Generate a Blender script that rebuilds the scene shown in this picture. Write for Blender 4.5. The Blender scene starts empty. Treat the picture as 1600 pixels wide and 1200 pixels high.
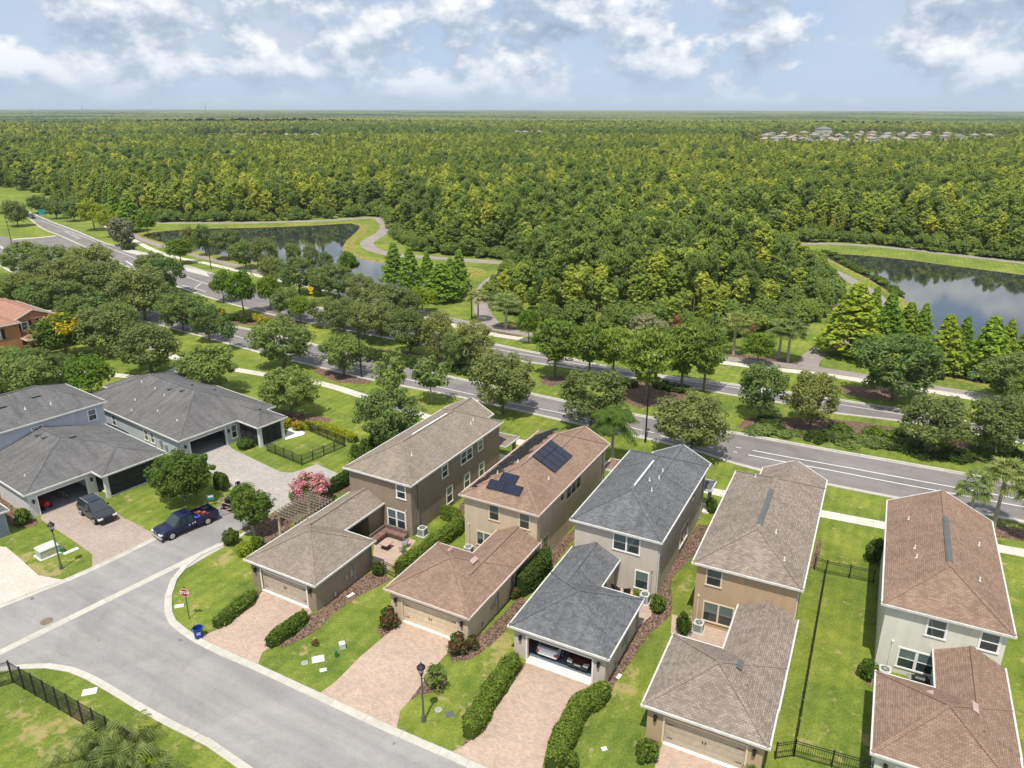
import bpy, bmesh, math, random
import numpy as np
from mathutils import Vector, Matrix
rad = math.radians
sc = bpy.context.scene
col = sc.collection
# ------------------------------------------------------------------ camera, sky, sun, exposure
FPX = 1168.5; PITCH = rad(20.19); ROLL = rad(.11); CAMH = 39.0
_f = np.array([0, math.cos(PITCH), -math.sin(PITCH)]); _r = np.array([1., 0, 0]); _u = np.cross(_r, _f)
_r, _u = _r*math.cos(ROLL)+_u*math.sin(ROLL), -_r*math.sin(ROLL)+_u*math.cos(ROLL)
cam = bpy.data.cameras.new('camera'); camo = bpy.data.objects.new('camera', cam); col.objects.link(camo)
camo.matrix_world = Matrix(((_r[0], _u[0], -_f[0], 0), (_r[1], _u[1], -_f[1], 0), (_r[2], _u[2], -_f[2], CAMH), (0, 0, 0, 1)))
cam.sensor_width = 36; cam.lens = 36*FPX/1600; cam.clip_start = .5; cam.clip_end = 60000
sc.camera = camo
sc.render.resolution_x = 1024; sc.render.resolution_y = 768
sc.view_settings.view_transform = 'Standard'; sc.view_settings.look = 'None'; sc.view_settings.gamma = 1
sc.view_settings.exposure = 0.30
sc.render.engine = 'CYCLES'
sc.cycles.max_bounces = 5; sc.cycles.diffuse_bounces = 2; sc.cycles.glossy_bounces = 2
sc.cycles.transmission_bounces = 2; sc.cycles.transparent_max_bounces = 4; sc.cycles.volume_bounces = 0
SUN_EL = rad(66); SUN_AZ = rad(195)      # azimuth clockwise from +Y
sun = bpy.data.lights.new('sun', 'SUN'); sun.energy = 4.15; sun.angle = rad(.53); sun.color = (1, .945, .84)
HAZE = 7e-5
suno = bpy.data.objects.new('sun', sun); col.objects.link(suno)
sd = Vector((math.sin(SUN_AZ)*math.cos(SUN_EL), math.cos(SUN_AZ)*math.cos(SUN_EL), math.sin(SUN_EL)))
suno.rotation_euler = sd.to_track_quat('Z', 'Y').to_euler(); suno.location = (0, 0, 300)


class NT:
    """short hand for node trees"""
    def __init__(s, tree): s.t = tree; s.n = tree.nodes; s.l = tree.links
    def add(s, typ, **kw):
        n = s.n.new(typ)
        for k, v in kw.items():
            if k.startswith('i_'):
                key = k[2:]; key = int(key) if key.isdigit() else key.replace('_', ' ')
                if isinstance(v, bpy.types.NodeSocket): s.l.new(v, n.inputs[key])
                else: n.inputs[key].default_value = v
            else: setattr(n, k, v)
        return n
    def math(s, op, a, b=0., c=0.):
        n = s.n.new('ShaderNodeMath'); n.operation = op
        for i, v in enumerate((a, b, c)):
            if isinstance(v, bpy.types.NodeSocket): s.l.new(v, n.inputs[i])
            else: n.inputs[i].default_value = v
        return n.outputs[0]
    def noise(s, vec, scale, detail=3, rough=.55, dist=0.):
        n = s.add('ShaderNodeTexNoise'); s.l.new(vec, n.inputs['Vector'])
        n.inputs['Scale'].default_value = scale; n.inputs['Detail'].default_value = detail
        n.inputs['Roughness'].default_value = rough; n.inputs['Distortion'].default_value = dist
        return n.outputs[0]
    def ramp(s, fac, stops, interp='LINEAR'):
        n = s.n.new('ShaderNodeValToRGB'); cr = n.color_ramp; cr.interpolation = interp
        while len(cr.elements) < len(stops): cr.elements.new(.5)
        for e, (p, c) in zip(cr.elements, stops):
            e.position = p; e.color = tuple(c)+(1,) if len(c) == 3 else c
        s.l.new(fac, n.inputs[0]); return n.outputs[0]
    def mix(s, fac, a, b, blend='MIX'):
        n = s.n.new('ShaderNodeMix'); n.data_type = 'RGBA'; n.blend_type = blend
        for k, v in ((0, fac), (6, a), (7, b)):
            if isinstance(v, bpy.types.NodeSocket): s.l.new(v, n.inputs[k])
            else: n.inputs[k].default_value = (tuple(v)+(1,) if (k and len(v) == 3) else v)
        return n.outputs[2]
    def vmul(s, vec, m):
        n = s.n.new('ShaderNodeVectorMath'); n.operation = 'MULTIPLY'; s.l.new(vec, n.inputs[0]); n.inputs[1].default_value = m
        return n.outputs[0]


# world: Nishita sky with a layer of broken cumulus
wd = bpy.data.worlds.new('World'); sc.world = wd; wd.use_nodes = True
w = NT(wd.node_tree); w.n.clear()
sky = w.add('ShaderNodeTexSky', sky_type='NISHITA', sun_disc=False, sun_elevation=SUN_EL, sun_rotation=SUN_AZ, altitude=0,
            air_density=1.0, dust_density=.6, ozone_density=2.5)
tc = w.add('ShaderNodeTexCoord')
sep = w.add('ShaderNodeSeparateXYZ', i_0=tc.outputs['Generated'])
z = w.math('MAXIMUM', sep.outputs[2], 0.0)
zs = w.math('POWER', w.math('MAXIMUM', z, .0001), .75)
cmb = w.add('ShaderNodeCombineXYZ', i_0=sep.outputs[0], i_1=sep.outputs[1], i_2=w.math('MULTIPLY', z, 1.55))
cmb2 = w.add('ShaderNodeCombineXYZ', i_0=w.math('ADD', sep.outputs[0], .006), i_1=sep.outputs[1], i_2=w.math('MULTIPLY_ADD', z, 1.55, .030))
d1 = w.noise(cmb.outputs[0], 9.5, 10, .56, .0); d2 = w.noise(cmb2.outputs[0], 9.5, 10, .56, .0)
cover = w.ramp(d1, [(.41, (0, 0, 0)), (.50, (1, 1, 1))], 'EASE')
thin = w.ramp(w.noise(cmb.outputs[0], 3.0, 6, .62), [(.34, (0.15, .15, .15)), (.66, (.8, .8, .8))])
fade = w.ramp(z, [(.0, (0, 0, 0)), (.012, (.2, .2, .2)), (.035, (.65, .65, .65)), (.07, (1, 1, 1))])
lit = w.math('SUBTRACT', d1, d2)
litc = w.ramp(w.math('MULTIPLY_ADD', lit, 3.0, .44), [(.0, (.34, .44, .58)), (.36, (.50, .59, .72)), (.58, (.80, .84, .90)), (.8, (1.06, 1.06, 1.06))])
skyc = w.mix(1., sky.outputs[0], (.13, .13, .13), 'MULTIPLY')
hz = w.ramp(z, [(0., (.49, .645, .85)), (.05, (.41, .59, .86)), (.2, (.28, .47, .82)), (1, (.1, .2, .5))])
skyc = w.mix(.82, skyc, hz)
c1 = w.mix(w.math('MULTIPLY', thin, fade), skyc, (.62, .69, .80))
c2 = w.mix(w.math('MULTIPLY', w.math('MULTIPLY', cover, fade), .9), c1, litc)
bg = w.add('ShaderNodeBackground', i_Color=c2, i_Strength=.83)
# the sky texture is already scaled by .13 above
wo = w.add('ShaderNodeOutputWorld', i_Surface=bg.outputs[0])


# ------------------------------------------------------------------ geometry helpers
def G(px, py, z=0.):
    """point of the plane at height z that the photograph shows at pixel (px, py)"""
    d = _f*FPX+_r*(px-800)-_u*(py-600); t = (z-CAMH)/d[2]
    return Vector((d[0]*t, d[1]*t, z))
def PJ(p):
    d = np.array([p[0], p[1], p[2]-CAMH]); wv = d@_f
    return (800+FPX*(d@_r)/wv, 600-FPX*(d@_u)/wv)


def tag(o, label=None, cat=None, group=None, kind=None):
    if label: o['label'] = label
    if cat: o['category'] = cat
    if group: o['group'] = group
    if kind: o['kind'] = kind
    return o
def empty(name, loc, rz=0, label=None, cat=None, group=None):
    o = bpy.data.objects.new(name, None); col.objects.link(o); o.location = loc; o.rotation_euler = (0, 0, rz)
    o.empty_display_size = .3
    return tag(o, label, cat, group)
def child(name, data, parent, label=None):
    o = bpy.data.objects.new(name, data); col.objects.link(o); o.parent = parent
    if label: o['label'] = label
    return o


class MB:
    def many(s, name, mats, parent, boxes):
        for b_ in boxes: MB().box(*b_).build(name, mats, parent)
    def __init__(s): s.v = []; s.f = []; s.m = []; s.xf = None
    def _a(s, pts):
        b = len(s.v)
        for p in pts:
            p = Vector(p)
            s.v.append(s.xf @ p if s.xf else p)
        return b
    def poly(s, pts, m=0): b = s._a(pts); s.f.append(tuple(range(b, b+len(pts)))); s.m.append(m); return s
    def box(s, x0, x1, y0, y1, z0, z1, m=0):
        b = s._a([(x0, y0, z0), (x1, y0, z0), (x1, y1, z0), (x0, y1, z0), (x0, y0, z1), (x1, y0, z1), (x1, y1, z1), (x0, y1, z1)])
        for q in ((0, 3, 2, 1), (4, 5, 6, 7), (0, 1, 5, 4), (1, 2, 6, 5), (2, 3, 7, 6), (3, 0, 4, 7)):
            s.f.append(tuple(b+i for i in q)); s.m.append(m)
        return s
    def bar(s, p0, p1, wd, h, m=0, up=(0, 0, 1)):
        p0 = Vector(p0); p1 = Vector(p1); d = (p1-p0).normalized(); up = Vector(up)
        sd_ = d.cross(up)
        if sd_.length < 1e-4: sd_ = d.cross(Vector((1, 0, 0)))
        sd_.normalize(); u_ = sd_.cross(d).normalized()
        a = sd_*wd/2; c = u_*h/2
        b = s._a([p0-a-c, p0+a-c, p0+a+c, p0-a+c, p1-a-c, p1+a-c, p1+a+c, p1-a+c])
        for q in ((0, 1, 2, 3), (4, 7, 6, 5), (0, 4, 5, 1), (1, 5, 6, 2), (2, 6, 7, 3), (3, 7, 4, 0)):
            s.f.append(tuple(b+i for i in q)); s.m.append(m)
        return s
    def tube(s, pts, rs, n=8, m=0, cap=True):
        pts = [Vector(p) for p in pts]; rings = []
        for i, p in enumerate(pts):
            d = (pts[min(i+1, len(pts)-1)]-pts[max(i-1, 0)]).normalized()
            a = d.cross(Vector((0, 0, 1)))
            if a.length < .05: a = d.cross(Vector((1, 0, 0)))
            a.normalize(); c = a.cross(d).normalized()
            rings.append(s._a([p+(a*math.cos(2*math.pi*k/n)+c*math.sin(2*math.pi*k/n))*rs[i] for k in range(n)]))
        for i in range(len(pts)-1):
            for k in range(n):
                k2 = (k+1) % n
                s.f.append((rings[i]+k, rings[i]+k2, rings[i+1]+k2, rings[i+1]+k)); s.m.append(m)
        if cap:
            s.f.append(tuple(rings[0]+k for k in range(n))[::-1]); s.m.append(m)
            s.f.append(tuple(rings[-1]+k for k in range(n))); s.m.append(m)
        return s
    def prism(s, pl, z0, z1, m=0, bottom=True):
        n = len(pl); a = s._a([(p[0], p[1], z0) for p in pl]); b = s._a([(p[0], p[1], z1) for p in pl])
        s.f.append(tuple(b+i for i in range(n))); s.m.append(m)
        if bottom: s.f.append(tuple(a+i for i in range(n))[::-1]); s.m.append(m)
        for i in range(n):
            j = (i+1) % n; s.f.append((a+i, a+j, b+j, b+i)); s.m.append(m)
        return s
    def loft(s, rings, m=0, cap=True, mfun=None):
        """rings: equal-length closed loops of points"""
        ids = [s._a(r) for r in rings]; n = len(rings[0])
        for i in range(len(rings)-1):
            for k in range(n):
                k2 = (k+1) % n
                s.f.append((ids[i]+k, ids[i]+k2, ids[i+1]+k2, ids[i+1]+k)); s.m.append(mfun(i, k) if mfun else m)
        if cap:
            s.f.append(tuple(ids[0]+k for k in range(n))[::-1]); s.m.append(m)
            s.f.append(tuple(ids[-1]+k for k in range(n))); s.m.append(m)
        return s
    def mesh(s, name, mats, smooth=False):
        me = bpy.data.meshes.new(name)
        me.from_pydata([tuple(v) for v in s.v], [], s.f)
        for mt in (mats if isinstance(mats, (list, tuple)) else [mats]): me.materials.append(mt)
        me.polygons.foreach_set('material_index', s.m)
        if smooth: me.polygons.foreach_set('use_smooth', [True]*len(s.f))
        me.update()
        uvl = me.uv_layers.new(name='UVMap').data
        for p in me.polygons:                       # planar UVs in metres: u level, v up the slope
            nrm = p.normal
            if abs(nrm.z) > .999: ua = Vector((1, 0, 0)); va = Vector((0, 1, 0))
            else:
                ua = Vector((0, 0, 1)).cross(nrm).normalized(); va = nrm.cross(ua)
            for li in p.loop_indices:
                c = me.vertices[me.loops[li].vertex_index].co
                uvl[li].uv = (c.dot(ua), c.dot(va))
        return me
    def build(s, name, mats, parent=None, label=None, smooth=False):
        return child(name, s.mesh(name, mats, smooth), parent, label)


def smooth_line(pts, closed=False, step=1.5):
    """Catmull-Rom through world points, resampled"""
    P = [Vector((p[0], p[1])) for p in pts]; n = len(P); out = []
    rng = range(n if closed else n-1)
    for i in rng:
        p1 = P[i]; p2 = P[(i+1) % n]
        p0 = P[i-1] if (closed or i) else p1*2-p2
        p3 = P[(i+2) % n] if (closed or i < n-2) else p2*2-p1
        k = max(1, min(40, int((p2-p1).length/step)))
        for j in range(k):
            t = j/k
            out.append(.5*((2*p1)+(p2-p0)*t+(2*p0-5*p1+4*p2-p3)*t*t+(3*p1-p0-3*p2+p3)*t**3))
    if not closed: out.append(P[-1])
    return out
def gpx(pl, z=0): return [G(*p, z) for p in pl]
def extend(pts, a=0, b=0):
    pts = [Vector((p[0], p[1])) for p in pts]
    if a: pts.insert(0, pts[0]+(pts[0]-pts[1]).normalized()*a)
    if b: pts.append(pts[-1]+(pts[-1]-pts[-2]).normalized()*b)
    return pts
def sheet(name, pts, z, mat, kind='structure', **kw):
    me = bpy.data.meshes.new(name); bm = bmesh.new()
    vs = [bm.verts.new((p[0], p[1], z)) for p in pts]
    f = bm.faces.new(vs); bm.normal_update()
    if f.normal.z < 0: f.normal_flip()
    bmesh.ops.triangulate(bm, faces=bm.faces[:]); bm.to_mesh(me); bm.free(); me.materials.append(mat)
    uvl = me.uv_layers.new(name='UVMap').data
    for l in me.loops: uvl[l.index].uv = me.vertices[l.vertex_index].co.xy
    o = bpy.data.objects.new(name, me); col.objects.link(o); return tag(o, kind=kind, **kw)
def ribbon(name, line, wl, wr, prof, mat, kind='structure', closed=False, parent=None, **kw):
    """sweep: prof = list of (t, z), t 0 = left edge, 1 = right edge"""
    L = [Vector((p[0], p[1])) for p in line]; n = len(L); vs = []; fs = []; uvs = []; s = 0
    for i, p in enumerate(L):
        a = L[i-1] if (i or closed) else p; b = L[(i+1) % n] if (i < n-1 or closed) else p
        d = (b-a).normalized(); nl = Vector((-d.y, d.x))
        if i: s += (p-L[i-1]).length
        for t, z in prof:
            q = p+nl*(wl*(1-t)-wr*t); vs.append((q.x, q.y, z)); uvs.append((s, t*(wl+wr)))
    k = len(prof)
    for i in range(n if closed else n-1):
        j = (i+1) % n
        for c in range(k-1): fs.append((i*k+c, i*k+c+1, j*k+c+1, j*k+c))
    me = bpy.data.meshes.new(name); me.from_pydata(vs, [], fs); me.materials.append(mat)
    uvl = me.uv_layers.new(name='UVMap').data
    for l in me.loops: uvl[l.index].uv = uvs[l.vertex_index]
    me.update()
    o = child(name, me, parent)
    return tag(o, kind=kind, **kw) if kind else tag(o, **kw)


# ------------------------------------------------------------------ materials
def newmat(name, rough=.85, spec=.25):
    m = bpy.data.materials.new(name); m.use_nodes = True; nt = NT(m.node_tree)
    b = nt.n['Principled BSDF']; b.inputs['Roughness'].default_value = rough
    b.inputs['Specular IOR Level'].default_value = spec
    return m, nt, b
def plain(name, c, rough=.6, spec=.3, metal=0, var=.12, scale=3., bump=0.):
    m, t, b = newmat(name, rough, spec)
    tcn = t.add('ShaderNodeTexCoord'); v = tcn.outputs['Object']
    n = t.noise(v, scale, 5, .6)
    lo = tuple(x*(1-var) for x in c); hi = tuple(min(1, x*(1+var)) for x in c)
    t.l.new(t.ramp(n, [(.3, lo), (.7, hi)]), b.inputs['Base Color']); b.inputs['Metallic'].default_value = metal
    if bump:
        bp = t.add('ShaderNodeBump', i_Height=t.noise(v, scale*8, 3), i_Strength=bump, i_Distance=.02); t.l.new(bp.outputs[0], b.inputs['Normal'])
    return m
def stucco(name, c):
    m, t, b = newmat(name, .92, .15)
    v = t.add('ShaderNodeTexCoord').outputs['Object']
    n = t.noise(v, .5, 5, .6); n2 = t.noise(t.vmul(v, (2.2, 2.2, .35)), 1., 4, .6)
    a = t.ramp(n, [(.3, tuple(x*.93 for x in c)), (.7, tuple(min(1, x*1.05) for x in c))])
    st = t.ramp(n2, [(.45, (1, 1, 1)), (.75, (.90, .89, .87))])
    t.l.new(t.mix(1, a, st, 'MULTIPLY'), b.inputs['Base Color'])
    bp = t.add('ShaderNodeBump', i_Height=t.noise(v, 45, 3), i_Strength=.35, i_Distance=.01); t.l.new(bp.outputs[0], b.inputs['Normal'])
    return m
def shingle(name, ca, cb, stain=.8, bw=.31):
    m, t, b = newmat(name, .95, .1)
    uv = t.add('ShaderNodeTexCoord').outputs['UV']
    br = t.add('ShaderNodeTexBrick', offset=.5, i_Vector=uv, i_Scale=1., i_Mortar_Size=.012, i_Mortar_Smooth=.4, i_Bias=.0,
               i_Brick_Width=bw, i_Row_Height=.14)
    br.inputs['Color1'].default_value = (*ca, 1); br.inputs['Color2'].default_value = (*cb, 1)
    br.inputs['Mortar'].default_value = (*[x*.55 for x in cb], 1)
    v = t.add('ShaderNodeTexCoord').outputs['Object']
    big = t.ramp(t.noise(v, .35, 4, .6), [(.3, (.88, .88, .88)), (.7, (1.08, 1.08, 1.08))])
    gr = t.ramp(t.noise(v, 30, 2, .7), [(.2, (.86, .86, .86)), (.8, (1.14, 1.14, 1.14))])
    stn = t.ramp(t.noise(t.vmul(uv, (1.5, .22, 1)), 1.0, 5, .65), [(.45, (1, 1, 1)), (.72, (stain,)*3)])
    c = t.mix(1, br.outputs[0], big, 'MULTIPLY'); c = t.mix(.7, c, gr, 'MULTIPLY'); c = t.mix(1, c, stn, 'MULTIPLY')
    t.l.new(c, b.inputs['Base Color'])
    bp = t.add('ShaderNodeBump', i_Height=br.outputs[1], i_Strength=.5, i_Distance=-.015); t.l.new(bp.outputs[0], b.inputs['Normal'])
    return m
def paver(name, cs, s=1.):
    m, t, b = newmat(name, .9, .15)
    uv = t.add('ShaderNodeTexCoord').outputs['Object']
    mp = t.add('ShaderNodeMapping', i_Vector=uv, i_Rotation=(0, 0, rad(28)))
    br = t.add('ShaderNodeTexBrick', i_Vector=mp.outputs[0], i_Scale=1., i_Mortar_Size=.008, i_Brick_Width=.24*s, i_Row_Height=.13*s)
    br.inputs['Color1'].default_value = (*cs[0], 1); br.inputs['Color2'].default_value = (*cs[1], 1)
    br.inputs['Mortar'].default_value = (*[x*.62 for x in cs[1]], 1)
    pt = t.ramp(t.noise(uv, 1.6, 5, .7), [(.35, (1, 1, 1)), (.7, cs[2])])
    pt2 = t.ramp(t.noise(uv, .25, 4, .6), [(.3, (.9, .9, .9)), (.7, (1.06, 1.06, 1.06))])
    c = t.mix(1, t.mix(1, br.outputs[0], pt, 'MULTIPLY'), pt2, 'MULTIPLY')
    t.l.new(c, b.inputs['Base Color'])
    return m
def ground_mat():
    m, t, b = newmat('grass', .95, .1)
    v = t.add('ShaderNodeNewGeometry').outputs['Position']
    a = t.ramp(t.noise(v, .10, 5, .68), [(.28, (.105, .155, .030)), (.5, (.175, .225, .036)), (.72, (.275, .300, .050))])
    mid = t.ramp(t.noise(v, .55, 6, .75), [(.28, (.56, .68, .6)), (.7, (1.25, 1.16, 1.3))])
    fine = t.ramp(t.noise(v, 6, 5, .8), [(.25, (.42, .52, .42)), (.75, (1.5, 1.4, 1.5))])
    c = t.mix(1, t.mix(1, a, mid, 'MULTIPLY'), fine, 'MULTIPLY')
    dn = t.math('MULTIPLY', t.noise(v, .33, 6, .72), t.noise(v, 1.3, 4, .6))
    wear = None
    for (px_, py_, r_) in ((982, 1080, 1.1), (992, 1050, .8), (1000, 985, .9), (800, 975, 1.0), (788, 1000, 1.0), (775, 1030, 1.2), (768, 1060, 1.2), (760, 1085, 1.0), (752, 1110, .9), (270, 1110, 1.3), (110, 1125, 1.6), (60, 1150, 1.6), (30, 1110, 1.3), (95, 1170, 1.3),
                           (62, 888, 1.6), (85, 895, 1.4), (35, 872, 1.3), (1090, 960, .9), (1075, 925, 1.0), (1062, 1010, .9), (350, 872, 1.2), (560, 1080, .9), (470, 700, 1.4), (1010, 940, .6), (1345, 1050, .9)):
        p_ = G(px_, py_); ds = t.n.new('ShaderNodeVectorMath'); ds.operation = 'DISTANCE'; t.l.new(v, ds.inputs[0]); ds.inputs[1].default_value = (p_.x, p_.y, 0)
        f_ = t.math('SUBTRACT', 1., t.math('DIVIDE', ds.outputs['Value'], r_*1.5)); wear = f_ if wear is None else t.math('MAXIMUM', wear, f_)
    wear = t.math('MAXIMUM', wear, 0.)
    dn = t.math('ADD', dn, t.math('MULTIPLY', wear, .14))
    strp = t.add('ShaderNodeTexWave', bands_direction='X', i_Vector=t.add('ShaderNodeMapping', i_Vector=v, i_Rotation=(0, 0, rad(27))).outputs[0], i_Scale=.28, i_Distortion=1.5, i_Detail=3.)
    c = t.mix(1, c, t.ramp(strp.outputs['Fac'], [(.2, (.93, .95, .94)), (.8, (1.06, 1.04, 1.03))]), 'MULTIPLY')
    dry = t.ramp(dn, [(.312, (0, 0, 0)), (.385, (.7, .7, .7))])
    c = t.mix(dry, c, (.38, .30, .14))
    t.l.new(c, b.inputs['Base Color'])
    bp = t.add('ShaderNodeBump', i_Height=t.noise(v, 14, 4, .8), i_Strength=.9, i_Distance=.06); t.l.new(bp.outputs[0], b.inputs['Normal'])
    return m
def asphalt(name, c, crack=.8):
    m, t, b = newmat(name, .9, .2)
    v = t.add('ShaderNodeNewGeometry').outputs['Position']
    a = t.ramp(t.noise(v, .16, 7, .7, .8), [(.3, tuple(x*.78 for x in c)), (.68, tuple(x*1.10 for x in c))])
    f_ = t.ramp(t.noise(v, 28, 2, .7), [(.25, (.82, .82, .82)), (.75, (1.16, 1.16, 1.16))])
    trk = t.noise(t.vmul(t.add('ShaderNodeMapping', i_Vector=v, i_Rotation=(0, 0, rad(30))).outputs[0], (.06, .9, 1)), 1., 5, .6)
    a = t.mix(1, a, t.ramp(trk, [(.35, (.88, .88, .885)), (.65, (1.07, 1.07, 1.06))]), 'MULTIPLY')
    tn = t.noise(v, .45, 7, .7, 1.5)
    cr = t.ramp(tn, [(.488, (1, 1, 1)), (.498, (crack,)*3), (.508, (1, 1, 1))])
    sp = t.ramp(t.noise(v, 1.1, 2, .4), [(.76, (1, 1, 1)), (.80, (.55, .54, .54))])
    cc = t.mix(1, t.mix(1, t.mix(1, a, f_, 'MULTIPLY'), cr, 'MULTIPLY'), sp, 'MULTIPLY')
    t.l.new(cc, b.inputs['Base Color']); return m
def mulch_mat():
    m, t, b = newmat('mulch', .95, .1)
    v = t.add('ShaderNodeNewGeometry').outputs['Position']
    vo = t.add('ShaderNodeTexVoronoi', i_Vector=v, i_Scale=11.)
    c = t.ramp(vo.outputs['Color'], [(.2, (.06, .038, .028)), (.5, (.145, .09, .065)), (.85, (.29, .20, .15))])
    t.l.new(c, b.inputs['Base Color'])
    bp = t.add('ShaderNodeBump', i_Height=vo.outputs[0], i_Strength=.8, i_Distance=.05); t.l.new(bp.outputs[0], b.inputs['Normal']); return m
def concrete(name, c, joint=1.5):
    m, t, b = newmat(name, .85, .2)
    uv = t.add('ShaderNodeTexCoord').outputs['UV']; v = t.add('ShaderNodeNewGeometry').outputs['Position']
    br = t.add('ShaderNodeTexBrick', offset=0., i_Vector=uv, i_Scale=1., i_Mortar_Size=.02, i_Brick_Width=joint, i_Row_Height=50.)
    br.inputs['Color1'].default_value = (*c, 1); br.inputs['Color2'].default_value = (*[x*.9 for x in c], 1); br.inputs['Mortar'].default_value = (*[x*.6 for x in c], 1)
    n = t.ramp(t.noise(v, 1.3, 5, .7), [(.3, (.84, .83, .8)), (.7, (1.08, 1.08, 1.08))])
    t.l.new(t.mix(1, br.outputs[0], n, 'MULTIPLY'), b.inputs['Base Color']); return m
def leafmat(name, c, var=.35, yel=.15, trans=.45):
    m, t, b = newmat(name, .7, .12)
    g = t.add('ShaderNodeNewGeometry'); oi = t.add('ShaderNodeObjectInfo')
    r1 = t.ramp(g.outputs['Random Per Island'], [(0, tuple(x*(1-var) for x in c)), (.7, c), (1, (c[0]*(1+yel*2.2), c[1]*(1+yel), c[2]))])
    ov = t.ramp(oi.outputs['Random'], [(0, (.78, .84, .8)), (.5, (1, 1, 1)), (1, (1.28, 1.16, 1.0))])
    cc = t.mix(1, r1, ov, 'MULTIPLY')
    t.l.new(cc, b.inputs['Base Color'])
    tr = t.add('ShaderNodeBsdfTranslucent'); t.l.new(cc, tr.inputs['Color'])
    mx = t.add('ShaderNodeMixShader', i_0=trans); t.l.new(b.outputs[0], mx.inputs[1]); t.l.new(tr.outputs[0], mx.inputs[2])
    t.l.new(mx.outputs[0], t.n['Material Output'].inputs['Surface'])
    return m
def glassmat(name, c, rough=.06):
    m, t, b = newmat(name, rough, .8)
    v = t.add('ShaderNodeTexCoord').outputs['Object']
    wv = t.add('ShaderNodeTexWave', bands_direction='Z', i_Vector=v, i_Scale=5.)
    t.l.new(t.mix(wv.outputs[0], tuple(x*.7 for x in c), c), b.inputs['Base Color']); return m

M = {}
M['grass'] = ground_mat()
M['asphalt'] = asphalt('pale_asphalt', (.295, .282, .275))
M['road'] = asphalt('road_asphalt', (.215, .195, .19), .85)
M['paint'] = plain('road_paint', (.72, .72, .70), .7, var=.1, scale=2)
M['curb'] = concrete('curb_concrete', (.50, .48, .43), 3.)
M['gutter_pan'] = concrete('gutter_concrete', (.46, .44, .39), 3.)
M['walk'] = concrete('walk_concrete', (.60, .56, .49))
M['trail'] = asphalt('trail_asphalt', (.30, .26, .235), .95)
M['pink'] = paver('pink_pavers', [(.545, .40, .305), (.43, .32, .25), (.84, .87, .93)])
M['greyp'] = paver('grey_pavers', [(.44, .40, .365), (.36, .33, .30), (.88, .88, .88)], 1.6)
M['tanp'] = paver('tan_pavers', [(.45, .36, .30), (.36, .29, .245), (.86, .9, .95)])
M['palep'] = paver('pale_pavers', [(.66, .57, .50), (.56, .47, .41), (.9, .92, .95)])
M['mulch'] = mulch_mat()
M['marsh'] = plain('marsh_grass', (.22, .20, .05), .95, .1, var=.5, scale=.8, bump=.5)
M['slab'] = plain('slab_concrete', (.66, .64, .60), .85, var=.06)
M['white'] = plain('white_paint', (.78, .77, .75), .5, var=.04)
M['fascia'] = plain('white_fascia', (.56, .55, .52), .6, var=.15)
M['dark_trim'] = plain('bronze_trim', (.20, .175, .15), .6, var=.1)
M['pink_trim'] = plain('tan_gutter', (.52, .44, .38), .6, var=.12)
M['tan_trim'] = plain('cream_trim', (.66, .54, .40), .7, var=.05)
M['grey_trim'] = plain('taupe_trim', (.36, .32, .25), .7, var=.05)
M['black'] = plain('black_metal', (.018, .018, .02), .45, .4, var=.2)
M['rubber'] = plain('rubber', (.02, .02, .021), .85, .2)
M['grey_metal'] = plain('grey_metal', (.36, .37, .36), .4, .5, .3)
M['silver'] = plain('silver_metal', (.62, .63, .64), .3, .5, .8)
M['interior'] = plain('garage_interior', (.20, .20, .205), .9)
M['garage_floor'] = plain('garage_floor', (.13, .16, .20), .5)
M['glass'] = glassmat('window_glass', (.13, .18, .18))
M['glass_dark'] = glassmat('dark_glass', (.035, .05, .055))
M['screen'] = plain('screen_mesh', (.03, .032, .035), .7, .2)
M['bark'] = plain('bark', (.19, .15, .115), .95, .1, var=.35, scale=6, bump=.4)
M['palebark'] = plain('pale_bark', (.40, .35, .29), .95, .1, var=.3, scale=6)
M['pergola'] = plain('weathered_wood', (.24, .19, .16), .9, var=.3, scale=5)
M['solar'] = plain('solar_glass', (.010, .015, .035), .2, .5, var=.1)
M['pvc'] = plain('vent_pipe', (.72, .72, .70), .6, var=.05)
M['ac'] = plain('ac_casing', (.50, .52, .50), .5, var=.06)
M['ac_dark'] = plain('ac_grille', (.10, .11, .11), .6)
M['rust'] = plain('flue_cover', (.44, .30, .27), .6, var=.1)
M['wicker'] = plain('brown_wicker', (.095, .055, .045), .8, var=.4, scale=9)
M['green_box'] = plain('utility_green', (.36, .42, .34), .6, var=.1)
M['dgreen'] = plain('dark_green_plastic', (.03, .14, .07), .5)
M['redsign'] = plain('stop_red', (.42, .012, .03), .4, var=.05)
M['yellow'] = plain('sign_yellow', (.85, .52, .01), .45, var=.05)
M['teal'] = plain('sign_teal', (.01, .26, .28), .5)
M['blue_bin'] = plain('blue_plastic', (.008, .04, .24), .4, .4)
M['water'], _t, _b = newmat('pond_water', .03, .5)
_v = _t.add('ShaderNodeNewGeometry').outputs['Position']
_t.l.new(_t.ramp(_t.noise(_v, .03, 3), [(.3, (.018, .022, .018)), (.7, (.035, .045, .05))]), _b.inputs['Base Color'])
_bp = _t.add('ShaderNodeBump', i_Height=_t.noise(_v, 1.6, 3, .6), i_Strength=.04, i_Distance=.04); _t.l.new(_bp.outputs[0], _b.inputs['Normal'])
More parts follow.
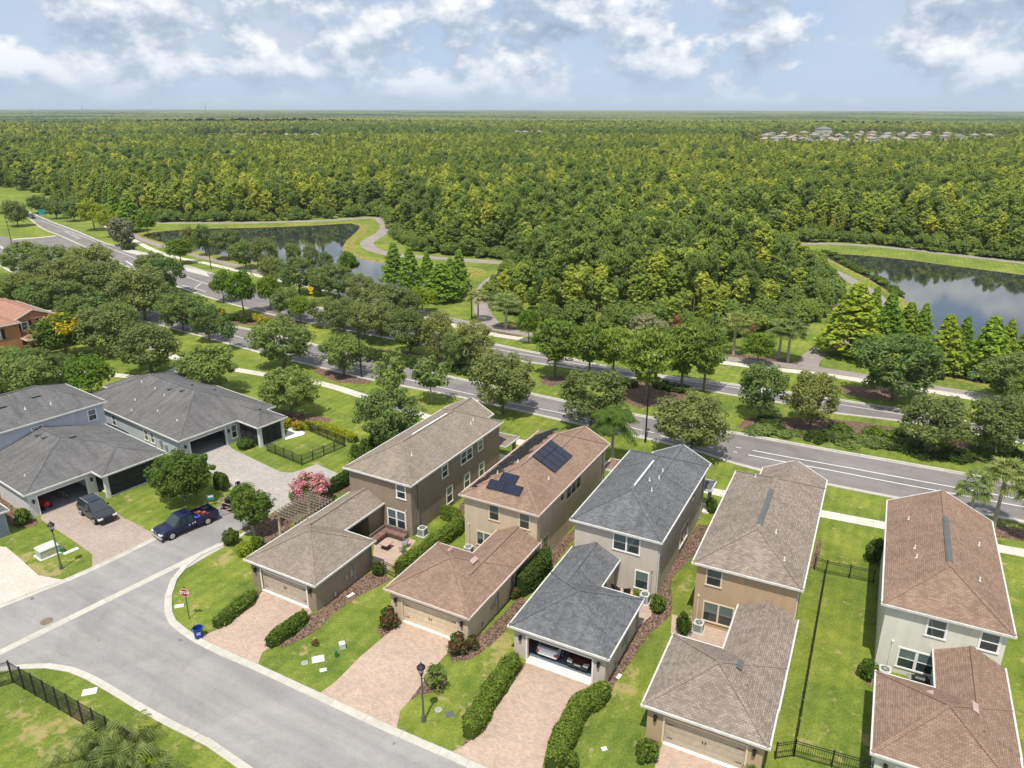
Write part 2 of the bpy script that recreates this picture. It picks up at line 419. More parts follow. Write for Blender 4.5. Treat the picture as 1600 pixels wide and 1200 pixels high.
# ------------------------------------------------------------------ ground, water, roads, paths
R_ = 22000
sheet('ground', [(-R_, -60), (R_, -60), (R_, R_), (-R_, R_)], 0, M['grass'])
pond_l = [(225, 366), (300, 358), (400, 356), (500, 352), (548, 349), (562, 353), (556, 363), (540, 378), (536, 392), (548, 400), (575, 407), (605, 412),
          (645, 420), (690, 424), (715, 430), (700, 440), (640, 452), (600, 456), (540, 445), (480, 430), (400, 410), (330, 396), (262, 381)]
pond_r = [(1290, 398), (1320, 397.5), (1400, 404), (1500, 417), (1600, 430), (1760, 452), (1900, 520), (1800, 610), (1600, 606), (1500, 592), (1452, 583), (1446, 560), (1440, 505),
          (1412, 467), (1390, 456), (1350, 432), (1302, 408)]
def pond(px_, nm, wb):
    L = smooth_line(gpx(px_), closed=True, step=4)
    c = sum(L, Vector((0, 0)))/len(L)
    out = ribbon('pond_bank', L, wb, wb*.5, [(0, .006), (.5, .03), (1, .006)], M['marsh'], closed=True)
    return sheet('pond_water', L, .022, M['water'])
pond(pond_l, 'a', 3.); pond(pond_r, 'b', 1.3)
# marsh hollow at the end of the left pond
sheet('marsh', smooth_line(gpx([(725, 418), (752, 420), (758, 426), (745, 433), (728, 436)]), True, 2), .012, M['marsh'])

# boulevard: two carriageways, traced edge by edge
def strip2(name, e1, e2, z, mat):
    a = smooth_line(extend(gpx(e1), 0, 40), step=4); b = smooth_line(extend(gpx(e2), 0, 40), step=4)
    sheet(name, a+b[::-1], z, mat); return a, b
far_e = [(46, 331), (80, 346), (120, 361), (160, 378), (190, 386.5), (262, 406), (330, 427), (380, 444), (450, 468), (560, 495), (640, 511), (710, 525), (770, 537), (832, 550), (900, 562), (955, 574), (1025, 586), (1150, 601), (1310, 624.5), (1392, 637), (1500, 657), (1620, 680)]
near_e = [(38, 334), (62, 355), (92, 368), (130, 385), (170, 403), (200, 418), (250, 438), (290, 453), (325, 465), (385, 482), (450, 498), (560, 520), (640, 536), (710, 548), (800, 563), (887, 575), (1025, 597), (1145, 618), (1220, 630), (1310, 647), (1404, 658), (1510, 676), (1620, 698)]
fa, fb = strip2('road', far_e, near_e, .016, M['road'])
n_far = [(0, 384), (50, 418), (100, 443), (180, 470), (232, 484), (292, 497), (362, 509), (420, 521), (487, 537), (569, 558), (650, 577), (725, 593), (835, 616), (872, 624), (978, 645), (1060, 660), (1172, 680), (1280, 700), (1400, 721), (1535, 745), (1620, 761)]
n_near = [(-60, 372), (0, 415), (60, 447), (150, 482), (215, 500), (270, 514), (350, 536), (400, 550), (480, 570), (575, 593), (640, 606), (722, 622), (800, 640), (862, 654), (980, 680), (1018, 688), (1096, 708), (1144, 724), (1200, 739), (1293, 758), (1405, 780), (1550, 807), (1620, 820)]
na, nb = strip2('road', n_far, n_near, .018, M['road'])
for i, (ln, z) in enumerate(((fa, .1), (fb, .1), (na, .1), (nb, .1))):
    ribbon('kerb', ln, .18, .18, [(0, 0), (0, z), (1, z), (1, 0)], M['curb'])
    s_ = -1 if i in (0, 2) else 1
    # gutter pan on the road side of each kerb
    ribbon('gutter_pan', ln, .55 if s_ > 0 else -.18, -.18 if s_ > 0 else .55, [(0, .024), (1, .024)], M['gutter_pan'])
# cross street at the far left junction
sheet('side_road', gpx([(-120, 352), (-40, 358), (0, 368), (20, 374), (60, 371), (86, 369), (110, 372), (165, 398), (150, 420), (110, 441), (60, 425), (0, 402), (-60, 380)]), .020, M['road'])
ribbon('crosswalk', gpx([(20, 374), (60, 371.5), (88, 368.5)]), .8, .8, [(0, .03), (1, .03)], M['walk'])
def mark(px_, wdt=.12, z=.034, step=4, ex=0):
    ribbon('lane_marking', smooth_line(extend(gpx(px_), 0, ex), step=step), wdt/2, wdt/2, [(0, z), (1, z)], M['paint'])
mark([(330, 514), (367, 525), (462, 550), (540, 571), (632, 592), (700, 608), (800, 630), (865, 643), (930, 658), (985, 668), (1005, 673)], .14)
for a in ([(1010, 674), (1022, 676.5)], [(1032, 681), (1043, 683.5)], [(1054, 686), (1066, 689)], [(1078, 691), (1090, 694)], [(1102, 697), (1114, 700)], [(1146, 706), (1152, 707.4)], [(1150, 699), (1158, 700.6)], [(1000, 680), (1008, 682)]):
    mark(a, .13)
mark([(1169, 711), (1220, 721), (1300, 735.5), (1400, 755), (1470, 768), (1560, 785), (1620, 796)], .16, ex=20)
mark([(1176, 704), (1240, 716), (1320, 730), (1400, 745), (1482, 760), (1560, 774), (1620, 785)], .16, ex=20)
mark([(560, 506), (640, 521), (710, 535), (770, 545), (887, 566), (955, 577), (1025, 588.5), (1150, 606), (1310, 632), (1392, 645), (1500, 664), (1620, 688)], .14, ex=20)
mark([(64, 345), (110, 362), (150, 378), (200, 399), (240, 414), (300, 436), (340, 449)], .16)
mark([(197, 408), (208, 415)], .3); mark([(285, 446), (306, 451), (322, 456)], .18); mark([(290, 453), (306, 449), (314, 443)], .18)
for k in range(9): mark([(100+k*2.6, 362.5+k*1.35), (106+k*2.6, 361.4+k*1.35)], .4)
# pads of a bus bay on the far side
sheet('bus_pad', gpx([(196, 388), (238, 397), (225, 401), (190, 392)]), .028, M['curb'])
sheet('bus_pad', gpx([(286, 416), (322, 425), (328, 433), (292, 424)]), .028, M['curb'])

# pavements and the asphalt trails round the ponds
def path(name, px_, wd, mat, z=.03, ex=(0, 0)):
    return ribbon(name, smooth_line(extend(gpx(px_), *ex), step=3), wd/2, wd/2, [(0, z), (1, z)], mat)
path('pavement', [(160, 352), (202, 372), (240, 391), (270, 401), (320, 411), (367, 422), (422, 435), (482, 447), (557, 466), (640, 489), (710, 509), (777, 524), (822, 531), (900, 540), (1000, 551), (1132, 567), (1210, 577), (1287, 585.5), (1380, 600), (1475, 615), (1537, 625), (1620, 639)], 1.9, M['walk'], ex=(0, 30))
path('trail', [(205, 366), (250, 384), (320, 403), (415, 427), (500, 445), (560, 460), (640, 482), (720, 503), (800, 518), (900, 533), (1000, 545), (1100, 556), (1200, 568), (1262, 575), (1350, 588), (1420, 600), (1500, 613), (1620, 632)], 2.6, M['trail'], .024, ex=(0, 30))
path('trail', [(240, 348.5), (320, 348.5), (400, 348), (500, 345), (560, 341.5), (588, 340.5), (598, 346), (603, 354), (597, 364), (580, 374), (573, 381), (583, 390), (610, 397), (650, 401), (700, 404.5), (785, 411)], 4.2, M['trail'], .026)
path('trail', [(800, 421), (782, 429), (766, 440), (754, 455), (752, 475), (756, 492), (770, 508)], 3.4, M['trail'], .027)
path('trail', [(1640, 418), (1600, 411.5), (1500, 399.5), (1400, 388), (1320, 382), (1262, 381), (1242, 385), (1248, 397), (1275, 413), (1310, 428), (1345, 447), (1375, 470), (1380, 500), (1340, 530), (1300, 538), (1278, 550), (1264, 566), (1262, 578)], 3.2, M['trail'], .028, ex=(30, 0))
path('pavement', [(228, 540), (257, 551), (290, 566), (330, 573), (370, 578), (425, 587.5), (500, 599), (560, 617), (640, 643), (740, 672), (850, 701), (960, 730), (1040, 750), (1107, 766.5), (1200, 786), (1285, 803), (1385, 822), (1470, 841), (1560, 857), (1620, 868)], 1.6, M['walk'], .03, ex=(40, 20))
path('pavement', [(292, 568), (262, 583), (210, 589), (150, 583), (106, 582), (70, 591), (20, 601), (-40, 612)], 1.6, M['walk'], .034)

# the side streets in front
alley_n = [(264, 958), (270, 972), (287, 986), (307, 999.5), (350, 1021), (400, 1042.5), (495, 1086.5), (600, 1135.5), (700, 1179), (760, 1206)]
arc = [(350, 850), (312, 867), (290, 884), (272, 906), (264, 930)]
alley_s = [(-60, 1062), (0, 1046), (40, 1042), (75, 1041), (112, 1047), (140, 1059), (175, 1079), (225, 1109), (275, 1136), (325, 1161), (375, 1195)]
north = extend(gpx(arc+alley_n), 0, 35); south = extend(gpx(alley_s), 0, 35)
northS = smooth_line(north, step=1.2); southS = smooth_line(south, step=1.2)
gut = extend(gpx([(0, 1019.5), (345, 850.5)]), 25, 0)
street_n = extend(gpx([(0, 948), (135, 893.5), (243, 841.5), (350, 788)]), 25, 0)
sheet('street', [gut[0]]+[gut[-1]]+northS+southS[::-1]+[gut[0]+Vector((0, -3))], .012, M['asphalt'])
far_end = gpx([(400, 815), (395, 790), (372, 780)])
sheet('street', street_n+[Vector(p[:2]) for p in far_end[::-1]]+[Vector(G(380, 825)[:2]), gut[-1], gut[0]], .014, M['asphalt'])
cp = [(0, 0), (0, .075), (.28, .08), (.34, .03), (.36, .022), (.38, .03), (1, .026), (1, 0)]
ribbon('kerb', northS, .27, .31, cp, M['curb'])
ribbon('kerb', southS, .31, .27, [(1-t, z) for t, z in cp[::-1]], M['curb'])
ribbon('kerb', smooth_line(street_n[:3]+[Vector(G(262, 832)[:2])], step=1.5), .28, .28, cp, M['curb'])
ribbon('kerb', smooth_line(gpx([(350, 850), (372, 839), (392, 829)]), step=1), .25, .2, [(0, 0), (0, .03), (1, .03), (1, 0)], M['curb'])
ribbon('gutter_pan', smooth_line(gut, step=2), .36, .36, [(0, .018), (.46, .026), (.5, .02), (.54, .026), (1, .018)], M['curb'])
ribbon('kerb_ramp', smooth_line(gpx([(348, 853), (312, 873), (285, 889)]), step=1), .3, .55, [(0, .025), (1, .025)], M['gutter_pan'])

# drives, patios, mulch
D = lambda nm, pl, mat, z=.022: sheet(nm, gpx(pl), z, mat)
D('driveway', [(410, 924), (398, 940), (345, 982), (320, 992), (311, 1001), (402, 1044), (403, 1038), (410, 1020), (425, 1010), (452, 987), (487, 957), (484, 950)], M['pink'])
D('driveway', [(625, 966), (630, 973), (600, 995), (562, 1027), (525, 1065), (495, 1086.5), (619, 1144), (625, 1112), (640, 1095), (662, 1065), (672, 1050), (700, 1020), (716, 1004), (716, 998)], M['pink'])
D('driveway', [(824, 1028), (820, 1042), (775, 1105), (745, 1150), (725, 1165), (700, 1179), (800, 1224), (845, 1240), (847, 1200), (857, 1160), (875, 1132), (900, 1087), (930, 1066), (925, 1058)], M['pink'])
D('driveway', [(1036, 1160), (1032, 1170), (1020, 1208), (1010, 1240), (1150, 1275), (1172, 1206), (1174, 1198)], M['pink'])
D('driveway', [(64, 806), (64, 812), (110, 842), (144, 866), (144, 884), (146, 888), (243, 842), (242, 831), (230, 829), (208, 816), (190, 808), (165, 790), (124, 782)], M['tanp'])
D('driveway', [(-60, 856), (0, 854), (10, 855), (30, 872), (60, 899), (97, 906), (98, 909), (0, 948), (-60, 972)], M['palep'])
D('driveway', [(292, 713), (355, 694), (364, 702), (437, 737), (455, 739), (475, 733), (495, 725), (545, 748), (500, 782), (462, 800), (430, 800), (400, 815), (395, 790), (372, 780), (360, 765), (340, 745), (300, 720)], M['greyp'])
D('patio', [(585, 842), (632, 838), (650, 845), (632, 868), (598, 900), (582, 880)], M['pink'])
D('patio', [(1050, 960), (1140, 985), (1128, 1012), (1048, 990)], M['pink'])
D('patio', [(988, 930), (1020, 938), (1018, 962), (990, 985)], M['pink'])
D('patio', [(880, 880), (985, 900), (1000, 935), (940, 930)], M['pink'], .021)
D('patio', [(446, 682), (452, 666), (477, 676), (474, 680), (446, 688)], M['slab'], .05)
mb_ = lambda pl, z=.015, cl=True: sheet('mulch', smooth_line(gpx(pl), True, .8) if cl else gpx(pl), z, M['mulch'])
mb_([(497, 957), (520, 938), (560, 905), (590, 893), (612, 905), (600, 912), (560, 932), (520, 960), (495, 985), (470, 1000), (440, 1012), (425, 1010), (420, 1005), (450, 985), (478, 962)])
mb_([(345, 985), (335, 975), (360, 955), (395, 925), (405, 920), (412, 928), (398, 942)])
mb_([(352, 850), (356, 835), (375, 828), (395, 835), (420, 860), (440, 845), (470, 800), (520, 775), (560, 760), (530, 740), (520, 770), (450, 795), (400, 815), (385, 822), (345, 845)])
mb_([(735, 1000), (760, 985), (800, 945), (815, 930), (822, 940), (790, 985), (762, 1012), (735, 1030), (705, 1035), (702, 1020), (715, 1003)])
mb_([(640, 1096), (655, 1085), (690, 1080), (700, 1065), (690, 1052), (675, 1050), (664, 1064), (652, 1078)])
mb_([(590, 980), (600, 1000), (618, 990), (628, 970), (620, 955)])
mb_([(795, 1095), (775, 1110), (735, 1165), (722, 1166), (765, 1100), (800, 1050), (818, 1035), (822, 1040)])
mb_([(945, 1062), (962, 1040), (1010, 960), (1060, 868), (1092, 819), (1105, 822), (1100, 835), (1088, 862), (1050, 905), (1050, 930), (1048, 960), (1022, 985), (1008, 1000), (985, 1035), (960, 1070), (952, 1092), (932, 1110), (905, 1135), (890, 1170), (880, 1200), (860, 1200), (905, 1110)])
mb_([(1018, 1190), (1012, 1160), (1018, 1150), (1036, 1168), (1030, 1195)])
mb_([(1275, 855), (1282, 838), (1284, 850), (1275, 885), (1266, 890)])
mb_([(1355, 1070), (1368, 1075), (1362, 1045), (1352, 1040)])
mb_([(843, 868), (880, 842), (905, 820), (907, 830), (890, 850), (860, 890), (842, 900)])
mb_([(715, 795), (735, 775), (745, 780), (722, 806)])
mb_([(0, 765), (30, 805), (62, 814), (55, 822), (30, 825), (-20, 800)], .013)
# median and verge beds
md = lambda pl, z=.014: sheet('mulch', smooth_line(gpx(pl), True, 3), z, M['mulch'])
md([(1165, 655), (1220, 652), (1300, 655), (1400, 668), (1500, 690), (1600, 715), (1640, 730), (1640, 745), (1500, 715), (1400, 700), (1300, 690), (1200, 678), (1150, 668)])
md([(970, 595), (1060, 600), (1080, 612), (1060, 632), (1000, 638), (960, 620)]); md([(845, 588), (880, 588), (885, 598), (862, 604), (845, 598)])
md([(560, 545), (640, 550), (760, 575), (790, 582), (760, 588), (640, 566), (540, 548)])
md([(290, 488), (420, 492), (480, 505), (420, 510), (330, 502)])
md([(760, 505), (800, 508), (825, 522), (800, 527), (765, 515)]); md([(1120, 552), (1180, 556), (1250, 566), (1245, 575), (1180, 567), (1120, 560)])
md([(1310, 603), (1400, 608), (1420, 622), (1360, 624), (1320, 614)]); md([(1365, 592), (1440, 600), (1430, 606), (1370, 600)])
md([(485, 568), (520, 572), (590, 590), (575, 600), (530, 598), (490, 580)]); md([(180, 382), (212, 382), (210, 387), (184, 388)])
md([(370, 655), (420, 640), (520, 655), (500, 670), (420, 662)]); md([(1555, 820), (1620, 830), (1620, 850), (1555, 838)])
md([(1290, 480), (1300, 455), (1318, 465), (1300, 492)])
# ------------------------------------------------------------------ houses
WALL_MAP = {'front': lambda a, d, z, c: (a, c-d, z), 'right': lambda a, d, z, c: (c+d, a, z), 'left': lambda a, d, z, c: (c-d, a, z), 'back': lambda a, d, z, c: (a, c+d, z)}
class WB(MB):
    """boxes in wall coordinates a (along), d (outward), z"""
    def __init__(s, plane, c): super().__init__(); s.pl = plane; s.c = c
    def wbox(s, a0, a1, d0, d1, z0, z1, m=0):
        p = WALL_MAP[s.pl](a0, d0, z0, s.c); q = WALL_MAP[s.pl](a1, d1, z1, s.c)
        return s.box(min(p[0], q[0]), max(p[0], q[0]), min(p[1], q[1]), max(p[1], q[1]), z0, z1, m)
def window(h, plane, c, a0, a1, z0, z1, n=1, trim='white', frame=None, glass='glass', tw=.11, label=None):
    f = WB(plane, c)
    f.wbox(a0, a1, 0, .05, z1-tw, z1); f.wbox(a0-.03, a1+.03, 0, .08, z0, z0+tw)
    f.wbox(a0, a0+tw, 0, .05, z0+tw, z1-tw); f.wbox(a1-tw, a1, 0, .05, z0+tw, z1-tw)
    wd_ = (a1-a0-2*tw-(n-1)*tw*1.2)/n
    fo = None; pb = WB(plane, c); zb, zt = z0+tw, z1-tw; zm = (zb+zt)/2
    for i in range(n):
        s0 = a0+tw+i*(wd_+tw*1.2); s1 = s0+wd_
        if i: f.wbox(s0-tw*1.2, s0, 0, .05, zb, zt)
        f.wbox(s0, s1, 0, .035, zm-.035, zm+.035, 1)
        f.wbox(s0, s0+.035, 0, .03, zb, zt, 1); f.wbox(s1-.035, s1, 0, .03, zb, zt, 1)
        pb.wbox(s0+.035, s1-.035, 0, .012, zm+.035, zt, 0); pb.wbox(s0+.035, s1-.035, 0, .008, zb, zm-.035, 1)
    fo = f.build('window', [M[trim], M[frame or trim]], h, label)
    pb.build('pane', [M[glass], M['glass_dark']], fo); return fo

def roof_block(top, trim, x0, x1, y0, y1, ze, pitch, ends=('hip', 'hip'), drop=0., soffit=True, gut=True, gable=None, axis='y'):
    """ridge along y (or x when axis is 'x'); top = roof MB, trim = fascia MB"""
    def P(x, y, z): return (x, y, z) if axis == 'y' else (y, x, z)
    if axis == 'x': x0, x1, y0, y1 = y0, y1, x0, x1
    hw = (x1-x0)/2; xm = (x0+x1)/2; z = ze+.05-drop; zr = z+hw*pitch
    ym = (y0+y1)/2
    ya = min(y0+hw, ym) if ends[0] == 'hip' else y0
    yb = max(y1-hw, ym) if ends[1] == 'hip' else y1
    fl = (lambda l: l) if axis == 'y' else (lambda l: l[::-1])
    a, b, c, d = P(x0, y0, z), P(x1, y0, z), P(x1, y1, z), P(x0, y1, z); ra, rb = P(xm, ya, zr), P(xm, yb, zr)
    if yb-ya < .02:
        ra = rb = P(xm, ym, zr); top.poly(fl([b, c, ra])); top.poly(fl([d, a, ra]))
    else:
        top.poly(fl([b, c, rb, ra])); top.poly(fl([d, a, ra, rb])); top.bar(ra, rb, .3, .05)
    if ends[0] == 'hip':
        top.poly(fl([a, b, ra])); top.bar(a, ra, .26, .05); top.bar(b, ra, .26, .05)
    if ends[1] == 'hip':
        top.poly(fl([c, d, rb])); top.bar(c, rb, .26, .05); top.bar(d, rb, .26, .05)
    h = .17; t = .11; zt = z-.005; zb_ = z-h
    ex = .11
    def B(xa, xb, ya_, yb_, za, zb2):
        (trim.box(xa, xb, ya_, yb_, za, zb2) if axis == 'y' else trim.box(ya_, yb_, xa, xb, za, zb2))
    B(x0-ex, x0, y0-ex, y1+ex, zb_, zt); B(x1, x1+ex, y0-ex, y1+ex, zb_, zt)
    if ends[0] == 'hip': B(x0, x1, y0-ex, y0, zb_, zt)
    elif ends[0] == 'gable':
        trim.bar(P(x0, y0-.06, z-.08), P(xm, y0-.06, zr-.08), .12, .18); trim.bar(P(x1, y0-.06, z-.08), P(xm, y0-.06, zr-.08), .12, .18)
    if ends[1] == 'hip': B(x0, x1, y1, y1+ex, zb_, zt)
    elif ends[1] == 'gable':
        trim.bar(P(x0, y1+.06, z-.08), P(xm, y1+.06, zr-.08), .12, .18); trim.bar(P(x1, y1+.06, z-.08), P(xm, y1+.06, zr-.08), .12, .18)
    if soffit:
        s = [P(x0, y0, zb_+.02), P(x1, y0, zb_+.02), P(x1, y1, zb_+.02), P(x0, y1, zb_+.02)]
        trim.poly(s[::-1] if axis == 'y' else s)
    if gable is not None:
        for e, yy, sg in ((ends[0], y0, 1), (ends[1], y1, -1)):
            if e == 'gable':
                y_a = yy+sg*.3; zz = ze-.12
                pts = [P(x0+.3, y_a, zz), P(x1-.3, y_a, zz), P(x1-.3, y_a, z+.1), P(xm, y_a, zr-.06), P(x0+.3, y_a, z+.1)]
                gable.poly(pts if (sg > 0) == (axis == 'y') else pts[::-1])
    return zr

def downspout(h, x, y, z1, mat, z0=.15, d=(0, 0)):
    mb = MB(); mb.box(x-.05, x+.05, y-.04, y+.04, z0, z1); mb.box(x-.05, x+.05, y-.30, y+.04, z0-.08, z0)
    mb.build('downspout', mat, h)
def sconce(h, plane, c, a, z):
    f = WB(plane, c); f.wbox(a-.06, a+.06, 0, .05, z-.1, z+.12); f.wbox(a-.03, a+.03, .05, .12, z+.05, z+.09)
    f.wbox(a-.09, a+.09, .06, .24, z-.22, z+.06); f.wbox(a-.12, a+.12, .03, .27, z+.06, z+.10); f.wbox(a-.05, a+.05, .1, .2, z+.10, z+.17); f.wbox(a-.03, a+.03, .12, .18, z-.30, z-.22)
    f.build('wall_lamp', M['black'], h)
def ac_unit(loc, rz, label, s=.85, hgt=.85):
    t = empty('air_conditioner', loc, rz, label, 'air conditioner', 'air conditioners beside the houses')
    b = MB(); b.prism([(x*s/2*k1, y*s/2*k2) for x, y, k1, k2 in ((-1, -1, 1, .75), (-1, -1, .75, 1), (1, -1, .75, 1), (1, -1, 1, .75), (1, 1, 1, .75), (1, 1, .75, 1), (-1, 1, .75, 1), (-1, 1, 1, .75))], .06, hgt)
    b.box(-s*.6, s*.6, -s*.6, s*.6, 0, .055); b.build('casing', M['ac'], t)
    g = MB(); n = 24; g.prism([(s*.38*math.cos(i*2*math.pi/n), s*.38*math.sin(i*2*math.pi/n)) for i in range(n)], hgt, hgt+.012, bottom=False)
    for i in range(4):
        for sx, sy in ((1, 0), (-1, 0), (0, 1), (0, -1)):
            z = .2+i*.15
            if sx: g.box(sx*s/2-.005, sx*s/2+.006, -s*.34, s*.34, z, z+.09)
            else: g.box(-s*.34, s*.34, sy*s/2-.005, sy*s/2+.006, z, z+.09)
    g.build('grille', M['ac_dark'], t)
    f = MB(); f.tube([(0, 0, hgt+.012), (0, 0, hgt+.05)], [.14, .12], 12)
    for i in range(6):
        a = i*math.pi/3; f.bar((0, 0, hgt+.02), (s*.38*math.cos(a), s*.38*math.sin(a), hgt+.02), .03, .02)
    f.build('fan_guard', M['silver'], t)
    return t
def vent_pipe(h, x, y, z, t=.28, r=.055):
    MB().tube([(x, y, z-.15), (x, y, z+t)], [r, r], 8).tube([(x, y, z-.1), (x, y, z+.06)], [r*2.2, r*1.3], 8).build('vent_pipe', M['pvc'], h)

ROOFS = {'taupe': shingle('taupe_shingles', (.31, .26, .21), (.225, .188, .15), .84), 'brown': shingle('brown_shingles', (.325, .222, .165), (.24, .16, .12), .82),
         'char': shingle('charcoal_shingles', (.11, .115, .122), (.175, .18, .19), .68), 'beige': shingle('beige_shingles', (.325, .27, .222), (.215, .175, .147), .80),
         'rbrown': shingle('red_brown_shingles', (.31, .212, .158), (.225, .15, .11), .84), 'grey': shingle('grey_shingles', (.135, .132, .133), (.175, .172, .172), .66)}
WALLS = {'taupe': stucco('taupe_stucco', (.285, .225, .17)), 'cream': stucco('cream_stucco', (.56, .46, .33)), 'greige': stucco('greige_stucco', (.53, .47, .41)),
         'gold': stucco('gold_stucco', (.44, .325, .205)), 'palegreen': stucco('pale_sage_stucco', (.66, .65, .57)), 'blue': stucco('blue_grey_stucco', (.47, .50, .545)),
         'sage': stucco('sage_stucco', (.36, .41, .39)), 'orange': stucco('orange_brick_stucco', (.42, .20, .10)), 'white': stucco('white_stucco', (.66, .65, .64)), 'blue2': stucco('slate_blue_stucco', (.24, .29, .36)), 'pink': stucco('rosy_stucco', (.40, .25, .19))}

def row_house(k, yaw, org, u0, u1, u2, far, conn, roof, wall, fascia, door, trim, wins, label, opened=False, u1r=None, sill=None, wf=None, gfx=(1.36, 6.72)):
    h = empty('house', (org[0], org[1], 0), -rad(yaw), label, 'house', 'houses in the row along the alley')
    ZG, ZM, W1 = 2.8, 5.7, 7.95
    RM, WM = ROOFS[roof], WALLS[wall]
    # garage walls with a real opening
    g = MB(); t = .22; x0, x1, y0, y1 = .3, 7.6, .3, 7.35; gx0, gx1, gz = gfx[0]+.12, gfx[1]-.12, 2.1
    g.box(x0, gx0, y0, y0+t, 0, ZG-.1); g.box(gx1, x1, y0, y0+t, 0, ZG-.1); g.box(gx0, gx1, y0, y0+t, gz, ZG-.1)
    g.box(x0, x0+t, y0+t, y1-t, 0, ZG-.1); g.box(x1-t, x1, y0+t, y1-t, 0, ZG-.1); g.box(x0, x1, y1-t, y1, 0, ZG-.1)
    cx0, cx1 = (0., 4.35) if conn == 'L' else (3.6, W1)
    wx0, wx1 = cx0+.3, cx1-.35
    # breezeway: outer wall, short return next to the main block, posts
    yb = u0+.3
    if conn == 'L': g.box(wx0, wx0+.2, y1, yb, 0, ZG-.1); g.box(wx0+.2, wx1, yb-2.0, yb, 0, ZG-.1)
    else: g.box(wx0, wx0+.2, yb-1.6, yb, 0, ZG-.1); g.box(wx0+.2, wx1-.1, yb-1.4, yb, 0, ZG-.1)
    gw = g.build('garage_wall', WM, h)
    p = MB(); px_ = wx1-.25 if conn == 'L' else wx1-.25
    p.box(px_, px_+.25, y1+.6, y1+.85, 0, ZG-.1); p.build('porch_post', WM, h)
    # main block
    m = MB(); m.box(.15, W1-.3, u0+.3, u1-.3, 0, ZM-.12)
    fx0, fx1 = (0.15, 5.5) if far == 'L' else (2.4, W1-.3)
    if far: m.box(fx0, fx1, u1-.3, u2-.3, 0, ZM-.12)
    gb = MB()
    top = MB(); trm = MB()
    ends = ('hip', 'hip') if far else ('hip', 'gable')
    roof_block(top, trm, -.15, W1, u0, u1, ZM, .5, ends, gable=m)
    if far:
        fa_, fb_ = (-.15, 5.8) if far == 'L' else (2.1, W1)
        roof_block(top, trm, fa_, fb_, u1-7.5, u2, ZM, .5, ('open', 'gable'), drop=.010, soffit=False, gable=m)
    mw = m.build('wall', WM, h)
    top.build('roof', RM, h); trm.build('gutter', fascia, h)
    t2 = MB(); r2 = MB()
    roof_block(t2, r2, 0, 7.9, 0, 7.7, ZG, .5)
    roof_block(t2, r2, cx0, cx1-.001 if conn == 'R' else cx1, 3.5, u0+.29, ZG, .5, ('open', 'open'), drop=.010, soffit=False)
    t2.build('garage_roof', RM, h); r2.build('garage_gutter', fascia, h)
    # garage door and its frame
    f = WB('front', .3)
    f.wbox(gfx[0], gfx[0]+.12, 0, .05, 0, 2.22); f.wbox(gfx[1]-.12, gfx[1], 0, .05, 0, 2.22); f.wbox(gfx[0]+.12, gfx[1]-.12, 0, .05, 2.1, 2.22)
    f.build('garage_door_frame', M[trim], h)
    if not opened:
        d = MB(); n = 4
        for i in range(n):
            z0 = .03+i*2.07/n; d.box(gx0, gx1, .42, .46, z0, z0+2.07/n-.02)
            for j in range(8):
                a = gx0+.1+j*(gx1-gx0-.1)/8; d.box(a, a+(gx1-gx0-.1)/8-.12, .408, .42, z0+.09, z0+2.07/n-.11)
        dd = d.build('garage_door', door, h)
        MB().many('hinge', M['black'], dd, [(a, a+.4, .395, .407, zz, zz+.05) for a in (gx0+.15, gx1-.55) for zz in (.45, 1.55)])
        MB().many('handle', M['black'], dd, [((gx0+gx1)/2+q, (gx0+gx1)/2+q+.06, .385, .407, .95, 1.15) for q in (-.12, .06)])
        MB().box(gx0, gx1, .16, .42, .02, .06).build('threshold', M['slab'], h)
    else:
        fl = MB(); fl.box(x0+t, x1-t, .75, y1-t, .01, .05); fl.build('garage_floor', M['garage_floor'], h)
        MB().box(gx0, gx1, -.05, .75, .005, .052).build('threshold', M['slab'], h)
        MB().box(x0+t, x1-t, y0+t, y1-t, ZG-.35, ZG-.3).build('garage_ceiling', M['interior'], h)
        # the door leaf is rolled up under the ceiling
        MB().box(gx0, gx1, .8, 3.2, 2.25, 2.30).build('garage_door', door, h)
    sconce(h, 'front', .3, .86, 1.95); sconce(h, 'front', .3, 7.1, 1.95)
    for (pl, a0, a1, z0, z1, n) in wins:
        c = u0+.3 if pl == 'front' else (W1-.3 if pl == 'right' else .15)
        window(h, pl, c, a0, a1, z0, z1, n, trim, wf)
    # shallow stucco joint between storeys, service boxes on the garage side
    b = MB(); b.box(.146, W1-.296, u0+.296, u1-.296, 2.93, 2.96); b.build('stucco_joint', plain('joint_%s' % k, tuple(.5*x for x in (.4, .34, .27)), .9), h) if k == 'x' else None
    mm_ = M['grey_metal'] if wall != 'gold' else M['grey_trim']
    MB().many('meter_box', mm_, h, [(7.6, 7.72, 4.4, 4.75, .9, 1.6), (7.6, 7.74, 3.8, 4.1, 1.0, 1.35), (7.6, 7.8, 2.3, 2.45, .3, .75)])
    MB().many('conduit', mm_, h, [(7.6, 7.68, 5.0, 5.15, .2, 1.9), (7.6, 7.66, 4.85, 4.91, 0, 2.3)])
    return h

def local(h, x, y, z=0):
    a = h.rotation_euler.z; return Vector((h.location.x+x*math.cos(a)-y*math.sin(a), h.location.y+x*math.sin(a)+y*math.cos(a), z))

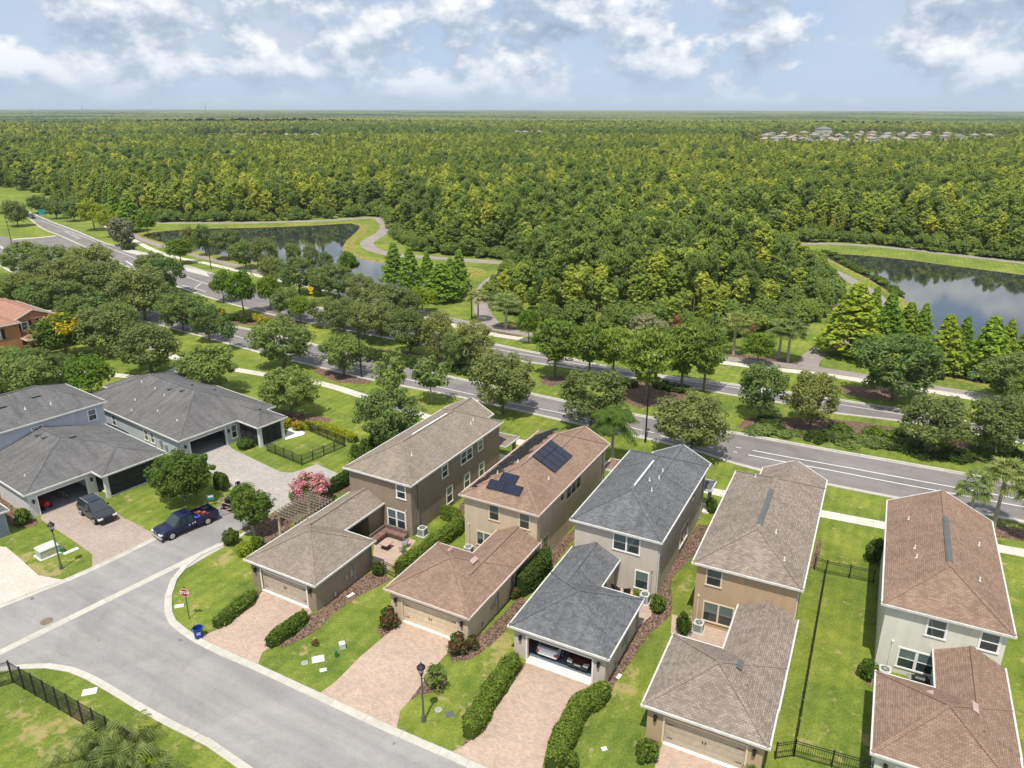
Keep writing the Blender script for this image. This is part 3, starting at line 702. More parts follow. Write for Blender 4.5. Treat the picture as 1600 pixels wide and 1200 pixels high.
H1 = row_house('1', 28.8, (-22.84, 54.87), 13.25, 30.8, 32.3, 'L', 'L', 'taupe', 'taupe', M['fascia'], plain('taupe_door', (.44, .37, .30), .6), 'white',
    [('front', 5.92, 7.11, 3.8, 5.4, 1), ('front', 4.68, 6.95, .42, 2.44, 2), ('right', 18.8, 19.95, 3.8, 5.25, 1), ('right', 22.35, 24.7, 3.78, 5.2, 2), ('right', 25.8, 26.9, 3.95, 5.25, 1),
     ('right', 19.5, 20.7, .5, 2.45, 1), ('right', 22.9, 24.1, .7, 2.4, 1), ('right', 25.95, 27.1, .7, 2.4, 1)],
    'taupe two-storey row house with grey-brown roof, leftmost of five, pergola beside it')
H2 = row_house('2', 28.2, (-10.19, 50.71), 11.7, 28.4, 28.6, 'R', 'R', 'brown', 'cream', M['pink_trim'], plain('cream_door', (.62, .50, .35), .6), 'tan_trim',
    [('front', 2.75, 3.9, 3.75, 5.42, 1), ('front', 5.86, 7.0, 3.75, 5.38, 1), ('front', 1.4, 3.0, .7, 2.25, 2), ('right', 16.8, 17.7, 4.3, 5.3, 1), ('right', 18.2, 21.7, 3.85, 5.25, 3), ('right', 13.2, 14.4, .8, 2.5, 1)],
    'cream stucco two-storey house with solar panels on its brown shingle roof', wf='dark_trim')
H3 = row_house('3', 27.5, (-.2, 46.18), 11.75, 27.5, 28.2, 'R', 'L', 'char', 'greige', M['fascia'], plain('grey_door', (.45, .43, .4), .6), 'white',
    [('front', 3.66, 6.1, 3.72, 5.38, 2), ('front', 5.78, 7.05, .5, 2.35, 1), ('right', 19.3, 22.0, .75, 2.6, 2), ('right', 22.6, 23.6, 4.1, 5.0, 1)],
    'greige two-storey house with charcoal roof and two cars in its open garage', opened=True, wf='dark_trim', gfx=(1.3, 6.7))
H4 = row_house('4', 26.4, (8.49, 38.31), 13.15, 30.75, 32.6, 'R', 'R', 'beige', 'gold', M['fascia'], plain('putty_door', (.43, .37, .28), .6), 'tan_trim',
    [('front', .88, 2.16, 3.8, 5.4, 1), ('front', .9, 3.35, .45, 2.35, 2)],
    'golden tan two-storey house under a mottled beige-brown shingle roof with one dark ridge vent', wf='dark_trim')
H5 = row_house('5', 26.3, (21.63, 34.48), 11.65, 28.4, 28.4, None, 'R', 'rbrown', 'palegreen', M['fascia'], plain('white_door', (.62, .62, .58), .6), 'white',
    [('front', 2.8, 4.15, 3.8, 5.38, 1), ('front', 6.05, 7.35, 3.8, 5.38, 1), ('front', 1.42, 3.92, .55, 2.32, 2)],
    'pale sage two-storey house with reddish brown roof, rightmost of the five row houses')

# downspouts, ridge vents, vents and flues
dk = M['dark_trim']
downspout(H1, 7.71, 14.6, 5.6, dk); downspout(H1, 7.72, 7.3, 2.7, dk); downspout(H2, 7.71, 12.9, 5.6, M['pink_trim']); downspout(H2, 7.71, 27.6, 5.6, M['pink_trim'])
downspout(H3, 7.71, 12.2, 5.6, M['fascia']); downspout(H3, 7.71, 27.0, 5.6, M['grey_trim']); downspout(H4, 7.71, 13.6, 5.6, M['fascia']); downspout(H3, 7.68, 7.3, 2.7, M['grey_trim'])
def ridge_vent(h, y0, y1, mat, wv=.14, x=3.9, z=5.75+4.05*.5):
    b = MB(); b.bar((x, y0, z+.04), (x, y1, z+.04), wv, .09); b.bar((x-wv*.6, y0, z), (x-wv*.6, y1, z), wv*.5, .04); b.bar((x+wv*.6, y0, z), (x+wv*.6, y1, z), wv*.5, .04); b.build('ridge_vent', mat, h)
ridge_vent(H1, 19.2, 25.6, M['pvc']); ridge_vent(H2, 17.6, 23.8, M['rust']); ridge_vent(H3, 16.4, 22.0, M['pvc']); ridge_vent(H4, 17.8, 24.2, M['ac_dark'], .26); ridge_vent(H5, 16.2, 23.2, M['ac_dark'], .26)
def on_roof(x, x0=-.15, x1=7.95, ze=5.75, p=.5): return ze+min(x-x0, x1-x)*p
for h, pts in ((H1, [(5.6, 16.7), (6.2, 26.8), (6.0, 27.6)]), (H2, [(1.9, 15.2), (3.0, 17.2), (6.4, 16.9)]), (H3, [(5.1, 19.9), (4.6, 18.6), (5.2, 17.4), (5.0, 21.4)]), (H4, [(6.3, 15.2), (5.2, 18.1), (2.0, 28.0)]), (H5, [(1.4, 24.0), (1.8, 18.9), (1.9, 17.4), (6.0, 16.2), (6.4, 22.0)])):
    for x, y in pts: vent_pipe(h, x, y, on_roof(x))
def flue(h, x, y, mat, z, sl=.5, dx=1):
    b = MB(); b.xf = Matrix.Translation((x, y, z)) @ Matrix.Rotation(math.atan(sl)*dx, 4, 'Y')
    b.box(-.16, .16, -.4, .4, 0, .14); b.box(-.2, .2, -.44, .44, .14, .17); b.build('roof_vent', mat, h)
flue(H1, 2.2, 5.3, M['rust'], 2.85+2.2*.5, dx=-1); flue(H2, 2.6, 5.6, M['rust'], 2.85+2.1*.5, dx=-1); flue(H2, 5.3, 5.0, M['rust'], 2.85+2.6*.5)
flue(H4, 5.1, 4.7, M['ac_dark'], 2.85+2.8*.5); flue(H5, 3.1, 5.4, M['rust'], 2.85+1.9*.5, dx=-1); flue(H5, 5.4, 5.1, M['rust'], 2.85+2.5*.5)
# solar arrays on the roof of the cream house
def solar(h, frame, cells, nm='solar_panel'):
    """frame: origin, u dir, v dir; cells: list of (u0, v0, w, h)"""
    o, ud, vd = (Vector(a) for a in frame); n = ud.cross(vd).normalized()
    for (u0_, v0_, w_, h_) in cells:
        b = MB(); c = [o+ud*a+vd*b_ for a, b_ in ((u0_, v0_), (u0_+w_, v0_), (u0_+w_, v0_+h_), (u0_, v0_+h_))]
        lo = [p+n*.08 for p in c]; hi = [p+n*.13 for p in c]
        b.loft([lo, hi], 1, cap=False); b.poly(hi, 1)
        k = [o+ud*a+vd*b_+n*.134 for a, b_ in ((u0_+.03, v0_+.03), (u0_+w_-.03, v0_+.03), (u0_+w_-.03, v0_+h_-.03), (u0_+.03, v0_+h_-.03))]
        b.poly(k, 0)
        for i in range(1, 6):
            q = k[0]+(k[1]-k[0])*i/6; q2 = k[3]+(k[2]-k[3])*i/6; b.bar(q+n*.001, q2+n*.001, .012, .004, 2)
        b.build(nm, [M['solar'], M['black'], M['ac_dark']], h)
s45 = 1/math.sqrt(1.25)
# hip end (slopes up towards +y): three panels; right slope: 2 x 4 panels
solar(H2, ((0, 11.7, 5.75), (1, 0, 0), (0, s45, .5*s45)), [(2.0, 1.3, 1.7, 1.05), (3.73, 1.3, 1.7, 1.05), (2.8, 2.38, 1.7, 1.05)])
solar(H2, ((7.95, 0, 5.75), (0, 1, 0), (-s45, 0, .5*s45)), [(18.2+i*1.05, 1.75+j*1.72, 1.02, 1.68) for i in range(4) for j in range(1)]+[(18.2+i*1.05, 1.75+1.0*1.72, 1.02, .98) for i in range(4)])
# black pool-heater mats on the left slope
bm_ = MB(); o = Vector((-.15, 0, 5.75)); rng_ = random.Random(5)
for (ya, yb, va, vb) in ((12.6, 14.9, .5, 1.9), (15.2, 17.5, .6, 3.1), (17.9, 20.2, .5, 3.7), (20.6, 22.9, .5, 3.5), (23.3, 26.2, .6, 3.8)):
    n_ = 7
    for i in range(n_):
        y_0 = ya+(yb-ya)*i/n_; y_1 = ya+(yb-ya)*(i+1)/n_-.05; top_ = vb-rng_.random()*.7-.3*math.sin(i); lo_ = va+rng_.random()*.15
        f_ = lambda y, v_, hh: (o.x+v_*s45-hh*.44, y, o.z+v_*.5*s45+hh)
        bm_.poly([f_(y_0, top_, .10), f_(y_0, lo_, .07), f_(y_1, lo_, .08), f_(y_1, top_, .13+rng_.random()*.08)])
bm_.build('pool_heater_mat', M['rubber'], H2)
# small entrance porches on the boulevard side
def porch(h, x0, x1, y0, y1, roof, mat, z=2.85):
    t = MB(); r = MB(); roof_block(t, r, x0, x1, y0, y1, z, .22, ('hip', 'hip')); t.build('porch_roof', ROOFS[roof], h); r.build('porch_gutter', M['fascia'], h)
    MB().many('porch_post', WALLS[mat], h, [(x-.17, x+.17, y-.17, y+.17, .12, z-.1) for x, y in ((x1-.4, y1-.4), (x0+.3, y1-.4))])
    MB().box(x0, x1, y0+.3, y1, 0, .12).build('porch_floor', M['slab'], h)
porch(H1, 5.55, 8.5, 30.55, 33.6, 'taupe', 'taupe'); porch(H2, 7.4, 9.0, 28.3, 31.0, 'brown', 'cream'); porch(H3, 6.6, 8.3, 28.0, 30.2, 'char', 'greige')

# ---- the two blue-grey houses behind the street (frame: x along the street, y away from it)
def open_garage(h, x0, x1, y0, y1, gx0, gx1, ZG, wall, fl='interior', gz=2.15):
    t = .2; g = MB()
    g.box(x0, gx0, y0, y0+t, 0, ZG); g.box(gx1, x1, y0, y0+t, 0, ZG); g.box(gx0, gx1, y0, y0+t, gz, ZG)
    g.box(x0, x0+t, y0+t, y1-t, 0, ZG); g.box(x1-t, x1, y0+t, y1-t, 0, ZG); g.box(x0, x1, y1-t, y1, 0, ZG); g.build('garage_wall', wall, h)
    f = WB('front', y0); f.wbox(gx0-.12, gx0, 0, .05, 0, gz+.12); f.wbox(gx1, gx1+.12, 0, .05, 0, gz+.12); f.wbox(gx0, gx1, 0, .05, gz, gz+.12); f.build('garage_door_frame', M['white'], h)
    MB().box(x0+t, x1-t, y0-.05, y1-t, .01, .04).build('garage_floor', M[fl], h)
    MB().box(gx0, gx1, y0+.6, y0+2.8, gz+.1, gz+.14).build('garage_door', M['white'], h)
L1 = empty('house', (-48.5, 65.91, 0), rad(90-36), 'blue-grey two-storey house with grey roof, a dark SUV parked at its open garage', 'house')
t1 = MB(); r1 = MB()
roof_block(t1, r1, 0, 13.85, 0, 18.0, 2.8, .3, ('hip', 'open')); roof_block(t1, r1, 6.64, 13.85, -2.06, 8, 2.8, .3, ('hip', 'open'), drop=.01, soffit=False)
t1.build('garage_roof', ROOFS['grey'], L1); r1.build('garage_gutter', M['fascia'], L1)
t1 = MB(); r1 = MB(); roof_block(t1, r1, -9, 14.4, 11.2, 21.7, 5.7, .457, axis='x'); t1.build('roof', ROOFS['grey'], L1); r1.build('gutter', M['fascia'], L1)
MB().box(-8.7, 14.1, 11.5, 21.4, 0, 5.58).build('wall', WALLS['blue'], L1)
open_garage(L1, .3, 7.0, .3, 7.5, 1.2, 6.0, 2.68, WALLS['white'])
window(L1, 'front', 11.5, 12.1, 13.2, 3.75, 5.2); window(L1, 'front', 11.5, 5.9, 7.2, 4.65, 5.15); window(L1, 'right', 14.1, 12.6, 13.6, .6, 2.2)
MB().many('porch_post', WALLS['white'], L1, [(6.95, 7.35, -1.76, -1.36, 0, 2.68), (13.2, 13.6, -1.76, -1.36, 0, 2.68)]); MB().box(7.4, 13.2, -1.7, 6., .01, .08).build('porch_floor', M['slab'], L1)
MB().box(13.35, 13.6, -1.36, 11.5, 0, 2.68).box(7.2, 13.35, 6.0, 6.2, 0, 2.68).build('porch_wall', WALLS['white'], L1)
sc_ = MB(); sc_.box(7.35, 13.2, -1.6, -1.56, .1, 2.6)
sc1 = sc_.build('lanai_screen', M['screen'], L1)
b = MB(); [b.box(x, x+.06, -1.66, -1.61, .1, 2.66) for x in (7.4, 9.3, 11.2, 13.1)]; b.box(7.4, 13.15, -1.66, -1.61, 1.0, 1.06); b.build('frame', M['black'], sc1)
sconce(L1, 'front', .3, .75, 1.8); sconce(L1, 'front', .3, 6.5, 1.9)
for x, y, z in ((3.4, 12.6, 6.5), (6.5, 13.4, 6.8), (9.1, 13.1, 6.65)): vent_pipe(L1, x, y, z, .25)
def boxvent(h, x, y, z, rx, mat='ac_dark', w=.6):
    b = MB(); b.xf = Matrix.Translation((x, y, z)) @ Matrix.Rotation(rx, 4, 'X'); b.box(-w/2, w/2, -.22, .22, 0, .16); b.box(-w/2-.05, w/2+.05, -.27, .27, .16, .19); b.build('roof_vent', M[mat], h)
boxvent(L1, 4.6, 14.7, 5.75+3.5*.457, .43, w=.9); boxvent(L1, 8.3, 14.9, 5.75+3.7*.457, .43, w=.9)
boxvent(L1, 7.9, 6.2, 4.67, 0); boxvent(L1, 6.0, 8.6, 4.6, 0, w=.5); boxvent(L1, 5.9, 9.9, 4.58, 0, w=.5)
vent_pipe(L1, 1.6, 3.4, 3.3, .2)

L2 = empty('house', (-38.6, 78.91, 0), rad(90-36), 'single-storey blue-grey house with a broad dark grey roof and a fenced lawn at its side', 'house')
t1 = MB(); r1 = MB()
roof_block(t1, r1, 0, 13.5, 0, 23.5, 2.8, .42, ('hip', 'hip')); roof_block(t1, r1, 7.85, 12.15, -4.1, 6, 2.8, .42, ('hip', 'open'), drop=.01, soffit=True)
roof_block(t1, r1, 4.2, 10.6, 16, 25.4, 2.8, .42, ('open', 'hip'), drop=.012, soffit=False)
t1.build('roof', ROOFS['grey'], L2); r1.build('gutter', M['fascia'], L2)
open_garage(L2, .3, 8.3, .3, 7.0, 1.5, 6.2, 2.68, WALLS['blue'])
b = MB(); b.box(.3, 13.2, 7.0, 23.2, 0, 2.67); b.box(8.3, 13.2, .5, 7.0, 0, 2.67); b.box(4.5, 10.3, 23.2, 25.1, 0, 2.67); b.build('wall', WALLS['blue'], L2)
MB().many('porch_post', WALLS['white'], L2, [(x, x+.4, y, y+.4, 0, 2.67) for x, y in ((8.15, -3.8), (11.4, -3.8))]); MB().box(8.5, 11.4, -3.7, .5, .01, .08).build('porch_floor', M['slab'], L2); MB().box(11.45, 11.8, -2.2, .5, 0, 2.67).build('porch_wall', WALLS['blue'], L2)
sc1 = MB().box(8.55, 11.4, -3.62, -3.58, .1, 2.6).box(8.28, 8.32, -3.4, .5, .1, 2.6).build('lanai_screen', M['screen'], L2)
b = MB(); [b.box(x, x+.06, -3.69, -3.63, .1, 2.66) for x in (9.5, 10.5)]; [b.box(8.2, 8.27, y, y+.06, .1, 2.66) for y in (-2.2, -.9)]; b.build('frame', M['black'], sc1)
window(L2, 'front', .3, 6.95, 7.85, .5, 2.3); window(L2, 'left', .3, 6.0, 6.9, .7, 2.2); window(L2, 'left', .3, 7.4, 8.3, .7, 2.2); window(L2, 'left', .3, 15.0, 16.0, .7, 2.2); sconce(L2, 'front', .3, .85, 1.8); sconce(L2, 'front', .3, 6.6, 1.8)
MB().many('meter_box', M['grey_metal'], L2, [(.06, .3, 3.2, 3.5, .8, 1.4), (.1, .3, 4.3, 4.6, .9, 1.7)])
for x, y in ((2.2, 3.6), (2.4, 8.2), (2.6, 13.8), (4.6, 10.2), (5.0, 13.0), (1.2, 12.2), (5.2, 16.6)): vent_pipe(L2, x, y, 2.85+min(x, y)*.42, .2)
for x, y in ((5.6, 10.6), (6.0, 8.4), (8.4, 10.4), (10.4, 8.6)): boxvent(L2, x, y, 2.85+min(x, 13.5-x)*.42-.03, 0, w=.5)
boxvent(L2, 10.3, -1.0, 3.65, 0, w=.5)
# corner of a further house on the left edge of the frame
c0 = G(13, 797, 2.7)
L0 = empty('house', (c0.x, c0.y, 0), rad(90-36), 'slate blue house corner with white eaves cut by the left edge of the photo', 'house')
t1 = MB(); r1 = MB(); roof_block(t1, r1, -14, 0, 0, 10, 2.7, .3, axis='x'); t1.build('roof', ROOFS['grey'], L0); r1.build('gutter', M['fascia'], L0)
MB().box(-13.7, -.3, .3, 9.7, 0, 2.6).build('wall', WALLS['blue2'], L0); downspout(L0, -.24, .6, 2.6, M['fascia'])
window(L0, 'front', .3, -3.4, -2.2, .6, 2.2)
# orange house beyond the trees
OH = empty('house', (-95, 118, 0), rad(90-36), 'orange two-storey house with navy shutters and a rosy roof among the trees on the left', 'house')
m = MB(); m.box(9.5, 15.6, -6.9, 6, 0, 5.3); m.box(-10, 9.5, -8.6, 6, 0, 5.3)
t1 = MB(); r1 = MB(); roof_block(t1, r1, 9.2, 15.9, -7.2, 8, 5.4, .42, ('gable', 'open'), gable=m); roof_block(t1, r1, -10, 9.8, -8.9, 6.5, 5.4, .36, axis='x', drop=.01, soffit=False)
pr = shingle('rosy_shingles', (.42, .235, .17), (.34, .19, .14), .85)
m.build('wall', WALLS['orange'], OH); t1.build('roof', pr, OH); r1.build('gutter', M['fascia'], OH)
for a0 in (10.4, 13.4):
    wo_ = window(OH, 'front', -6.9, a0, a0+1.2, 3.4, 4.9)
    MB().many('shutter', plain('navy', (.015, .02, .06)), OH, [(a0-.5, a0-.08, -6.97, -6.9, 3.35, 4.95), (a0+1.28, a0+1.7, -6.97, -6.9, 3.35, 4.95)])
window(OH, 'right', 9.5, -8.3, -7.4, 3.0, 4.6); window(OH, 'front', -8.6, 5.3, 6.6, 3.2, 4.8); window(OH, 'front', -8.6, 5.3, 6.6, .5, 2.0)
MB().many('shutter', plain('navy2', (.015, .02, .06)), OH, [(4.7, 5.15, -8.67, -8.6, 3.15, 4.85), (6.75, 7.2, -8.67, -8.6, 3.15, 4.85)])
t1 = MB(); r1 = MB(); roof_block(t1, r1, 9.4, 16.5, -11.2, -6.95, 2.7, .3, axis='x', ends=('hip', 'hip')); t1.build('porch_roof', pr, OH); r1.build('porch_gutter', M['fascia'], OH)
MB().many('porch_post', WALLS['orange'], OH, [(x, x+.4, -10.9, -10.5, 0, 2.6) for x in (9.6, 12.6, 15.8)])
# ------------------------------------------------------------------ vegetation
def quads(name, P, T, B, mats, mi=None, extra=None):
    """P centres, T/B half axes (n,3) -> mesh of loose quads; extra: MB with wood to append"""
    n = len(P); V = np.empty((n, 4, 3))
    V[:, 0] = P-T-B; V[:, 1] = P+T-B*.6; V[:, 2] = P+T*1.1+B; V[:, 3] = P-T*.8+B*.8
    me = bpy.data.meshes.new(name)
    me.vertices.add(n*4); me.vertices.foreach_set('co', V.reshape(-1))
    me.loops.add(n*4); me.loops.foreach_set('vertex_index', np.arange(n*4, dtype=np.int32))
    me.polygons.add(n); me.polygons.foreach_set('loop_start', np.arange(0, n*4, 4, dtype=np.int32)); me.polygons.foreach_set('loop_total', np.full(n, 4, np.int32))
    for m in mats: me.materials.append(m)
    if mi is not None: me.polygons.foreach_set('material_index', np.asarray(mi, np.int32))
    me.update(calc_edges=True); return me
def unit(a): return a/np.maximum(np.linalg.norm(a, axis=-1, keepdims=True), 1e-6)
def leafcloud(rs, centres, radii, per, size, up=.35, outward=1.3, asp=.6, vert=0.):
    """leaf clusters on clumps. centres (k,3), radii (k,3)"""
    k = len(centres); ci = np.repeat(np.arange(k), per); n = len(ci)
    d = unit(rs.normal(size=(n, 3))); r = rs.uniform(.45, 1.06, (n, 1))**.6
    P = centres[ci]+d*r*radii[ci]
    N = unit(d*outward+rs.normal(size=(n, 3))*.55+np.array([0, 0, up]))
    A = unit(np.cross(N, rs.normal(size=(n, 3))))
    if vert: A = unit(A+np.array([0, 0, vert])*np.sign(rs.normal(size=(n, 1))+.6))
    Bv = unit(np.cross(N, A)); s = size*rs.uniform(.6, 1.35, (n, 1))
    return P, A*s, Bv*s*asp
def clumps(rs, n, rx, rz, zc, rc, shape='dome', flat=.8):
    out = []; rad_ = []
    tries = 0
    while len(out) < n and tries < n*60:
        tries += 1
        d = unit(rs.normal(size=3)); rr = rs.uniform(.35, 1.0)**.5
        p = d*rr*np.array([rx, rx, rz])
        if shape == 'dome' and p[2] < -rz*.9: continue
        if any(np.linalg.norm(p-q) < rc*.55 for q in out): continue
        out.append(p); rad_.append(rc*rs.uniform(.5, 1.35)*np.array([1, 1, flat]))
    return np.array(out)+np.array([0, 0, zc]), np.array(rad_)
def trunk_mesh(name, rs, h, r, tips, mat, lean=.15, nb=6, bend=.2):
    b = MB(); top = Vector((rs.normal()*lean, rs.normal()*lean, h))
    pts = [Vector((0, 0, -.1)), Vector((rs.normal()*bend*.3, rs.normal()*bend*.3, h*.4)), top]
    b.tube(pts, [r*1.25, r*.85, r*.55], 8, cap=False)
    for t in tips[:nb]:
        t = Vector(t); m = top.lerp(t, .5)+Vector((0, 0, -.15))
        b.tube([top-Vector((0, 0, .15)), m, t], [r*.5, r*.33, r*.12], 5, cap=False)
    return b.mesh(name, mat, True)
LM = {'oak': leafmat('oak_leaf', (.20, .29, .085)), 'oak2': leafmat('olive_leaf', (.225, .275, .090)), 'bright': leafmat('bright_leaf', (.18, .29, .035)),
      'lime': leafmat('lime_leaf', (.32, .39, .035)), 'pine': leafmat('pine_needles', (.23, .34, .06), .45), 'cyp': leafmat('cypress_leaf', (.25, .40, .055)), 'ycyp': leafmat('yellow_cypress_leaf', (.33, .42, .055), .4),
      'dark': leafmat('dark_leaf', (.075, .125, .030)), 'mid': leafmat('mid_leaf', (.12, .20, .035)), 'palm': leafmat('palm_leaf', (.27, .34, .11), .5), 'hedge': leafmat('hedge_leaf', (.15, .24, .04), .45, .3),
      'hedge2': leafmat('deep_hedge_leaf', (.10, .17, .035), .4, .3), 'yellow': leafmat('yellow_flower', (.55, .45, .02)), 'pinkf': leafmat('pink_flower', (.85, .36, .42), .3, .1), 'redl': leafmat('red_leaf', (.26, .07, .07), .5),
      'grey': leafmat('grey_green_leaf', (.27, .29, .18)), 'brown': leafmat('dead_leaf', (.26, .15, .09)), 'forest': leafmat('forest_leaf', (.33, .42, .08), .3), 'forest2': leafmat('forest_leaf_dark', (.215, .31, .075), .3), 'forest3': leafmat('forest_leaf_yellow', (.41, .48, .08), .3)}
TM = {}   # prototypes: name -> (crown mesh, trunk mesh, height, diameter)
def mk_oak(key, leaf, seed, H_=8., W_=8., n=46, per=78, size=.20, rc=1.15, leaf2=None, trunk=.2, flat=.78, base=.28, bark='bark', up=.95):
    rs = np.random.RandomState(seed); rz = H_*(1-base)/2; zc = H_*base+rz
    C_, R2 = clumps(rs, n, W_/2-rc*.75, rz-rc*.5, zc, rc, flat=flat)
    if len(C_) > 50:
        for q in rs.permutation(len(C_))[:14]:
            C_[q, :2] *= 1.05; C_[q, 2] += rs.uniform(-.1, .35); R2[q] *= .75
    P, T, B_ = leafcloud(rs, C_, R2, per, size, up)
    mi = None
    if leaf2:
        cm = (C_[:, 2] > zc-(rz*.3 if leaf2 == 'pinkf' else -rz*.2)) & (rs.rand(len(C_)) < (.9 if leaf2 == 'pinkf' else .75)); mi = np.repeat(cm.astype(int), per); mi = np.where(rs.rand(len(mi)) < .25, 0, mi)
    TM[key] = (quads(key+'_crown', P, T, B_, [LM[leaf]]+([LM[leaf2]] if leaf2 else []), mi),
               trunk_mesh(key+'_trunk', rs, H_*base+.6, trunk, C_[rs.permutation(len(C_))], M[bark]), H_, W_)
def mk_cone(key, leaf, seed, H_=9., W_=4.6, n=60, per=60, size=.19, leaf2=None):
    rs = np.random.RandomState(seed); cs = []; rr = []
    for i in range(n):
        t = (i+.5)/n; z_ = .9+t*(H_-1.3); R = (W_/2)*(1-t**1.6)*.88; a = i*2.4+rs.rand()*.5; q = R*rs.uniform(.55, 1)
        cs.append((math.cos(a)*q, math.sin(a)*q, z_)); k = .35+.6*(1-t); rr.append((k*1.05, k*1.05, k*.6))
    P, T, B_ = leafcloud(rs, np.array(cs), np.array(rr), per, size, .9)
    mi = None
    if leaf2: mi = np.where(rs.rand(len(P)) < .4, 1, 0)
    TM[key] = (quads(key+'_crown', P, T, B_, [LM[leaf]]+([LM[leaf2]] if leaf2 else []), mi), MB().tube([(0, 0, -.1), (0, 0, H_*.9)], [.17, .03], 7, cap=False).mesh(key+'_trunk', M['bark'], True), H_, W_)
def mk_pine(key, leaf, seed, H_=10., W_=6., n=66, per=60, size=.24, base=.26):
    rs = np.random.RandomState(seed); rz = H_*(1-base)/2; zc = H_*base+rz
    C_, R2 = clumps(rs, n, W_/2-.5, rz-.4, zc, .85, 'full', .75)
    P, T, B_ = leafcloud(rs, C_, R2, per, size, .8, .6, .36, .8)
    b = MB(); b.tube([(0, 0, -.1), (.1, .05, H_*.5), (0, 0, H_*.93)], [.19, .13, .04], 7, cap=False)
    for c in C_[:26]: b.tube([(0, 0, max(c[2]-.9, H_*base*.9)), tuple(c)], [.05, .02], 4, cap=False)
    TM[key] = (quads(key+'_crown', P, T, B_, [LM[leaf]]), b.mesh(key+'_trunk', M['bark'], True), H_, W_)
for i in range(3):
    mk_oak('oak%d' % i, 'oak', 10+i, n=84, per=105, rc=.85, size=.135, base=.12); mk_oak('olive%d' % i, 'oak2', 20+i, n=74, per=105, rc=.9, size=.135, base=.12)
mk_oak('bright0', 'bright', 31, rc=1.2); mk_oak('lime0', 'lime', 32, n=40, rc=1.1); mk_oak('golden0', 'mid', 33, leaf2='yellow')
mk_oak('ficus', 'mid', 34, H_=6.2, W_=9., n=95, per=85, rc=.85, base=.12, size=.15, up=.6); mk_oak('myrtle', 'mid', 35, H_=4.6, W_=6.2, n=60, per=100, rc=.75, base=.08, size=.12, leaf2='pinkf')
mk_oak('magnolia', 'mid', 36, H_=5.2, W_=5.6, n=38, per=85, rc=.8, base=.25, size=.15, bark='palebark'); mk_oak('young0', 'oak', 37, H_=6, W_=4.6, n=26, per=60, rc=.75, base=.28, size=.16, trunk=.1, bark='palebark')
mk_oak('grey0', 'grey', 38, H_=4, W_=6, n=30, rc=.9, base=.05)
for i in range(2): mk_cone('cyp%d' % i, 'cyp', 40+i); mk_cone('ycyp%d' % i, 'ycyp', 45+i, leaf2='cyp'); mk_pine('pine%d' % i, 'pine', 50+i)
mk_cone('juniper', 'hedge2', 48, H_=3.2, W_=1.2, n=30, per=40, size=.09)
# forest kinds, coarser leaves: they stand 150 m away and more
mk_pine('fpine', 'forest2', 60, H_=16, W_=4.6, n=40, per=34, size=.38, base=.36); mk_cone('fcyp', 'forest', 61, H_=15, W_=4.4, n=60, per=26, size=.34); mk_oak('fbroad', 'forest2', 62, H_=12, W_=6.4, n=48, per=38, size=.34, rc=1.05, base=.15)
mk_oak('fyel', 'forest3', 63, H_=14.5, W_=4.8, n=44, per=34, size=.34, rc=.9, base=.2); mk_oak('flight', 'forest', 64, H_=14, W_=5, n=44, per=34, size=.34, rc=.9, base=.2); mk_cone('fcyp2', 'forest3', 65, H_=14, W_=4.6, n=60, per=26, size=.34)
mk_oak('fshrub', 'forest2', 66, H_=4.2, W_=6, n=26, per=60, size=.24, rc=.9, base=.0)
mk_oak('fdead', 'brown', 67, H_=5, W_=4, n=16, per=30, size=.24, rc=.7, base=.1)

def mk_palm(key, seed, H_=5.5, feather=False, nf=46, lw=1.):
    rs = np.random.RandomState(seed); t = MB(); pts = [(0, 0, -.1), (.12, .05, H_*.5), (.05, 0, H_)]
    t.tube(pts, [.2, .15, .16], 9, cap=False)
    b = MB()
    for i in range(nf):
        a = i*2.39996; el = rs.uniform(-.55, 1.25) if not feather else rs.uniform(-.25, 1.45); L = (1.35 if not feather else 3.1)*rs.uniform(.85, 1.1)
        dx = Vector((math.cos(a), math.sin(a), 0)); o = Vector((.05, 0, H_)); segs = 6; P_ = []
        for s in range(segs+1):
            u = s/segs; drop = (1.0 if feather else .35)*u*u*L*.62
            P_.append(o+dx*(L*u*math.cos(el*.8))+Vector((0, 0, L*u*math.sin(el)-drop)))
        for s in range(segs): b.bar(P_[s], P_[s+1], .05, .03)
        sd_ = dx.cross(Vector((0, 0, 1)))
        if feather:
            for s in range(1, segs+1):
                for k in (0, .5):
                    c = P_[s-1].lerp(P_[s], k); ln = 1.15*math.sin(math.pi*min(1, (s+k)/(segs+1.2)))+.15; fw = (P_[s]-P_[s-1]).normalized()
                    for sg in (-1, 1):
                        tip = c+sd_*sg*ln*.75+fw*ln*.5+Vector((0, 0, -ln*.45)); b.poly([c-fw*.10*lw, c+fw*.13*lw, c.lerp(tip, .85+.15*lw)])
        else:
            c = P_[-1]; fw = (P_[-1]-P_[-2]).normalized()
            for k in range(13):
                th = (k-6)/6*1.9; dr = (fw*math.cos(th)+sd_*math.sin(th)).normalized(); tip = c+dr*1.0*(1-.12*abs(th))+Vector((0, 0, -.22-.2*abs(th)*rs.rand()))
                sw = dr.cross(Vector((0, 0, 1))).normalized()*.075; b.poly([c, c+dr*.4+sw, tip, c+dr*.4-sw])
    TM[key] = (b.mesh(key+'_crown', LM['palm'] if key != 'feather' else LM['mid']), t.mesh(key+'_trunk', M['palebark'], True), H_+1.2, 4.2 if not feather else 5.)
mk_palm('sabal0', 70); mk_palm('sabal1', 71, 5.0, nf=40); mk_palm('feather', 72, 5.4, True, 40); mk_palm('lowpalm', 73, .8, True, 26, lw=.5)

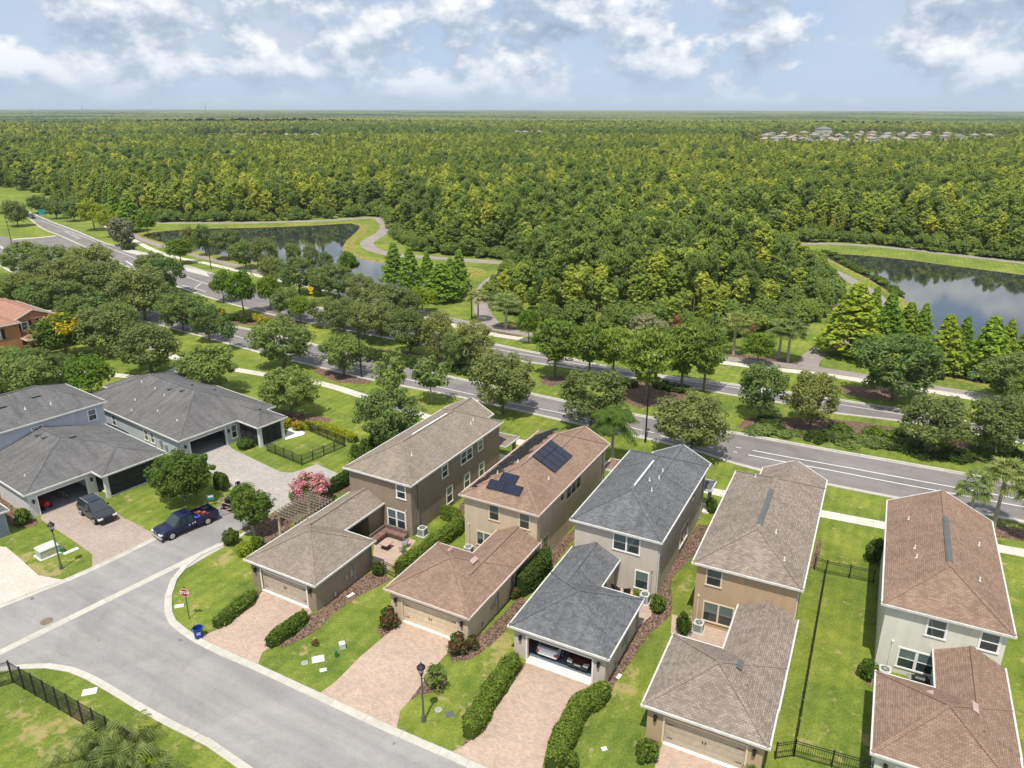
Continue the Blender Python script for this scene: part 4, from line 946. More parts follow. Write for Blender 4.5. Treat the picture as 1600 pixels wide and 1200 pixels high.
def tree(kind, name, loc, h=None, wd=None, rz=None, label=None, cat='tree', group=None, lod=False):
    cm, tm, H0, W0 = TM[kind]; sz = (h/H0) if h else 1.; sx = (wd/W0) if wd else sz
    t = empty(name, loc, rz if rz is not None else (loc[0]*7.3+loc[1]*3.1) % 6.28, label, cat, group); t.scale = (sx, sx, sz)
    child('crown', cm, t); child('trunk', tm, t)
    return t
def solve_h(b, ty):
    lo, hi = 0., 38.
    for _ in range(40):
        m_ = (lo+hi)/2
        if PJ((b.x, b.y, m_))[1] > ty: lo = m_
        else: hi = m_
    return m_
def T(kind, name, bx, by, ty, w_, label, cat='tree', group=None, g=None):
    if kind[:3] in ('oak', 'oli', 'bri', 'you') and (by-ty) < .84*w_: by = ty+.84*w_
    b = G(bx, by); dep = np.array([b.x, b.y, 3-CAMH])@_f
    # the crown leans to the camera by half its width: its visible top is the far upper rim
    h = solve_h(b, ty-1); return tree(kind, name, b, h, w_*dep/FPX*{'pine': 1.3, 'cyp0': 1.3, 'cyp1': 1.3, 'ycyp': 1.12, 'saba': (1.3 if by < 600 else .95)}.get(kind[:4], 1.06), None, label, cat, group)

ST = 'street trees along the boulevard'
trees = [
 ('oak0', 'oak_tree', 40, 606, 552, 105, 'olive oak directly behind the two-storey blue-grey house at the left edge', None),
 ('bright0', 'shade_tree', 146, 606, 556, 80, 'glossy bright green tree behind the blue-grey house, left of the single-storey roof', None),
 ('golden0', 'golden_rain_tree', 106, 558, 492, 92, 'tree topped with yellow flowers right beside the orange house', None),
 ('oak1', 'oak_tree', 56, 600, 542, 80, 'dark oak in front of the orange house, above the two-storey grey roof', None),
 ('olive0', 'oak_tree', 168, 555, 478, 90, 'dull olive oak just right of the yellow-flowered tree', None),
 ('olive1', 'oak_tree', 237, 571, 500, 98, 'broad olive oak beside the path fork behind the single-storey house', None),
 ('oak2', 'oak_tree', 326, 606, 537, 98, 'dark oak right behind the single-storey house near the path fork', None),
 ('olive2', 'oak_tree', 227, 493, 412, 104, 'large spreading olive oak on the verge left of the near carriageway', None),
 ('oak0', 'oak_tree', 287, 517, 452, 78, 'compact dark oak beside the near carriageway above the path fork', None),
 ('oak1', 'oak_tree', 328, 534, 472, 56, 'narrow dark oak on the verge next to a small young tree', None),
 ('young0', 'young_tree', 360, 546, 490, 34, 'small young tree on the verge left of the largest round oak', None),
 ('oak2', 'oak_tree', 444, 566, 490, 100, 'largest round dark oak by the near carriageway, alone on the lawn', None),
 ('oak0', 'oak_tree', 538, 586, 517, 76, 'grey-green round oak standing in a brown mulch bed beside the tall lamp post', None),
 ('oak1', 'oak_tree', 456, 650, 572, 92, 'dark oak on the lawn behind the fenced yard of the single-storey house', None),
 ('oak2', 'oak_tree', 608, 704, 600, 106, 'big dark oak right behind the taupe house', None),
 ('young0', 'young_tree', 611, 640, 546, 58, 'upright young tree peeking above the big oak behind the taupe house', None),
 ('young0', 'young_tree', 675, 629, 553, 64, 'young tree with a pale trunk on the kerb of the near carriageway', None),
 ('olive0', 'oak_tree', 785, 645, 549, 108, 'broad oak at the roadside above the ridge of the taupe house', None),
 ('olive1', 'oak_tree', 923, 670, 571, 112, 'broad oak at the roadside behind the cream house, above the feather palm', None),
 ('olive2', 'oak_tree', 1078, 712, 612, 122, 'broad yellowish oak at the roadside behind the charcoal roof', None),
 ('oak0', 'median_oak', 1186, 655, 558, 80, 'oak on the median beds, left of the pair beside each other', ST),
 ('olive1', 'median_oak', 1265, 668, 576, 86, 'rounded oak on the median just right of the taller oak', ST),
 ('olive2', 'median_oak', 1452, 692, 614, 112, 'wide oak on the median bed with sprawling shrubs, near the right edge', ST),
 ('olive0', 'median_oak', 1553, 712, 616, 104, 'yellow-tinged oak at the right edge of the photo on the median', ST),
 # median, middle and left
 ('pine0', 'pine_tree', 867, 589, 496, 62, 'leftmost slash pine of the median row, over a small mulch ring', ST),
 ('pine1', 'pine_tree', 920, 588, 505, 48, 'second slash pine of the median row, behind the broad roadside oak', ST),
 ('pine0', 'pine_tree', 957, 590, 508, 48, 'third slash pine of the median row', ST),
 ('pine1', 'pine_tree', 1008, 628, 512, 66, 'tallest slash pine of the median row, at the front edge of the mulch bed', ST),
 ('pine0', 'pine_tree', 1064, 610, 504, 60, 'broad slash pine right of the tallest one in the median row', ST),
 ('pine1', 'pine_tree', 1099, 611, 514, 50, 'rightmost slash pine of the median row', ST),
 ('olive2', 'median_oak', 736, 574, 500, 78, 'olive oak at the right end of the long median hedge', ST),
 ('olive0', 'median_oak', 684, 562, 486, 58, 'olive oak over the dark hedge, second from its right end', ST),
 ('olive1', 'median_oak', 642, 552, 476, 70, 'olive oak over the middle of the dark median hedge', ST),
 ('olive2', 'median_oak', 596, 537, 468, 66, 'olive oak over the left part of the dark median hedge', ST),
 ('olive0', 'median_oak', 538, 520, 464, 62, 'low olive oak on the median left of the dark hedge', ST),
 ('olive1', 'median_oak', 505, 510, 462, 52, 'low spreading oak on the median just below the yellow sign', ST),
 ('oak1', 'median_oak', 452, 498, 448, 52, 'small oak on the median behind the largest round oak', ST),
 ('bright0', 'median_tree', 423, 484, 430, 44, 'fresh green tree, rightmost of the three over yellow-green shrubs on the median', ST),
 ('bright0', 'median_tree', 381, 492, 420, 54, 'fresh green tree, middle one of three over yellow-green shrubs on the median', ST),
 ('bright0', 'median_tree', 350, 472, 421, 44, 'fresh green tree, leftmost of the three over yellow-green shrubs on the median', ST),
 ('oak0', 'oak_tree', 262, 460, 394, 66, 'dark oak on the median behind the large spreading olive oak', ST),
 ('olive1', 'oak_tree', 175, 462, 403, 88, 'olive oak on the verge above the path, left of the large spreading one', None),
 ('olive2', 'oak_tree', 150, 434, 378, 92, 'oak just below the asphalt junction', ST),
 ('oak1', 'oak_tree', 94, 430, 382, 72, 'oak left of the one below the asphalt junction', ST),
 ('oak2', 'oak_tree', 42, 418, 376, 68, 'oak at the left edge below the junction lamp post', ST),
 ('olive0', 'oak_tree', 120, 458, 400, 90, 'oak in the crowded group at left, below the junction oaks', None),
 ('oak0', 'oak_tree', 22, 478, 424, 62, 'dark oak at the left edge above the orange house', None),
 ('oak2', 'oak_tree', 66, 492, 436, 74, 'dark oak above the right end of the rosy roof', None),
 ('young0', 'young_tree', 150, 512, 456, 60, 'sparse tree between the yellow-flowered tree and the verge path', None),
 ('oak1', 'oak_tree', 120, 505, 462, 60, 'small oak beside the yellow-flowered tree, further back', None),
 ('oak2', 'oak_tree', 12, 600, 545, 66, 'oak cut by the left edge behind the two-storey grey roof', None),
 # north side
 ('olive0', 'oak_tree', 28, 354, 312, 40, 'olive tree on the grass island at the far left junction', None),
 ('oak1', 'oak_tree', 62, 331, 305, 34, 'small dark oak beside the far end of the boulevard', None),
 ('oak2', 'oak_tree', 89, 342, 307, 32, 'small dark oak right of the teal banner', None),
 ('oak0', 'oak_tree', 116, 346, 311, 34, 'grey-green oak between the small dark oaks and the lime tree', None),
 ('lime0', 'lime_green_tree', 148, 360, 312, 44, 'yellow-green tree, the brightest at the far left junction', None),
 ('lime0', 'lime_green_tree', 173, 371, 326, 34, 'smaller yellow-green tree behind the far carriageway', None),
 ('cyp0', 'cypress_tree', 182, 345, 290, 20, 'slim tall cypress behind the lime-green trees', None),
 ('cyp1', 'cypress_tree', 206, 362, 302, 36, 'broad dark green cypress between lime tree and round bright tree', None),
 ('bright0', 'round_tree', 232, 369, 328, 34, 'round vivid green tree standing alone by the far trail', None),
 ('grey0', 'crape_myrtle', 194, 384, 338, 42, 'greyish multi-stemmed tree over a dark shrub at the bus bay', None),
 ('bright0', 'verge_tree', 283, 409, 372, 48, 'flat-topped light tree over the trail in front of the left pond', None),
 ('dark', '', 0, 0, 0, 0, '', None),
 ('oak1', 'pond_tree', 322, 399, 350, 34, 'dark tree on the bank of the left pond beside the tall lamp', None),
 ('olive1', 'pond_tree', 296, 392, 352, 26, 'leftmost olive tree on the bank of the left pond', None),
 ('olive2', 'pond_tree', 358, 405, 356, 54, 'wide olive tree hiding the near shore of the left pond', None),
 ('oak2', 'pond_tree', 384, 420, 372, 48, 'grey-green tree in front of the wide pond tree', None),
 ('olive0', 'pond_tree', 416, 424, 370, 46, 'tall olive tree with brownish top before the pond', None),
 ('oak0', 'pond_tree', 460, 420, 375, 28, 'slim olive tree against the blue water of the left pond', None),
 ('olive1', 'pond_tree', 488, 426, 380, 30, 'brown-tinged tree against the water of the left pond', None),
 ('oak2', 'pond_tree', 512, 432, 392, 28, 'small olive tree left of the vivid green one at the pond', None),
 ('bright0', 'pond_tree', 547, 436, 392, 38, 'vivid green tree at the right end of the left pond', None),
 ('oak1', 'verge_tree', 468, 460, 400, 60, 'dark oak beside the white pavement left of the yellow sign', ST),
 ('oak2', 'verge_tree', 531, 466, 410, 60, 'grey-green oak with visible branches beside the pavement, right of the yellow sign', ST),
 ('olive0', 'verge_tree', 600, 492, 440, 76, 'large olive oak left of the lime cypress group', ST),
 ('olive1', 'verge_tree', 632, 500, 450, 60, 'olive oak below the cypress group', ST),
 ('cyp0', 'cypress_tree', 617, 448, 378, 34, 'leftmost cypress of the green group at the pond end', None),
 ('cyp1', 'cypress_tree', 642, 458, 384, 32, 'second cypress from the left in the group at the pond end', None),
 ('cyp0', 'cypress_tree', 668, 446, 394, 24, 'short slim cypress at the back of the green group', None),
 ('cyp1', 'cypress_tree', 690, 470, 410, 54, 'widest cypress of the green group, at its front', None),
 ('cyp0', 'cypress_tree', 718, 462, 388, 30, 'tallest right-hand cypress of the green group', None),
 ('cyp1', 'cypress_tree', 704, 452, 402, 26, 'small cypress tucked between the two right-hand ones', None),
 ('lime0', 'verge_tree', 660, 490, 450, 58, 'yellow-green bushy tree in front of the cypress group', None),
 ('sabal0', 'cabbage_palm', 747, 502, 454, 30, 'fan palm left of the trail that enters the wood', None),
 ('sabal1', 'cabbage_palm', 790, 514, 462, 42, 'fan palm in the mulch bed at the foot of the wood', None),
 ('bright0', 'verge_tree', 826, 536, 482, 42, 'bright green bushy tree left of the pine row', None),
 ('sabal0', 'cabbage_palm', 1146, 554, 492, 40, 'fan palm in the long mulch bed behind the pine row', None),
 ('sabal1', 'cabbage_palm', 1215, 561, 502, 38, 'left fan palm of the close pair by the pond path', None),
 ('sabal0', 'cabbage_palm', 1231, 566, 504, 42, 'right fan palm of the close pair by the pond path', None),
 ('bright0', 'verge_tree', 1183, 571, 518, 56, 'bright green bushy tree between the single palm and the pair', None),
 ('grey0', 'pale_shrub_tree', 1012, 531, 492, 60, 'pale grey-leaved tree at the edge of the wood', None),
 ('ycyp0', 'cypress_tree', 1326, 556, 440, 92, 'huge yellow-green cypress beside the pond path', None),
 ('ycyp1', 'cypress_tree', 1358, 530, 446, 34, 'golden cypress just behind the huge yellow-green one', None),
 ('cyp0', 'cypress_tree', 1381, 545, 456, 42, 'blue-green cypress between the huge one and the water', None),
 ('ycyp0', 'cypress_tree', 1413, 540, 471, 46, 'orange-tipped cypress at the left bank of the right pond', None),
 ('cyp1', 'cypress_tree', 1435, 545, 472, 28, 'slim green cypress at the left bank of the right pond', None),
 ('oak0', 'live_oak', 1392, 606, 512, 138, 'massive dark live oak over the pavement before the cypresses', None),
 ('ycyp1', 'cypress_tree', 1468, 582, 490, 58, 'orange-topped cypress right of the massive live oak', None),
 ('cyp0', 'cypress_tree', 1498, 568, 493, 30, 'narrow green cypress behind the orange-topped one at the pond', None),
 ('cyp1', 'cypress_tree', 1535, 592, 492, 56, 'tall pointed green cypress in front of the right pond', None),
 ('ycyp0', 'cypress_tree', 1564, 580, 498, 38, 'golden cypress between the pointed green one and the right edge', None),
 ('ycyp1', 'cypress_tree', 1592, 590, 508, 44, 'golden-green cypress cut by the right edge at the pond', None),
 ('oak2', 'live_oak', 1572, 626, 548, 96, 'dark live oak at the right edge over the pavement', None),
 ('sabal1', 'cabbage_palm', 1508, 830, 740, 62, 'fan palm half hidden behind the reddish brown roof', None),
 ('sabal0', 'cabbage_palm', 1552, 822, 724, 78, 'tall fan palm by the pavement at the right edge', None),
 ('sabal1', 'cabbage_palm', 1602, 846, 748, 64, 'fan palm cut by the right edge of the photo', None),
 ('oak2', 'oak_tree', 192, 545, 470, 62, 'dark oak behind the dull olive one, right of the yellow flowers', None),
 ('oak0', 'oak_tree', 96, 600, 548, 58, 'dark oak between the two-storey grey roof and the bright green tree', None),
 ('oak1', 'oak_tree', 20, 580, 540, 52, 'dark oak cut by the left edge below the orange house', None),
 ('olive0', 'oak_tree', 44, 470, 424, 64, 'olive oak between the orange house roof and the junction oaks', None),
 ('oak2', 'oak_tree', 105, 482, 436, 62, 'dark oak above the tree with yellow flowers', None),
 ('olive1', 'oak_tree', 62, 446, 400, 60, 'olive oak left of the crowded group below the junction', None),
 ('olive2', 'oak_tree', 242, 440, 392, 52, 'olive oak touching the far carriageway at left', ST),
 ('bright0', 'median_tree', 470, 505, 462, 40, 'fresh green tree on the median behind the largest round oak, right side', ST),
 ('olive2', 'median_oak', 570, 528, 470, 56, 'olive oak over the dark hedge, leftmost', ST),
 ('olive0', 'verge_tree', 566, 478, 428, 52, 'olive oak between the branching oak and the cypress group', ST),
 ('oak2', 'verge_tree', 500, 462, 416, 44, 'dark oak beside the yellow sign on its right', ST),
 ('olive1', 'verge_tree', 430, 448, 398, 46, 'olive oak beside the pavement in front of the left pond', ST),
 ('oak0', 'median_oak', 714, 580, 512, 50, 'dark oak low over the right end of the median hedge', ST),
 ('bright0', 'verge_tree', 884, 545, 500, 40, 'bright bushy tree behind the left end of the pine row', ST),
 ('oak2', 'live_oak', 1602, 655, 580, 70, 'dark live oak cut by the right edge above the median', None),
 ('feather', 'feather_palm', 957, 728, 640, 68, 'feathery palm between the brown roof and the charcoal roof', None),
]
for t_ in trees:
    if not t_[1]: continue
    T(t_[0], t_[1], t_[2], t_[3], t_[4], t_[5], t_[6], 'palm' if 'palm' in t_[1] else 'tree', t_[7])
# garden trees near the houses
T('ficus', 'shade_tree', 290, 782, 707, 100, 'dense round-crowned tree on the lawn beside the navy pickup')
T('magnolia', 'garden_tree', 398, 836, 765, 66, 'small broad-leaved tree with pale stems at the end of the street')
T('magnolia', 'garden_tree', 384, 800, 757, 42, 'upper small tree right behind the landscaping trailer')
T('myrtle', 'crape_myrtle', 487, 792, 741, 72, 'pink flowering crape myrtle behind the pergola')
for i, (bx, by, ty, w_) in enumerate([(556, 724, 692, 13), (571, 716, 684, 15), (583, 708, 680, 13)]):
    T('juniper', 'juniper', bx, by, ty, w_, ('leftmost', 'middle', 'rightmost')[i]+' of three slim junipers left of the taupe roof', 'tree', 'slim junipers')

# ---- shrubs and hedges
def shrub_mesh(name, leaf, seed, n=16, per=70, rc=.42, size=.085, leaf2=None, f2=.3, W_=2., H_=1.4, up=.4):
    rs = np.random.RandomState(seed); C_, R2 = clumps(rs, n, W_/2-rc*.6, H_/2-rc*.3, H_/2, rc, 'full', .85)
    P, T_, B_ = leafcloud(rs, C_, R2, per, size, up); P[:, 2] = np.maximum(P[:, 2], .03)
    mi = None
    if leaf2:
        mi = np.where(rs.rand(len(P)) < f2*np.clip(P[:, 2]/H_*1.6, 0, 1.6), 1, 0)
    return quads(name, P, T_, B_, [LM[leaf]]+([LM[leaf2]] if leaf2 else []), mi)
SM = {'round': shrub_mesh('round_shrub', 'hedge', 80, 22, 90, .38), 'dark': shrub_mesh('dark_shrub', 'hedge2', 81, 22, 90, .38), 'lime': shrub_mesh('lime_shrub', 'lime', 82, 18), 'red': shrub_mesh('red_shrub', 'hedge2', 83, 16, 60, .36, .1, 'redl', .32, W_=1.6, H_=1.8, up=.9),
      'yellow': shrub_mesh('yellow_shrub', 'mid', 84, 16, 70, .4, leaf2='yellow', f2=.7), 'bed': shrub_mesh('bed_shrub', 'oak', 85, 18, 45, .5, .14, W_=3, H_=1.0), 'bed2': shrub_mesh('bed_shrub2', 'dark', 86, 18, 45, .5, .14, W_=3, H_=1.2),
      'gold': shrub_mesh('gold_shrub', 'lime', 87, 16, 50, .45, .12, 'yellow', .4, W_=3, H_=1.), 'rose': shrub_mesh('rose_shrub', 'oak2', 88, 14, 55, .4, .09, 'hedge', .5, W_=1.7, H_=2.0)}
def shrub(kind, px_, py_, wd, h, label, name='shrub', group=None, z=0):
    b = G(px_, py_, z); me = SM[kind]; ex = {'red': (1.6, 1.8), 'bed': (3, 1.), 'bed2': (3, 1.2), 'gold': (3, 1.), 'rose': (1.7, 2.)}.get(kind, (2., 1.4))
    o = bpy.data.objects.new(name, me); col.objects.link(o); o.location = b; o.scale = (wd/ex[0], wd/ex[0], h/ex[1]); o.rotation_euler = (0, 0, (px_*1.7) % 6.28)
    return tag(o, label, 'shrub', group)
def hedge(line, wd, h, label, leaf='hedge', dens=520, size=.075, name='hedge', seed=1, rnd=.25):
    """clipped hedge swept along a world polyline"""
    L = smooth_line(line, step=.35); rs = np.random.RandomState(seed); n = len(L); b = MB(); rings = []
    D_ = [((L[min(i+1, n-1)]-L[max(i-1, 0)]).normalized()) for i in range(n)]
    prof = [(-.5, .0), (-.52, .3), (-.5, .75), (-.38, .94), (0, 1.), (.38, .94), (.5, .75), (.52, .3), (.5, .0)]
    for i, p in enumerate(L):
        nl = Vector((-D_[i].y, D_[i].x)); e = min(i, n-1-i)*.35; k = min(1, .55+e*.8)
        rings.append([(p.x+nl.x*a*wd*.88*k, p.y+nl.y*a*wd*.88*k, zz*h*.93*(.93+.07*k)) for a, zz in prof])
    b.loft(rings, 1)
    per = sum((L[i+1]-L[i]).length for i in range(n-1)); N_ = int(per*dens*(h*2+wd)/2.6)
    ii = rs.randint(0, n-1, N_); tt = rs.rand(N_)
    s = rs.rand(N_)*(2*h+wd); P = np.zeros((N_, 3)); Nn = np.zeros((N_, 3))
    for j in range(N_):
        p = L[ii[j]].lerp(L[ii[j]+1], tt[j]); d = D_[ii[j]]; nl = Vector((-d.y, d.x)); e = min(ii[j], n-2-ii[j])*.35; k = min(1, .55+e*.8)
        if s[j] < h: a, zz, nn = -.5, s[j]/h, (-1, .25)
        elif s[j] < h+wd: a, zz, nn = (s[j]-h)/wd-.5, 1., (0, 1)
        else: a, zz, nn = .5, (s[j]-h-wd)/h, (1, .25)
        if abs(a) > .3 and zz > .8: zz = min(zz, 1-.35*(abs(a)-.3)/.2*.8); a *= .97
        bump_ = 1+.10*math.sin(p.x*2.3+p.y*1.1+zz*3)+.06*math.sin(p.y*5.1+a*4)
        P[j] = (p.x+nl.x*a*wd*k*bump_, p.y+nl.y*a*wd*k*bump_, zz*h*(.96+.05*bump_)); Nn[j] = (nl.x*nn[0], nl.y*nn[0], nn[1])
    P += rs.normal(size=P.shape)*.035; P[:, 2] = np.maximum(P[:, 2], .03)
    Nn = unit(Nn+rs.normal(size=P.shape)*.5); A = unit(np.cross(Nn, rs.normal(size=P.shape))); B2 = np.cross(Nn, A); sz = size*rs.uniform(.6, 1.4, (N_, 1))
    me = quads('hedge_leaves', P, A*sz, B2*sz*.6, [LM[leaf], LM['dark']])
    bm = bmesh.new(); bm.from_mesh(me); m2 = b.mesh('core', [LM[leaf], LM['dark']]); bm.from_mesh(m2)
    org = Vector((L[0].x, L[0].y, 0)); bmesh.ops.translate(bm, verts=bm.verts, vec=-org); bm.to_mesh(me); bm.free(); bpy.data.meshes.remove(m2)
    o = bpy.data.objects.new(name, me); col.objects.link(o); o.location = org
    return tag(o, label, 'hedge')
hedge(gpx([(338, 982), (398, 934)]), 1.1, .85, 'clipped hedge on the left side of the leftmost pink driveway', seed=2)
hedge(gpx([(420, 1012), (478, 968)]), 1.1, .9, 'clipped hedge on the right side of the leftmost pink driveway', seed=3)
hedge(gpx([(622, 897), (660, 872), (700, 843), (716, 826), (708, 812), (690, 808)]), 1.25, 1.3, 'long hooked hedge between the taupe and the cream house', seed=4)
hedge(gpx([(732, 1155), (748, 1125), (768, 1092), (790, 1058), (806, 1040)]), 1.3, 1.15, 'tall hedge left of the driveway of the open garage', seed=5)
hedge(gpx([(862, 1206), (882, 1160), (905, 1115), (930, 1098), (948, 1088)]), 1.35, 1.2, 'curved hedge right of the driveway of the open garage', seed=6)
hedge(gpx([(812, 932), (838, 905), (855, 882)]), 1.3, 1.9, 'tall hedge between the cream house and the charcoal-roofed garage', 'hedge2', seed=7)
hedge(gpx([(516, 772), (550, 750)]), 1.0, 1.5, 'hedge at the far corner of the grey paved drive behind the crape myrtle', 'hedge2', seed=8)
hedge(gpx([(440, 812), (470, 797), (512, 780)]), .9, .9, 'low hedge running behind the pergola beams', seed=9)
hedge(gpx([(470, 668), (505, 672), (540, 684), (556, 692)]), 1.3, .9, 'yellow-green hedge outside the fenced lawn', 'lime', seed=10)
hedge(gpx([(340, 758), (354, 765)]), 1.4, 1.6, 'short block hedge between the round tree and the grey drive', 'hedge2', seed=11)
sh = [('round', 1028, 955, 1.5, 1.5, 'round clipped shrub at the right front corner of the greige house'), ('dark', 1068, 990, 1.4, 2.0, 'tall dark shrub left of the patio of the golden tan house'),
      ('round', 1008, 1186, 1.7, 1.4, 'round shrub left of the garage door of the golden tan house'), ('dark', 592, 897, 1.4, 1.4, 'dark shrub at the patio corner behind the leftmost garage'),
      ('red', 607, 982, 1.6, 1.9, 'dark red and green shrub left of the cream garage door'), ('red', 714, 1022, 1.6, 1.8, 'reddish shrub right of the cream garage door with yellow leaves below'), ('red', 736, 1014, 1.1, 1.2, 'low red shrub at the corner of the cream garage'),
      ('red', 805, 935, .9, 1.2, 'single pink-red cordyline beside the tall hedge'), ('rose', 682, 1074, 1.9, 2.1, 'loose rose bush with pale flowers by the middle street lamp'),
      ('round', 38, 818, 1.8, 1.6, 'clipped shrub at the left corner of the open garage with the SUV'), ('dark', 384, 700, 2.2, 1.3, 'rounded shrub before the screened porch of the single-storey house'),
      ('dark', 362, 850, 1.7, 1.6, 'dark round shrub at the corner where the street bends'), ('lime', 384, 866, 1.9, 1.3, 'lime green shrub left of the taupe garage'), ('round', 404, 856, 1.4, 1.2, 'small green shrub touching the taupe garage corner'),
      ('yellow', 450, 668, 1.6, 1.2, 'yellow flowering shrub left of the white slab'), ('yellow', 466, 672, 1.6, 1.2, 'yellow flowering shrub right behind the white slab'),
      ('dark', 1366, 878, 2.0, 2.4, 'tall dark shrub against the wall of the pale sage house'), ('round', 1352, 1060, 1.4, 1.6, 'oval shrub beside the garage of the pale sage house'),
      ('dark', 1112, 800, 1.4, 1.6, 'shrub at the rear corner of the greige house'), ('lime', 680, 848, 1.4, 1.2, 'yellow-green shrub beside the air conditioner of the taupe house'), ('lime', 662, 870, 1.3, 1.1, 'light shrub at the patio end under the hooked hedge'),
      ('gold', 352, 790, .1, .1, ''), ('round', 893, 1196, 1.1, 1.0, 'small shrub under the curved hedge at the bottom edge'), ('round', 1176, 1206, 1.2, .9, 'shrub at the foot of the golden tan garage, cut by the bottom edge'),
      ('bed2', 200, 390, 4.5, 1.5, 'dark low shrub under the greyish tree at the bus bay'), ('bed2', 1462, 590, 3.0, 1.4, 'dark shrub on the bank of the right pond'), ('red', 492, 1098+(-90), .6, .5, 'tiny reddish plant in its own ring on the lawn')]
for s_ in sh:
    if s_[5]: shrub(*s_)
SM['grass_tuft'] = SM['bed']
bed = [(575, 560), (590, 563), (606, 566), (622, 569), (640, 572), (656, 575), (672, 578), (690, 582), (706, 585), (585, 569), (600, 572), (618, 575), (636, 578), (655, 581), (674, 585), (560, 556), (722, 588), (738, 590)]
BG = 'low shrubs of the median hedge'
for i, p in enumerate(bed): shrub('bed2', p[0], p[1]-6, 3.6, 1.1, 'low dark green shrub in the long hedge on the median, left half', group=BG)
for i, (x_, y_, k_) in enumerate([(300, 496, 'gold'), (318, 500, 'gold'), (336, 497, 'gold'), (352, 501, 'bed2'), (368, 500, 'bed2'), (386, 503, 'bed2'), (400, 501, 'gold'), (330, 506, 'gold'), (412, 506, 'gold'), (344, 492, 'gold')]):
    shrub(k_, x_, y_, 3.2, 1.2, 'yellow-green or dark shrub under the three fresh green median trees', group='shrubs under the fresh green trees')
rg = random.Random(3)
for i in range(70):
    t_ = rg.random(); x_ = 1180+t_*440; y_ = 664+t_*58+rg.uniform(-8, 12)
    shrub(rg.choice(['bed', 'bed2', 'bed']), x_, y_, rg.uniform(2.0, 4.0), rg.uniform(.35, .7), 'low sprawling shrub in the mulch bed of the median at right', group='sprawling median shrubs')
shrub('round', 1375, 684, 4.0, 1.1, 'bright mounded shrub in the middle of the right median bed'); shrub('round', 1312, 676, 3.4, 1.1, 'bright mounded shrub at the left of the right median bed'); shrub('round', 1404, 683, 2.6, 1.0, 'smaller mounded shrub just right of the mounded one')
for i, (x_, y_) in enumerate([(1040, 606), (1052, 609), (1030, 603), (1064, 612), (985, 602), (972, 604)]): shrub('bed2', x_, y_, 3.2, .9, 'low shrub at the foot of the pine row', group='low shrubs under the pines')
for i, (x_, y_) in enumerate([(1302, 399), (1320, 412), (1338, 422), (1352, 428), (1366, 436), (1380, 444), (1392, 452), (1402, 461), (1290, 396), (1310, 405), (1330, 418), (1374, 440), (1398, 457), (1346, 426)]):
    shrub('round', x_, y_, 3.4, 1.0, 'bush on the left bank of the right pond', group='bushes along the pond bank')
# clump of low palms in the lower left corner
for i, (x_, y_, s_) in enumerate([(150, 1180, 2.6), (205, 1172, 3.0), (215, 1215, 3.0), (165, 1222, 3.0), (110, 1215, 2.6), (260, 1225, 2.2), (80, 1235, 2.4)]):
    b_ = G(x_, y_); tree('lowpalm', 'low_palm', b_, s_*.8, s_*1.25, i*1.1, 'feathery low palm in the clump at the lower left corner', 'palm', 'low palms in the corner clump')
shrub('lime', 235, 1210, 1.8, 1.6, 'yellow-green shrub in the corner palm clump')
# ------------------------------------------------------------------ vehicles
PAINT = lambda n, c: plain(n, c, .22, .6, .15, var=.04)
P_navy = PAINT('navy_paint', (.008, .012, .05)); P_suv = PAINT('graphite_paint', (.03, .034, .042)); P_white = PAINT('white_car_paint', (.72, .73, .74)); P_wine = PAINT('dark_red_paint', (.075, .012, .014))
M['lamp_glass'] = plain('headlight_glass', (.75, .75, .72), .15, .6); M['tail'] = plain('tail_light', (.35, .01, .01), .25, .5)
def ring(y, zs, ws):
    """closed cross-section from (half width, z) pairs, bottom to top"""
    r = [(w_, y, z_) for w_, z_ in zip(ws, zs)]; return r+[(-w_, y, z_) for w_, z_ in list(zip(ws, zs))[::-1]]
def wheel(t, x, y, r, wd=.24, rim='silver'):
    b = MB(); s = 1 if x > 0 else -1
    b.tube([(x-s*wd/2, y, r), (x-s*wd*.45, y, r), (x+s*wd*.45, y, r), (x+s*wd/2, y, r)], [r*.9, r, r, r*.9], 20)
    w_ = b.build('wheel', M['rubber'], t)
    c = MB(); c.tube([(x+s*wd*.45, y, r), (x+s*(wd/2+.012), y, r)], [r*.62, r*.62], 18)
    for k in range(6):
        a = k*math.pi/3; c.bar((x+s*(wd/2+.02), y, r), (x+s*(wd/2+.02), y+r*.58*math.cos(a), r+r*.58*math.sin(a)), .07, .03, 0, up=(1, 0, 0))
    c.build('rim', M[rim], w_)
